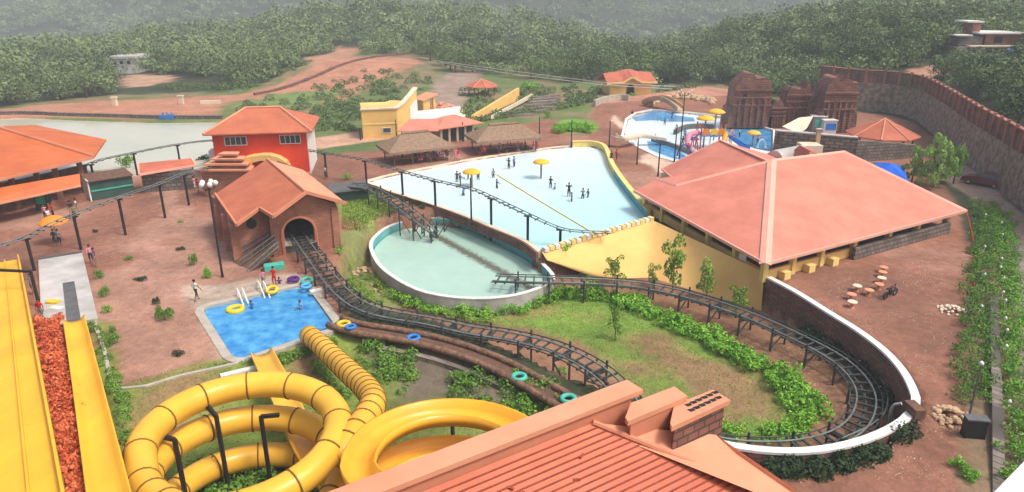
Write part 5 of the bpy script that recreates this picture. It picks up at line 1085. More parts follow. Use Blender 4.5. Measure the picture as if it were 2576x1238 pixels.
m = MB(); m.sweep(spline([WT(640, 240), WT(700, 228), WT(780, 200), WT(850, 172), WT(930, 148), WT(1040, 134)], 3), [(-.3, -.5), (.3, -.5), (.3, .5), (-.3, .5)]); tag(m.build('earth_bund', M['brick_dark']), 'dark low earth bund following the edge of the red hill road', 'bund')
def ring(c, r, mat, label, tilt=0, name='swim_ring', group=None):
    r *= .7; t = MB(); n = 20; t.tube([Vector((r * math.cos(k * 2 * math.pi / n), r * math.sin(k * 2 * math.pi / n), r * math.sin(k * 2 * math.pi / n) * tilt)) + c for k in range(n)], r * .36, 10, closed=True)
    return tag(t.build(name, M[mat], None, True), label, 'swim ring', group)
ring(W(1040, 850, .32), .48, 't_blue', 'blue swim ring on the brown channel, farthest along it'); ring(W(1306, 948, .34), .5, 't_teal', 'green swim ring midway down the brown channel'); ring(W(1430, 1003, .34), .5, 't_teal', 'green swim ring where the channel meets the salmon roof')
ring(W(865, 815, .35), .5, 't_yellow', 'yellow swim ring at the head of the brown channel'); ring(W(882, 822, .5), .4, 't_blue', 'blue and white ring beside the yellow one at the channel head')
ring(W(592, 778, -.05), .68, 't_yellow', 'yellow swim ring floating at the left of the blue pool'); ring(W(684, 729, .2), .5, 't_yellow', 'yellow ring held at the far edge of the blue pool', .3)
ring(W(738, 702, .25), .5, 't_purple', 'dark purple ring lying right of the people by the blue pool'); ring(W(772, 706, .35), .5, 't_teal', 'green ring on the stack at the pool corner', .2); ring(W(770, 720, .3), .45, 't_sky', 'sky blue ring under the green one at the pool corner')
def mat_pile(px, py, mat, label, rz=.4, n=2):
    m = MB(); q_ = W(px, py, 0)
    for k in range(n): m.box(q_ + UP * (.09 + .13 * k) + Vector((.04 * k, 0, 0)), (.85, .45, .11), rz + .15 * k)
    tag(m.build('foam_mat', M[mat]), label, 'float mat')
mat_pile(794, 738, 't_white', 'pale yellow foam float at the right edge of the blue pool'); mat_pile(133, 770, 't_yellow', 'yellow foam mats piled left of the white slab, upper pile', -.4, 3); mat_pile(143, 782, 't_white', 'cream foam mats left of the white slab, lower pile', -.3, 2)

# ================================================================ FOREGROUND TOWER ROOF
tw = empty('tower_roof', W(1490, 1063, 11.6), 'salmon painted stepped parapet and ribbed roof in the foreground', 'roof')
zb_ = 12.0; B0 = W(1576, 955, zb_); B1 = W(1618, 980, zb_); bd = (W(866, 1222, zb_) - B0).normalized(); L1_ = 12.0
m = MB(); m.prism([B0, B1, B1 + bd * L1_, B0 + bd * L1_], (0, 0, -.12)); m.build('beam_coping', M['terracotta_light'], tw)
nrm = (B1 - B0).normalized()
m = MB(); m.prism([B0 + nrm * .06 - UP * .12 + bd * .3, B1 - nrm * .06 - UP * .12 + bd * .3, B1 - nrm * .06 + bd * L1_ - UP * .12, B0 + nrm * .06 + bd * L1_ - UP * .12], (0, 0, -1.4)); m.build('beam_wall', M['terracotta_trim'], tw)
blocks = [([(1697, 972), (1730, 997), (1580, 1060), (1573, 1050), (1587, 1014)], 11.85), ([(1794, 980), (1837, 1006), (1690, 1074), (1686, 1064), (1696, 1018)], 11.7)]
for k, (bx_, z_) in enumerate(blocks):
    m = MB(); P_ = [W(x, y, z_) for x, y in bx_]; m.prism(P_, (0, 0, -.13)); m.build('block_coping', M['terracotta_light'], tw)
    c_ = sum(P_, Vector()) / len(P_); P2_ = [c_ + (p - c_) * .86 - UP * .13 for p in P_]; m = MB(); m.prism(P2_, (0, 0, -1.5)); m.build('block_wall', M['brick_dark'] if k == 1 else M['terracotta_trim'], tw)
zz_ = 11.7 + .004
for rI in range(2):            # dark stains / cut-outs in two rows on the last coping
    for cI in range(6):
        a_ = W(1732 + cI * 13.5 + rI * 8, 1018 - cI * 6.2 + rI * 13, zz_); m = MB(); d1 = (W(1794, 980, zz_) - W(1696, 1022, zz_)).normalized() * .09; d2 = Vector((d1.y, -d1.x, 0)) * .7
        m.prism([a_ - d1 - d2, a_ + d1 - d2 * .5, a_ + d1 * .7 + d2, a_ - d1 * .8 + d2 * .8], (0, 0, .004)); m.build('cut_out', M['black'], tw)
AP = W(1490, 1064, 11.62); TL = AP + bd * 9.5; H1_ = W(1918, 1238, 10.2); hipd = (H1_ - AP); H2_ = AP + hipd * 1.35; BL = H2_ + bd * 14
m = MB(); m.shell([[AP, H2_, BL, TL]], .12); m.build('ribbed_roof', M['tile_front'], tw)
nn = (H2_ - AP).cross(bd).normalized(); nn = nn if nn.z > 0 else -nn
for k in range(1, 27):
    s_ = k / 27; p = AP.lerp(H2_, s_) + nn * .012; m = MB(); m.beam(p, p + bd * (9.5 + 4.5 * s_), .028, .028); m.build('rib', M['groove'], tw)
E2 = W(1801, 1094, 10.9); E3 = E2 + (W(2010, 1238, 10.35) - E2) * 1.5
m = MB(); m.shell([[AP, E2, E3, H2_]], .12); m.build('hip_roof', M['terracotta_light'], tw)
m = MB(); m.tube([AP + nn * .03, H2_ + nn * .03], .07, 7); m.build('hip_cap', M['terracotta_trim'], tw)
m = MB(); fz = [AP - UP * .5, E2 + (AP - E2) * .12 - UP * .5, E3 + (AP - E3) * .15 - UP * .6, BL + (AP - BL) * .1 - UP * .5, TL - UP * .5]; zb2 = 9.0
fp = [Vector((p.x, p.y, zb2)) for p in fz]; m.prism([Vector((p.x, p.y, 9.4)) for p in [AP + (H2_ - AP) * .06, E2.lerp(AP, .3), E3.lerp(H2_, .4), H2_.lerp(BL, .15), BL.lerp(TL, .3), TL.lerp(BL, .1)]], (0, 0, -11)); m.build('tower_wall', M['terracotta_trim'], tw)
# debris streaks: small broken tiles lying on ribs
for k in range(6):
    p = AP.lerp(H2_, random.uniform(.10, .32)) + bd * random.uniform(1.2, 4.2) + nn * .03; m = MB(); m.box(p, (.16, .05, .03), random.uniform(0, 3)); m.build('loose_tile', M['groove'], tw)
wc = MB(); wc.prism([W(2582, 1155, 17), W(2497, 1242, 17), W(2620, 1420, 17), W(2850, 1200, 17)], (0, 0, -.5)); wc.prism([W(2600, 1200, 16.5), W(2520, 1260, 16.5), W(2620, 1400, 16.5), W(2800, 1200, 16.5)], (0, 0, -17.2)); tag(wc.build('balcony_parapet', M['white']), 'white corner of the viewing tower parapet at lower right', 'parapet')

# ================================================================ PEOPLE
def make_body(pose):
    """one skinned figure 1.65 m tall facing -Y, plus hair and eyes; returns meshes"""
    J = []; E = []; RAD = []
    def v(x, y, z, r): J.append((x, y, z)); RAD.append(r); return len(J) - 1
    def e(a, b): E.append((a, b))
    sit = pose == 'sit'; dz = -.38 if sit else 0
    pel = v(0, 0, .90 + dz, .125); wai = v(0, .0, 1.04 + dz, .115); che = v(0, .0, 1.22 + dz, .135); nb = v(0, .01, 1.37 + dz, .07); nk = v(0, 0, 1.43 + dz, .05)
    h1 = v(0, -.01, 1.50 + dz, .078); h2 = v(0, -.01, 1.58 + dz, .088); h3 = v(0, 0, 1.63 + dz, .05)
    for a, b in ((pel, wai), (wai, che), (che, nb), (nb, nk), (nk, h1), (h1, h2), (h2, h3)): e(a, b)
    ns = v(0, -.105, 1.535 + dz, .014); e(h1, ns)
    for s in (-1, 1):
        ear = v(s * .085, 0, 1.545 + dz, .016); e(h2, ear)
        sh = v(s * .17, 0, 1.34 + dz, .06); e(che, sh)
        if pose == 'arms': el = (s * .32, -.02, 1.22); wr = (s * .26, -.18, 1.42); dirv = Vector((-.1 * s, -.3, 1))
        elif pose == 'walk': el = (s * .22, .10 * s, 1.10); wr = (s * .23, .10 * s - .16, .90); dirv = Vector((0, -.4, -1))
        elif pose == 'reach': el = (s * .24, -.14, 1.12); wr = (s * .20, -.36, 1.10); dirv = Vector((0, -1, -.1))
        else: el = (s * .23, .02, 1.09); wr = (s * .24, -.04, .86); dirv = Vector((0, -.1, -1))
        if sit: el = (s * .22, -.04, 1.10 - .38); wr = (s * .17, -.26, .98 - .38); dirv = Vector((0, -1, -.2))
        ei = v(*el, .040); wi = v(*wr, .026); e(sh, ei); e(ei, wi)
        dirv.normalize(); side = dirv.cross(Vector((1, 0, 0))).normalized(); pc = Vector(wr) + dirv * .06; pm = v(*pc, .030); e(wi, pm)
        for k, ln in enumerate((.065, .078, .072, .055)):
            off = side * ((k - 1.5) * .019); a1 = v(*(pc + off + dirv * .03), .010); a2 = v(*(pc + off + dirv * (.03 + ln * .55) + Vector((-.008 * s, -.004, 0))), .009); a3 = v(*(pc + off + dirv * (.03 + ln) + Vector((-.022 * s, -.01, 0))), .008); e(pm, a1); e(a1, a2); e(a2, a3)
        t1 = v(*(Vector(wr) + dirv * .035 - side * .035), .011); t2 = v(*(Vector(wr) + dirv * .075 - side * .052), .009); e(pm, t1); e(t1, t2)
        hp = v(s * .09, 0, .86 + dz, .088); e(pel, hp)
        st_ = (.16 if pose == 'walk' else .0) * s
        if sit: kn = (s * .12, -.40, .52); an = (s * .12, -.42, .10); to = (s * .13, -.55, .04)
        else: kn = (s * .10, -.03 - st_ * .7, .48); an = (s * .10, .02 - st_ * 1.4, .09); to = (s * .12, -.13 - st_ * 1.4, .035)
        ki = v(*kn, .056); ai = v(*an, .036); ti = v(*to, .032); e(hp, ki); e(ki, ai); e(ai, ti)
    me = bpy.data.meshes.new('body'); me.from_pydata(J, E, []); o = bpy.data.objects.new('body', me); C.objects.link(o)
    md = o.modifiers.new('s', 'SKIN'); sv = me.skin_vertices[0].data
    for i, r in enumerate(RAD): sv[i].radius = (r, r * (.72 if i in (pel, wai, che) else 1))
    sv[pel].use_root = True; md.use_smooth_shade = True
    o.modifiers.new('sub', 'SUBSURF').levels = 1
    dg = bpy.context.evaluated_depsgraph_get(); m2 = bpy.data.meshes.new_from_object(o.evaluated_get(dg)); bpy.data.objects.remove(o); m2.name = 'body'
    for k in ('skin', 't_white', 't_dark'): m2.materials.append(M[k])
    for p in m2.polygons:
        z = p.center.z - dz; x = abs(p.center.x); y = p.center.y
        if 1.0 < z < 1.40 and x < .22 and not (y < -.19): p.material_index = 1
        elif sit and p.center.z > .34 and p.center.z < .62 and x < .22 and z < 1.0: p.material_index = 2
        elif not sit and .42 < z <= 1.0 and x < .19: p.material_index = 2
        p.use_smooth = True
    m = MB(); m.lathe((0, .012, 1.55 + dz), [(.088, -.02), (.098, .03), (.088, .075), (.05, .105), (.01, .112)], 10); ho2 = m.build('hair', M['hair'], None, True); hm_ = ho2.data; bpy.data.objects.remove(ho2)
    m = MB()
    for s in (-1, 1): m.lathe((s * .032, -.088, 1.56 + dz), [(.003, -.009), (.010, 0), (.003, .009)], 6)
    eo = m.build('eyes', M['black']); em_ = eo.data; bpy.data.objects.remove(eo)
    return m2, hm_, em_
BODY = {p: make_body(p) for p in ('stand', 'walk', 'arms', 'reach', 'sit')}
def person(px, py, top, bot, label, pose='stand', z=None, s=1.0, face=0, group=None, sink=0.0):
    q_ = W(px, py, 0 if z is None else z)
    if z is None: q_.z = T(q_.x, q_.y); q_ = W(px, py, q_.z)
    b_, h_, e_ = BODY[pose]; t = empty('person', (q_.x, q_.y, q_.z - sink), label, 'person', group, face); t.scale = (s, s, s)
    o = link('body', b_, t)
    for i, k in ((1, top), (2, bot)): o.material_slots[i].link = 'OBJECT'; o.material_slots[i].material = M[k]
    link('hair', h_, t); link('eyes', e_, t); return t
pp = person
pp(496, 757, 't_white', 't_dark', 'man in pale shirt and dark shorts standing left of the blue pool', 'walk', face=2.6)
pp(633, 776, 't_blue', 't_dark', 'child in blue standing in the blue pool beside the yellow ring', 'arms', z=-.12, sink=.7, s=.8)
pp(756, 778, 't_sky', 't_dark', 'swimmer standing chest deep at the right of the blue pool', 'reach', z=-.12, sink=.8, s=.9)
pp(692, 722, 't_red', 't_red', 'person in red holding the yellow ring at the pool edge', 'reach'); pp(664, 722, 't_pink', 't_grey', 'person in pale pink bending near the pool handrail', 'walk', s=.85)
pp(706, 738, 't_purple', 't_pink', 'child in purple at the pool edge right of the yellow ring', 'arms', s=.8)
pp(108, 808, 't_red', 't_grey', 'attendant in red beside the yellow foam mats', 'stand', s=1.0); pp(86, 742, 't_grey', 't_khaki', 'person in grey by the yellow multi lane slide', 'walk')
pp(232, 664, 't_pink', 't_dark', 'woman in pink at the corner of the white slab', 'walk', face=.5); pp(243, 672, 't_purple', 't_grey', 'person in purple just right of the woman in pink', 'stand', face=2)
um = empty('umbrella', W(146, 612, 0), 'orange parasol with a red panel held on the left plaza', 'umbrella'); c_ = W(146, 612, 0)
m = MB(); m.lathe(c_ + UP * 2.0, [(1.15, -.1), (1.12, -.02), (.75, .28), (.3, .46), (.03, .52)], 10); m.build('canopy', M['t_orange'], um)
m = MB(); m.tube([c_ + UP * .8, c_ + UP * 2.45], .03, 6); m.build('shaft', M['rail_metal'], um)
pp(142, 622, 't_dark', 't_dark', 'left one of two people beneath the orange parasol'); pp(153, 622, 't_grey', 't_dark', 'right one of two people beneath the orange parasol')
for k, (x_, y_, a_, b_, lb_) in enumerate(((118, 556, 't_pink', 't_dark', 'person in pink at the left end of the plaza group'), (127, 566, 't_white', 't_red', 'person in white top and red trousers in the plaza group'), (136, 552, 't_red', 't_dark', 'person in red in the middle of the plaza group'),
        (182, 546, 't_dark', 't_khaki', 'person in black beside the rail post at the pavilion'), (196, 540, 't_white', 't_grey', 'person in white right of the rail post at the pavilion'), (190, 556, 't_khaki', 't_dark', 'person in khaki nearest the rail post at the pavilion'),
        (492, 480, 't_pink', 't_white', 'person in pink left of the pagoda canopy'), (500, 488, 't_red', 't_grey', 'person in dark red left of the pagoda canopy'), (432, 468, 't_white', 't_grey', 'person in white in front of the pink booth'), (820, 452, 't_white', 't_dark', 'person in white standing by the post right of the red house'))):
    pp(x_, y_, a_, b_, lb_, ('stand', 'walk', 'reach')[k % 3], face=k * 1.3)
wl_ = [(1150, 458, 't_dark', .35, 1, 'person in dark clothes left of the left mushroom shower'), (1158, 468, 't_dark', .2, 1.05, 'tall dark figure beside the left mushroom shower'), (1203, 452, 't_dark', .4, .9, 'dark figure just right of the left mushroom shower'), (1178, 452, 't_red', .3, .9, 'figure in red under the left mushroom shower'),
       (1241, 447, 't_grey', .4, .9, 'small grey figure at the start of the float rope'), (1250, 474, 't_dark', .5, .95, 'dark bather just left of the float rope'), (1166, 492, 't_blue', .6, .9, 'bather under the elevated rail'), (1280, 425, 't_dark', .25, 1, 'dark figure near the far pool edge, left of a pair'),
       (1293, 420, 't_blue', .3, 1, 'figure in blue near the far pool edge, right of a pair'), (1385, 473, 't_dark', .3, 1, 'dark figure right of the right mushroom shower'), (1396, 476, 't_sky', .6, .8, 'child in pale blue below the right mushroom shower'), (1431, 495, 't_dark', .25, 1.1, 'tall dark figure in the middle of the right hand bathers'),
       (1438, 506, 't_dark', .7, 1, 'crouching dark bather at the foot of the tall figure'), (1466, 500, 't_grey', .4, .95, 'grey bather left of the rightmost one'), (1479, 497, 't_dark', .5, .9, 'rightmost dark bather in the wave pool')]
for k, (x_, y_, c_, sk_, s_, lb_) in enumerate(wl_): pp(x_, y_, c_, 't_dark', lb_, ('stand', 'reach', 'walk', 'arms')[k % 4], z=-.14, sink=sk_, s=s_, face=k * 1.7)
hc = ['t_white', 't_dark', 't_grey', 't_blue', 't_pink', 't_khaki', 't_red']
for k in range(13):
    x_ = 1046 + k * 7.6; y_ = 408 - (x_ - 1000) * .09 + (k % 3) * 4
    pp(x_, y_, hc[(k * 3) % 7], hc[(k * 5 + 1) % 7], 'one of the crowd standing beneath the nearer thatched hut', ('stand', 'walk', 'sit')[k % 3], face=k * 2.1, group='people under the nearer thatched hut')
for k in range(11):
    x_ = 1256 + k * 9.5; y_ = 391 - (x_ - 1256) * .06 + (k % 3) * 3
    pp(x_, y_, hc[(k * 4 + 1) % 7], hc[(k * 3 + 1) % 7], 'one of the people near the farther thatched hut', ('walk', 'stand', 'sit')[k % 3], face=k * 1.9, group='people by the farther thatched hut')
pp(1208, 400, 't_dark', 't_red', 'dark clad person left of the farther thatched hut'); pp(1218, 398, 't_red', 't_dark', 'person in brown red beside the dark clad one at the hut')
pp(1146, 404, 't_pink', 't_pink', 'person in pink right of the nearer thatched hut'); pp(1154, 407, 't_red', 't_pink', 'person in red right of the person in pink')
pp(1537, 412, 't_dark', 't_dark', 'person in black by the yellow pool wall, left of two', 'walk'); pp(1550, 408, 't_red', 't_dark', 'person in dark red by the yellow pool wall, right of two', 'walk', face=2)
pp(1716, 372, 't_dark', 't_dark', 'dark figure paddling in the white play pool', z=-.2); pp(1722, 352, 't_blue', 't_dark', 'figure in blue paddling in the white play pool', z=-.2); pp(1740, 360, 't_pink', 't_dark', 'child in pink beside the play tower', z=-.2, s=.75)
pp(1590, 296, 't_dark', 't_dark', 'dark figure at the top left corner of the play pool', 'sit')
pp(1838, 318, 't_white', 't_purple', 'person in white at the foot of the brick ruin')
# ================================================================ VEHICLES AND SMALL THINGS
def car(px, py, rz, label):
    c = W(px, py, 0); t = empty('parked_car', c, label, 'car', None, rz)
    def loc(m, name, mat, par=t, sm=False): o = m.build(name, mat, None, sm); o.parent = par; return o
    m = MB(); L, Wd = 4.2, 1.68                                  # local: length along X
    side = [(-L / 2, .32), (-L / 2, .75), (-L / 2 + .1, .92), (-1.15, 1.0), (-.8, 1.02), (.75, 1.02), (1.2, .95), (L / 2 - .1, .78), (L / 2, .55), (L / 2, .32)]
    m.prism([Vector((x, -Wd / 2, z)) for x, z in side], (0, Wd, 0)); loc(m, 'body', M['car_paint'])
    m = MB(); gh = [(-1.85, .95), (-1.45, 1.44), (.15, 1.48), (.95, 1.0)]
    b0 = [Vector((x, -Wd / 2 + .06 + (.14 if z > 1.2 else 0), z)) for x, z in gh]; b1 = [Vector((x, Wd / 2 - .06 - (.14 if z > 1.2 else 0), z)) for x, z in gh]
    m.mesh(b0 + b1, [[0, 1, 2, 3], [7, 6, 5, 4], [0, 4, 5, 1], [1, 5, 6, 2], [2, 6, 7, 3]]); loc(m, 'windows', M['glass'])
    m = MB(); m.prism([Vector((-1.5, -.70, 1.44)), Vector((.2, -.70, 1.48)), Vector((.2, .70, 1.48)), Vector((-1.5, .70, 1.44))], (0, 0, .05)); loc(m, 'roof', M['car_paint'])
    for sx in (-1.3, 1.3):
        for sy in (-1, 1):
            m = MB(); m.tube([(sx, sy * .66, .31), (sx, sy * .86, .31)], .31, 14); w_ = loc(m, 'wheel', M['rubber']); m = MB(); m.tube([(sx, sy * .84, .31), (sx, sy * .87, .31)], .17, 10); loc(m, 'rim', M['mirror'], w_)
    for sy in (-1, 1):
        m = MB(); m.box((-L / 2 - .01, sy * .62, .74), (.06, .3, .2)); loc(m, 'tail_light', M['t_red'])
        m = MB(); m.box((L / 2 - .02, sy * .6, .62), (.08, .34, .14)); loc(m, 'headlight', M['white']); m = MB(); m.box((.7, sy * .93, 1.02), (.14, .18, .12)); loc(m, 'mirror', M['car_paint'])
    m = MB(); m.box((-L / 2 - .03, 0, .5), (.03, .5, .13)); loc(m, 'number_plate', M['white'])
    m = MB(); m.box((-L / 2 - .02, 0, .36), (.12, 1.6, .2)); m.box((L / 2 - .02, 0, .36), (.12, 1.6, .2)); loc(m, 'bumper', M['black'])
M['car_paint'] = nmat('dark_red_car_paint', (.16, .018, .03), (.14, .015, .025), 2, rough=.25, coat=1, spec=.5)
car(2474, 466, R(128), 'dark red car parked at the foot of the long stone wall')
mc = empty('motorcycle', W(2238, 748, 0), 'dark motorcycle parked on the red plaza near scattered stools', 'motorcycle'); c_ = W(2238, 748, 0); ax = Vector((.83, .55, 0))
for s_ in (-.62, .62):
    m = MB(); q_ = c_ + ax * s_ + UP * .29; m.tube([q_ + (ax * math.cos(a) + UP * math.sin(a)) * .25 for a in [k * math.pi / 8 for k in range(16)]], .055, 6, closed=True); m.tube([q_ - ax * .2, q_ + ax * .2], .015, 4); m.build('wheel', M['rubber'], mc)
m = MB(); m.beam(c_ + ax * -.62 + UP * .3, c_ + ax * -.2 + UP * .62, .06); m.beam(c_ + ax * .62 + UP * .3, c_ + ax * .42 + UP * .95, .05); m.beam(c_ + ax * -.25 + UP * .6, c_ + ax * .42 + UP * .75, .07); m.box(c_ + UP * .4, (.34, .2, .3), math.atan2(ax.y, ax.x)); m.build('frame', M['black'], mc)
m = MB(); m.tube([c_ + ax * .02 + UP * .72, c_ + ax * .2 + UP * .80, c_ + ax * .38 + UP * .76], [.08, .14, .07], 8); m.build('tank', M['car_paint'], mc)
m = MB(); m.tube([c_ + ax * -.62 + UP * .80, c_ + ax * -.3 + UP * .76, c_ + ax * .05 + UP * .75], [.06, .1, .07], 8); m.build('saddle', M['black'], mc)
n_ = Vector((-ax.y, ax.x, 0)); m = MB(); m.tube([c_ + ax * .38 + UP * 1.0 + n_ * .33, c_ + ax * .44 + UP * .96, c_ + ax * .38 + UP * 1.0 - n_ * .33], .02, 5); m.build('handlebar', M['rail_metal'], mc)
sl_ = ['nearest the motorcycle on its left', 'third up in the row behind the motorcycle', 'second from the top of the row behind the motorcycle', 'lowest of the row just left of the motorcycle', 'topmost of the row by the hall', 'smallest and lowest, nearest the white coping', 'midway between motorcycle and hall corner', 'just above the lowest one']
for k, (x_, y_) in enumerate(((2154, 726), (2216, 706), (2218, 691), (2209, 722), (2221, 679), (2142, 767), (2184, 737), (2140, 748))):
    t = empty('stool', W(x_, y_ + 6, 0), 'round terracotta stool ' + sl_[k], 'stool', 'round stools scattered on the red plaza'); q_ = W(x_, y_ + 6, 0)
    m = MB(); m.lathe(q_ + UP * .42, [(.30, -.05), (.33, -.02), (.33, .02), (.28, .05)], 16); m.build('seat', M['cream'] if k in (0, 1, 5) else M['terracotta_light'], t)
    m = MB(); m.lathe(q_, [(.2, 0), (.11, .12), (.11, .3), (.2, .38)], 10); m.build('pedestal', M['terracotta_trim'], t)
def heap(name, px, py, rx, n_, smin, smax, mat, label, seed=3):
    r = random.Random(seed); c = W(px, py, 0); g_ = T(c.x, c.y); m = MB()
    for k in range(n_):
        a = r.random() * 6.28; q_ = math.sqrt(r.random()) * rx; s_ = r.uniform(smin, smax); h_ = (1 - q_ / rx) * rx * .4
        m.lathe((c.x + math.cos(a) * q_, c.y + math.sin(a) * q_, g_ + h_), [(s_ * .7, -s_ * .3), (s_, s_ * .1), (s_ * .6, s_ * .6)], 5 + k % 2)
    return tag(m.build(name, M[mat], None), label, 'heap', kind='stuff')
heap('rubble_heap', 2398, 1050, 1.1, 70, .07, .2, 'tan', 'heap of pale broken stones beside the black panel')
heap('sand_heap', 2395, 782, .9, 60, .06, .16, 'cream', 'low pale sand and gravel heap on the right of the plaza', 8)
heap('rubble_heap', 975, 655, 1.6, 60, .08, .25, 'tan', 'loose rocks on the bank between station and oval pool', 5)
heap('rubble_heap', 1110, 285, 4.5, 90, .2, .6, 'terracotta_light', 'broken masonry rubble behind the yellow kiosk', 6)
heap('rubble_heap', 905, 630, 1.6, 50, .08, .28, 'tan', 'pale rocks beside the right flank of the brick station', 12)
bpn = empty('black_panel', W(2440, 1112, -.3), 'black rectangular panel box leaning beside the hedge', 'panel'); q_ = W(2440, 1118, -.5)
m = MB(); m.box(q_ + UP * .75, (.95, .5, 1.5), -.15); m.build('panel', M['black'], bpn); m = MB(); m.box(q_ + UP * 1.54, (1.05, .55, .08), -.15); m.build('top', M['conc_dark'], bpn)
m = MB(); m.tube([W(2438, 1046, .3), W(2452, 985, .6), W(2468, 922, .9)], .05, 6); bpo = tag(m.build('leaning_pole', M['black']), 'thin black pole leaning from the black panel up the hedge', 'pole')
gl_ = MB(); gl_.lathe(W(2469, 914, 1.0), [(.05, -.13), (.13, -.05), (.14, .03), (.05, .13)], 10); tag(gl_.build('globe_lamp', M['white'], None, True), 'white globe lamp at the tip of the leaning pole', 'lamp')
m = MB(); m.tube(spline([W(2432, 533, 1.8), W(2446, 590, .8), W(2452, 640, .1), W(2450, 720, .05), W(2446, 790, .05)], .5), .04, 5); tag(m.build('drain_hose', M['t_red']), 'thin red hose hanging from the right corner of the pink roof', 'hose')
bt = empty('blue_tarpaulin', W(2240, 455, 0), 'blue tarpaulin shelter behind the right side of the pink roof', 'tarpaulin'); p_ = [W(2195, 438, 1.2), W(2285, 455, 1.2), W(2272, 418, 1.6), W(2200, 408, 1.8)]; tp_ = W(2238, 410, 2.3)
m = MB(); m.shell([[p_[k], p_[(k + 1) % 4], tp_] for k in range(4)], .05); m.build('sheet', M['blue_tarp'], bt)
for q_ in p_: m = MB(); m.tube([Vector((q_.x, q_.y, 0)), q_], .05, 5); m.build('pole', M['wood'], bt)
# far buildings
fh = WT(2440, 146); Y0 = fh.y; hh = empty('hillside_house', fh, 'unfinished brick house with pale flat roofs on the right hill', 'house')
def wbox(name, x0, x1, yt, yb, mat, par, Y, dep, zoff=0, mt=M):
    a_ = WY(x0, yb, Y); b_ = WY(x1, yt, Y); m = MB(); m.box(((a_.x + b_.x) / 2, Y + dep / 2, (a_.z + b_.z) / 2), (abs(b_.x - a_.x), dep, abs(b_.z - a_.z))); return m.build(name, M[mat], par)
wbox('lower_wall', 2396, 2620, 119, 160, 'stone_pale', hh, Y0, 6); wbox('middle_wall', 2410, 2474, 92, 119, 'stone', hh, Y0 + 1.2, 4); wbox('upper_wall', 2474, 2640, 86, 119, 'brick', hh, Y0 + 1.6, 4)
wbox('stair_tower', 2440, 2470, 57, 100, 'brick', hh, Y0 + 3, 3); wbox('tower_roof', 2435, 2477, 53, 57, 'white', hh, Y0 + 2.4, 4.2); wbox('roof_slab', 2406, 2448, 88, 91, 'white', hh, Y0 + .6, 3.2); wbox('roof', 2464, 2650, 82, 86, 'white', hh, Y0 + .8, 7)
for x0_, x1_, y0_, y1_ in ((2408, 2414, 124, 138), (2440, 2456, 124, 136), (2484, 2500, 124, 134), (2500, 2524, 92, 108)): wbox('window', x0_, x1_, y0_, y1_, 'black', hh, Y0 - .08 if y0_ > 110 else Y0 + 1.5, .3)
wbox('balcony', 2440, 2560, 115, 119, 'cream', hh, Y0 - .4, 1.2)
bt2 = empty('blue_tarpaulin', WT(2560, 160), 'bright blue tarpaulin awning on the hillside house', 'tarpaulin'); a_ = WY(2530, 143, Y0 - 2); b_ = WY(2680, 143, Y0 - 2); c2_ = WY(2680, 120, Y0 - .2); d2_ = WY(2536, 120, Y0 - .2)
m = MB(); m.shell([[a_, b_, c2_, d2_]], .1); m.build('sheet', M['blue_tarp'], bt2)
for nm_, x0_, x1_, y0_, y1_, lb_ in (('white_house', 276, 338, 142, 178, 'small white house among trees beyond the pond'), ('white_house', 208, 244, 58, 76, 'tiny white roofed house high on the far left hill'), ('white_house', 2136, 2150, 2, 12, 'tiny bright white house at the top of the far hill')):
    g_ = WT((x0_ + x1_) / 2, y1_ + 8); t = empty(nm_, g_, lb_, 'house'); Yh = g_.y
    wbox('wall', x0_, x1_, y0_ + 7, y1_ + 10, 'white', t, Yh, 7); wbox('roof', x0_ - 2, x1_ + 2, y0_, y0_ + 6, 'conc_white', t, Yh - .6, 8.5)
    if x1_ - x0_ > 30:
        for k in range(3): xx_ = x0_ + 8 + k * (x1_ - x0_ - 16) / 2.6; wbox('window', xx_, xx_ + 7, y0_ + 12, y0_ + 19, 'black', t, Yh - .12, .2)
rf_ = empty('raft', W(423, 300, -.2), 'blue framed raft moored at the far bank of the pond', 'raft'); q_ = W(423, 303, -.25)
m = MB(); m.box(q_ + UP * .15, (3.2, 2, .3)); m.build('deck', M['conc_dark'], rf_)
for dx in (-1.2, 0, 1.2): m = MB(); m.tube([q_ + Vector((dx, -.6, .3)), q_ + Vector((dx * .5, 0, 1.4))], .06, 5); m.tube([q_ + Vector((dx, .6, .3)), q_ + Vector((dx * .5, 0, 1.4))], .06, 5); m.build('frame', M['blue_paint'], rf_)
m = MB(); m.box(q_ + UP * .55, (2.0, 1.2, .5)); m.build('seat_box', M['t_blue'], rf_)
bw = MB(); bw.sweep(spline([W(-60, 288, .2), W(60, 284, .2), W(150, 288, .2), W(300, 292, .2), W(400, 295, .2), W(560, 296, .2)], 3), [(-.3, -1), (.3, -1), (.3, .35), (-.3, .35)]); tag(bw.build('pond_kerb', M['stone']), 'low dark stone kerb along the far bank of the pond', 'wall')
for k, (x_, y_, lb_) in enumerate(((290, 266, 'pale marker block on the red bank, left of two'), (457, 262, 'pale marker block on the red bank, right of two'))): m = MB(); q_ = WT(x_, y_); m.box(q_ + UP * .7, (.8, .6, 1.5)); m.box(q_ + UP * 1.5, (1.1, .8, .2)); tag(m.build('marker_block', M['cream']), lb_, 'marker')
m = MB(); a_ = WT(505, 262); b_ = WT(556, 260); m.beam(a_ + UP * .3, b_ + UP * .3, .7, .6); tag(m.build('pale_block_row', M['cream']), 'long pale concrete block lying on the red bank', 'block')

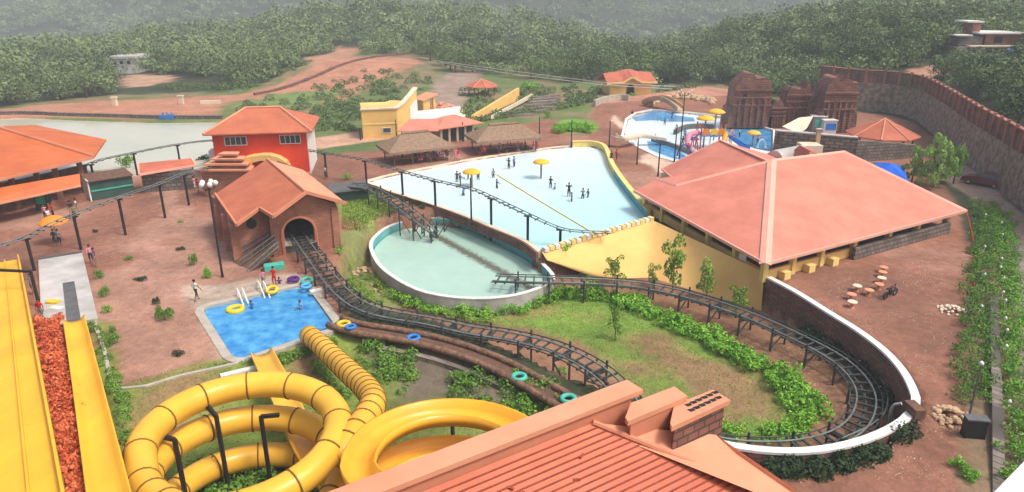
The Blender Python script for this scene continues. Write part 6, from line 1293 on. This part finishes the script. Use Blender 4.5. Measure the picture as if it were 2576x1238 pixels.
# ================================================================ SHRUBS AND PLANTS
r_ = random.Random(55)
def shrub_meshes(mat, n, leaf, flat=.7, count=4, seed=200, nb=9):
    out = []
    for i in range(count):
        rr_ = random.Random(seed + i); bl = []
        for k in range(nb): a = rr_.random() * 6.283; q_ = math.sqrt(rr_.random()) * .7; bl.append((math.cos(a) * q_, math.sin(a) * q_, .15 + rr_.random() * .55 * flat, .28 + .18 * rr_.random()))
        out.append(quadmesh('foliage', leafcloud(bl, n, leaf, seed + i), M[mat]))
    return out
SH = dict(green=shrub_meshes('leaf_green', 520, .085), lime=shrub_meshes('leaf_lime', 420, .085, .9), red=shrub_meshes('leaf_red', 520, .10, .6), hedge=shrub_meshes('leaf_hedge', 420, .085), dark=shrub_meshes('leaf_dark', 420, .10, .8), far=shrub_meshes('leaf_near', 360, .12, .8))
STEM = trunk_mesh('stem', random.Random(4), .45, .05, 3)
def shrub(p, s, kind, label, group=None, sz=None, name='shrub', cat='shrub'):
    t = empty(name, p, label, cat, group, random.random() * 6.28); t.scale = (s, s, sz or s * random.uniform(.85, 1.2)); link('foliage', random.choice(SH[kind]), t); link('stem', STEM, t); return t
def row(path, spacing, s, kind, label, group, jit=.25, zoff=0, name='shrub', n2=1, wid=0, ground=True):
    P_ = spline([W(*p) for p in path], spacing); 
    for i, p in enumerate(P_):
        for j in range(n2):
            q_ = p + Vector((r_.uniform(-jit, jit) + (j - (n2 - 1) / 2) * wid, r_.uniform(-jit, jit), 0)); q_.z = (T(q_.x, q_.y) if ground else q_.z) + zoff
            shrub(q_, s * r_.uniform(.75, 1.25), kind, label, group, name=name)
row([(1005, 752, -2.3), (1060, 774, -2.3), (1130, 788, -2.3), (1210, 792, -2.3), (1300, 780, -2.3), (1370, 755, -2.3)], .7, .95, 'green', 'green shrub in the row below the near rim of the oval pool', 'shrubs below the oval pool rim')
row([(1400, 748, -2.3), (1480, 745, -2.3), (1560, 762, -2.3), (1640, 792, -2.3), (1720, 830, -2.3), (1800, 868, -2.3), (1880, 912, -2.3), (1950, 952, -2.3), (2005, 1000, -2.3), (2035, 1045, -2.3)], .9, 1.0, 'green', 'bright green shrub in the thick band following the coaster loop', 'bright shrubs along the coaster loop', n2=2, wid=.8)
row([(2020, 1075, -2.3), (1970, 1098, -2.3), (1900, 1104, -2.3), (1835, 1096, -2.3)], .8, .85, 'green', 'bright green shrub beside the front rail of the loop', 'bright shrubs at the front of the loop')
row([(940, 700, -2.3), (975, 735, -2.3), (1030, 762, -2.3), (1080, 778, -2.3), (1150, 800, -2.3), (1230, 812, -2.3)], .9, .55, 'lime', 'yellow green shrub on the inner side of the main track', 'yellow green shrubs beside the main track', n2=2, wid=.7)
row([(862, 665, -1.2), (880, 690, -1.5), (905, 720, -1.8), (940, 755, -2)], .8, .5, 'lime', 'pale leafy plant on the bank right of the station track', 'plants on the bank beside the station', n2=2, wid=.6)
row([(1385, 668, -1.8), (1420, 680, -2.1), (1460, 694, -2.3), (1490, 706, -2.3)], .8, .62, 'green', 'leafy shrub at the foot of the yellow retaining wall', 'shrubs at the left foot of the yellow wall')
row([(940, 480, 0), (1010, 510, -.3), (1120, 556, -.6), (1230, 592, -.6), (1310, 622, -.5)], 1.0, .45, 'dark', 'low dark shrub between the wave pool kerb and oval pool', 'low shrubs between the two pools')
def hedge(path, spacing, s, mat, label, wid=.6, n2=3, leaf=.06, per=330):
    P_ = spline([W(*p) for p in path], spacing); bl = []
    for p in P_:
        for j in range(n2):
            q_ = p + Vector(((j - (n2 - 1) / 2) * wid + r_.uniform(-.35, .35), r_.uniform(-.35, .35), 0)); z_ = T(q_.x, q_.y)
            for k in range(3): bl.append((q_.x + r_.uniform(-.3, .3), q_.y + r_.uniform(-.3, .3), z_ + r_.uniform(.05, .55) * s * 1.4, s * r_.uniform(.32, .6)))
    t = empty('hedge', P_[0], label, 'hedge'); v = leafcloud(bl, per * len(P_) * n2 // 2, leaf, 77 + int(path[0][0])); v = v - np.array(tuple(P_[0])); link('foliage', quadmesh('foliage', v, M[mat]), t)
# red croton bed between the slides
for k in range(30):
    s_ = .0 + k * .041; pa_ = e0.lerp(e1, s_); pb_ = f0.lerp(f1, s_) - Vector((.82, 0, 0)); yy_ = f0.lerp(f1, s_).y; _ta = (yy_ - e0.y) / (e1.y - e0.y); pa_ = e0.lerp(e1, _ta) + Vector((.2, 0, 0))
    for j, f_ in enumerate((.27, .75)):
        q_ = pa_.lerp(pb_, f_); q_.y = yy_ + r_.uniform(-.2, .2); q_.z = max(min(pa_.z, pb_.z) - .85, T(q_.x, q_.y))
        shrub(q_, r_.uniform(.62, .8), 'red', 'red leaved croton shrub in the bed between the two yellow slides', 'red croton shrubs between the slides', sz=r_.uniform(.75, 1.0))
_cb = []
for k in range(40):
    s_ = k * .033; q_ = f0.lerp(f1, s_) + Vector((r_.uniform(.95, 1.6), 0, 0)); _cb.append((q_.x, q_.y, max(T(q_.x, q_.y), f0.lerp(f1, s_).z - 1.1 - r_.random() * .9), r_.uniform(.25, .45)))
tag(link('creeper', quadmesh('creeper', leafcloud(_cb, 9000, .055, 91), M['leaf_hedge'])), 'green creeper covering the bank right of the body slide', 'creeper', kind='stuff')
# plaza plants
for k, (x_, y_, s_, h_, kd_, lb_) in enumerate([(323, 654, .45, .5, 'hedge', 'round low shrub in the middle of the left plaza'), (356, 704, .6, .35, 'dark', 'flat dark shrub on the plaza, level with the white slab'), (487, 668, .38, 1.3, 'hedge', 'thin sapling on the plaza near the lamp post, left of two'), (522, 700, .42, 1.2, 'green', 'bright sapling at the foot of the lamp post, right of two'),
        (415, 806, .6, 1.1, 'hedge', 'tall green plant left of the blue pool'), (402, 800, .3, 1.4, 'hedge', 'slender plant tight against the tall one left of the pool'), (288, 865, .45, .9, 'hedge', 'small plant near the left border of the lower plaza'), (451, 893, .42, .4, 'dark', 'small flat shrub left of the near pool corner'), (457, 628, .42, .3, 'dark', 'flat dark shrub right of the pale plaza patch'),
        (396, 764, .3, .6, 'dark', 'tiny dark plant above the tall plaza plant'), (283, 845, .3, .9, 'hedge', 'tiny plant behind the small one on the lower plaza'), (240, 585, .3, .4, 'dark', 'small scrubby plant by the left rail post'), (455, 560, .35, .3, 'lime', 'low yellowish plant near the upper right rail posts'),
        (252, 700, .5, 1.0, 'hedge', 'upright shrub right of the upper white slab'), (262, 745, .5, 1.0, 'hedge', 'upright shrub right of the middle of the white slab'), (272, 785, .45, .7, 'lime', 'yellowish shrub at the lower right of the white slab'),
        (872, 452, .8, .8, 'lime', 'pale shrub at the left tip of the wave pool'), (318, 420, 1.3, 1.7, 'hedge', 'leafy shrub behind the green shed'), (508, 396, 1.2, 1.4, 'dark', 'dark bush between the booth and red house'), (1170, 345, 1.3, 1.1, 'far', 'blue green bush behind the small red roofs'), (1200, 335, 1.2, 1.0, 'far', 'bush between the red roofs and the second hut'),
        (1330, 226, 2.1, 2.2, 'green', 'round bright green bush above the terraces'), (1308, 240, 1.5, 1.6, 'far', 'dull bush left of the round bright one'), (1378, 296, .7, 1.6, 'lime', 'slim yellowish shrub at the end of the terraces'), (1165, 300, 1.0, 1.9, 'lime', 'yellowish sapling near the masonry rubble'), (1590, 240, .7, .7, 'green', 'small bright shrub inside the pavilion arch')]):
    g_ = W(x_, y_, 0) if y_ > 260 else WT(x_, y_); g_.z = T(g_.x, g_.y); shrub(g_, s_, kd_, lb_, sz=h_)
for k in range(12): x_ = 1404 + (k % 6) * 15; g_ = W(x_ + r_.uniform(-3, 3), 330 - 8 * math.sin((x_ - 1400) / 28) + (k // 6) * 7, 0); shrub(g_, 1.15, 'green', 'bright green shrub in the hedge clump beside the far plaza path', 'hedge clump on the far plaza')
sl3 = [(1545, 714, 1.0, 2.4, 'leftmost of four against the yellow wall'), (1690, 738, 1.2, 4.4, 'tallest of four against the yellow wall'), (1776, 752, 1.0, 3.1, 'third of four against the yellow wall'), (1850, 792, .95, 2.3, 'shortest and rightmost against the yellow wall'), (1640, 722, .7, 1.9, 'faint one between the first two against the yellow wall')]
SP_ = []
for i in range(3):
    rr_ = random.Random(900 + i); bl = [(rr_.uniform(-.3, .3), rr_.uniform(-.25, .25), .3 + .7 * k / 8, .13 + .08 * rr_.random()) for k in range(9)]; SP_.append(quadmesh('crown', leafcloud(bl, 760, .04, 900 + i), M['leaf_lime']))
for k, (x_, y_, w_, h_, lb_) in enumerate(sl3):
    g_ = W(x_, y_ + 4, -2.4); t = empty('sapling', g_, 'sparse young tree, ' + lb_, 'young tree', 'young trees against the yellow wall', k); t.scale = (w_ * 2.1, w_ * 2.1, h_)
    link('crown', SP_[k % 3], t); m = MB(); m.tube([(0, 0, -.05), (.02, 0, .5), (0, .01, .97)], [.022, .016, .006], 5); m.tube([(0, 0, .4), (.15, .05, .6)], .008, 4); m.tube([(0, 0, .5), (-.16, .02, .72)], .008, 4); o = m.build('trunk', M['bark']); o.parent = t
for x_, y_, w_, h_, lb_ in ((1547, 856, 1.3, 2.6, 'thin brownish young tree on the coaster lawn'),): 
    g_ = W(x_, y_, -2.3); t = empty('sapling', g_, lb_, 'young tree'); t.scale = (w_, w_, h_); link('crown', SP_[0], t); m = MB(); m.tube([(0, 0, -.05), (0, 0, .9)], [.03, .01], 5); o = m.build('trunk', M['bark']); o.parent = t
# feathery lime tree by the road
LM = []
for i in range(3):
    rr_ = random.Random(700 + i); bl = []
    for k in range(22): a = rr_.random() * 6.283; h_ = .12 + .85 * rr_.random(); q_ = math.sqrt(rr_.random()) * .8 * (1.05 - h_ * .55); bl.append((math.cos(a) * q_, math.sin(a) * q_, h_, .13 + .1 * rr_.random()))
    LM.append(quadmesh('crown', leafcloud(bl, 4400, .034, 700 + i), M['leaf_feather']))
for k, (x_, y_, s_, sz_, lb_) in enumerate(((2350, 470, 2.7, 5.2, 'broad feathery lime green tree by the right hand road'), (2292, 462, 1.9, 3.6, 'smaller lime tree left of the broad one by the road'), (2398, 462, 1.7, 4.2, 'lime tree at the right edge of the feathery clump'))):
    g_ = W(x_, y_, 0); t = tree(g_.x, g_.y, s_, lb_, None, LM, sz=sz_, i=k)
# hedges along the right edge
hedge([(2478, 520, 0), (2478, 600, 0), (2470, 680, 0), (2464, 760, 0), (2456, 840, 0), (2452, 920, 0), (2454, 1010, 0)], .8, .75, 'leaf_hedge', 'broad green hedge along the right edge of the red plaza', n2=3, wid=.75)
hedge([(2515, 545, 0), (2530, 640, 0), (2540, 740, 0), (2548, 850, 0), (2556, 960, 0), (2566, 1080, 0), (2580, 1230, 0)], .8, .7, 'leaf_hedge2', 'bright green hedge between the low stone wall and the road', n2=3, wid=.5)
row([(2425, 1230, -.5), (2420, 1200, -.5), (2440, 1215, -.5)], .6, .5, 'green', 'small shrub at the bottom right near the parapet', 'small shrubs at bottom right')
for k, (x_, y_) in enumerate([(2480, 540), (2522, 590), (2520, 650), (2518, 672), (2524, 735), (2530, 755), (2526, 700), (2478, 690), (2530, 800), (2534, 830), (2470, 770), (2532, 870), (2478, 620), (2540, 1010), (2520, 560)]):  # white hedge flowers drawn as plain balls on stems, no lamps
    m = MB(); q_ = W(x_, y_, .75); m.lathe(q_, [(.04, -.12), (.08, -.06), (.10, 0), (.07, .06), (.03, .12)], 10); m.tube([q_ - UP * .9, q_ - UP * .1], .02, 4); tag(m.build('hedge_flower', M['white'], None, True), 'small round white flower standing in the hedge along the road', 'flower', 'white flowers in the road hedge')
m = MB(); m.sweep(spline([W(2497, 760, 0), W(2500, 900, 0), W(2505, 1050, 0), W(2508, 1300, -.4)], 1), [(-.28, -.5), (.28, -.5), (.24, .45), (-.24, .45)]); tag(m.build('low_earth_wall', M['stone']), 'low rough stone wall running between the two right hedges', 'wall')
# creeper under and inside the curved wall
def stuffcloud(name, pts, r0, n, leaf, mat, label, cat, seed=1):
    bl = [(p.x, p.y, p.z, r0 * (.7 + .6 * r_.random())) for p in pts]; return tag(link(name, quadmesh(name, leafcloud(bl, n, leaf, seed), M[mat])), label, cat, kind='stuff')
ou = [WT(x + r_.uniform(-14, 14), y + r_.uniform(-10, 10)) for x, y in [(2280, 1085), (2250, 1110), (2215, 1140), (2170, 1160), (2120, 1175), (2060, 1185), (2000, 1190), (1950, 1190)] for _ in range(4)]
stuffcloud('creeper', ou, .55, 5200, .09, 'leaf_dark', 'dark green creeper growing at the outer foot of the curved wall', 'creeper', 5)
inn = [W(x + r_.uniform(-12, 12), y + r_.uniform(-8, 8), -1.7) for x, y in [(2100, 880), (2140, 905), (2175, 930), (2205, 965), (2225, 1000), (2060, 850), (2030, 840)] for _ in range(4)]
stuffcloud('creeper', inn, .6, 5200, .08, 'leaf_dark', 'dark creeper on the inner foot of the curved brick wall', 'creeper', 6)
slp = [WT(r_.uniform(890, 1040), r_.uniform(860, 1000)) for _ in range(40)] + [WT(r_.uniform(1130, 1420), r_.uniform(940, 1060)) for _ in range(46)] + [WT(r_.uniform(460, 820), r_.uniform(1180, 1260)) for _ in range(34)]
stuffcloud('undergrowth', slp, .5, 15000, .085, 'leaf_hedge', 'low undergrowth below the water channel and slides', 'undergrowth', 7)
stuffcloud('undergrowth', [W(r_.uniform(800, 1500), 0, -1) for _ in range(1)] and [W(540 + k * 24 + r_.uniform(-8, 8), 935 - k * 4.5, -.3) for k in range(6)] + [W(715 + k * 20, 905 - k * 7, -.3) for k in range(7)] + [W(780 + k * 14, 900 + k * 16, -.8) for k in range(7)], .4, 4200, .07, 'leaf_hedge', 'weeds along the near edge of the plaza and pool', 'weeds', 8)
scr = [WT(r_.uniform(790, 1000), r_.uniform(200, 300)) for _ in range(90)] + [WT(r_.uniform(900, 1080), r_.uniform(180, 230)) for _ in range(25)] + [WT(r_.uniform(1150, 1260), r_.uniform(225, 300)) for _ in range(26)] + [WT(r_.uniform(1300, 1520), r_.uniform(220, 262)) for _ in range(60)] + [WT(r_.uniform(600, 900), r_.uniform(245, 290)) for _ in range(40)] + [WT(r_.uniform(400, 820), 0) if False else WT(420 + k * 8, 222 - max(0, (k - 25)) * 3.2 + r_.uniform(-4, 4)) for k in range(46)] + [WT(r_.uniform(790, 900), r_.uniform(262, 330)) for _ in range(40)] + [WT(1440 + k * 11, 262 - k * 1.5 + r_.uniform(-3, 3)) for k in range(30) if not 1518 < 1440 + k * 11 < 1655] + [W(r_.uniform(1190, 1440), 0, 0) * 0 + WT(1190 + k * 12, 308 - k * 1.9) for k in range(24)]
stuffcloud('hill_scrub', scr, .95, 42000, .17, 'leaf_near', 'low green scrub on the slope between pond and pavilion', 'scrub', 9)
# more figures and posts in the play pool
for k, (x_, y_, c_) in enumerate(((1700, 335, 't_white'), (1730, 385, 't_red'), (1752, 350, 't_dark'), (1672, 315, 't_blue'), (1690, 300, 't_dark'), (1860, 345, 't_white'), (1905, 362, 't_pink'))):
    pp(x_, y_, c_, 't_dark', ['paddler in white in the upper play pool', 'child in red near the front of the play pool', 'dark paddler left of the play tower', 'bather in blue in the blue upper pool', 'dark bather in the upper blue water', 'bather in white in the right blue basin', 'bather in pink in the right blue basin'][k], ('walk', 'reach', 'arms')[k % 3], z=-.2, sink=.15, s=.9, face=k)
# grass tufts
def grass(poly, n, h, label, seed, z=-2.3, mat='grass'):
    P_ = np.array([(v.x, v.y) for v in poly]); r2 = np.random.default_rng(seed); lo, hi = P_.min(0), P_.max(0); q_ = r2.uniform(lo, hi, (n * 3, 2)); q_ = q_[sdf(q_[:, 0], q_[:, 1], poly) < 0][:n]; zz_ = terrain(q_[:, 0], q_[:, 1]); n = len(q_)
    c = np.stack([q_[:, 0], q_[:, 1], zz_], 1); a = r2.random(n) * 6.28; w_ = (h * .35 * r2.uniform(.5, 1.5, n))[:, None]; s_ = np.stack([np.cos(a), np.sin(a), np.zeros(n)], 1) * w_; top = np.stack([r2.normal(0, h * .4, n), r2.normal(0, h * .4, n), h * r2.uniform(.5, 1.5, n)], 1)
    v = np.stack([c - s_, c + s_, c + s_ * .4 + top, c - s_ * .4 + top], 1).reshape(-1, 3); return tag(link('grass', quadmesh('grass', v, M[mat])), label, 'grass', kind='stuff')
grass([W(x, y, -2.3) for x, y in [(1020, 760), (1300, 750), (1560, 750), (1700, 815), (1850, 905), (1960, 985), (2030, 1060), (1980, 1110), (1840, 1115), (1640, 1010), (1560, 945), (1460, 865), (1280, 825), (1080, 785)]], 16000, .055, 'short grass on the lawn inside the coaster loop', 3)
grass([W(x, y, -.6) for x, y in [(300, 985), (640, 908), (860, 835), (960, 1000), (1500, 1060), (1500, 1300), (280, 1300)]], 14000, .06, 'short grass around the yellow slides', 4)
grass([W(x, y, -.5) for x, y in [(862, 520), (960, 500), (1000, 540), (940, 600), (862, 590)]], 3500, .12, 'tufted grass beside the brick station', 5)
# gravel and stones strewn over the red ground
def strew(polys, n, s0, s1, mat, label, seed):
    r2 = np.random.default_rng(seed); vv = []
    for poly in polys:
        P_ = np.array([(v.x, v.y) for v in poly]); lo, hi = P_.min(0), P_.max(0); q_ = r2.uniform(lo, hi, (n * 3, 2)); cl = np.array([mnoise.noise((x * .3, y * .3, 2)) for x, y in q_]); q_ = q_[(sdf(q_[:, 0], q_[:, 1], poly) < 0) & (cl > -.05 + .25 * (r2.random(len(q_)) - .5))][:n]; zz_ = terrain(q_[:, 0], q_[:, 1])
        for (x, y), z in zip(q_, zz_):
            s_ = r2.uniform(s0, s1); a = r2.random() * 6.28; p = [np.array([x + s_ * math.cos(a + k * 2.09), y + s_ * math.sin(a + k * 2.09), z - .01]) for k in range(3)]; t_ = np.array([x, y, z + s_ * .7])
            for k in range(3): vv += [p[k], p[(k + 1) % 3], t_, t_ + 1e-4]
    return tag(link('gravel', quadmesh('gravel', np.array(vv), M[mat])), label, 'gravel', kind='stuff')
strew([[W(*p) for p in [(250, 520), (520, 480), (540, 690), (480, 900), (300, 960), (250, 700)]], [W(*p) for p in [(2000, 730), (2380, 640), (2440, 700), (2430, 980), (2310, 950), (2200, 840)]]], 900, .03, .075, 'concrete', 'pale gravel and small stones strewn over the red plaza', 21)
strew([[W(x, y, -.8) for x, y in [(2310, 1040), (2430, 1000), (2430, 1238), (2000, 1238), (2250, 1130)]], [W(x, y, -2.3) for x, y in [(2000, 840), (2150, 930), (2200, 1000), (2150, 1080), (2080, 1000), (1900, 860)]]], 700, .03, .08, 'tan', 'brown gravel on the path round the curved wall', 22)
# small kerbs round the lower plaza
m = MB(); kp_ = [W(x, y, 0) for x, y in [(238, 812), (262, 880), (302, 980), (450, 948), (600, 915)]]
for p in kp_: p.z = 0
m.sweep(spline(kp_, 1), [(-.1, -.8), (.1, -.8), (.1, .1), (-.1, .1)]); tag(m.build('plaza_kerb', M['concrete']), 'thin concrete kerb around the lower left corner of the plaza', 'kerb')
m = MB(); m.prism([W(553, 940, .05), W(640, 919, .05), W(644, 926, .05), W(556, 948, .05)], (0, 0, -.2)); tag(m.build('drain_slab', M['white']), 'pale slab strip at the near plaza corner', 'slab')

# ---------------------------------------------------------------- haze
hb = MB(); zt = float(GZ.max()) + 16; zb = float(GZ.min()) - 1.5
hb.box((0, (gy[0] + gy[-1]) / 2, (zt + zb) / 2), (gx[-1] - gx[0] + 6, gy[-1] - gy[0] + 6, zt - zb))
hm = bpy.data.materials.new('haze'); hm.use_nodes = True; hn = hm.node_tree.nodes; hn.clear()
ho_ = hn.new('ShaderNodeOutputMaterial'); pv = hn.new('ShaderNodeVolumePrincipled'); pv.inputs['Color'].default_value = (.88, .95, 1, 1); pv.inputs['Density'].default_value = 0.00082; pv.inputs['Anisotropy'].default_value = 0.0
hm.node_tree.links.new(pv.outputs[0], ho_.inputs['Volume'])
tag(hb.build('haze', hm), 'pale blue haze lying over the hills', 'haze', kind='stuff')
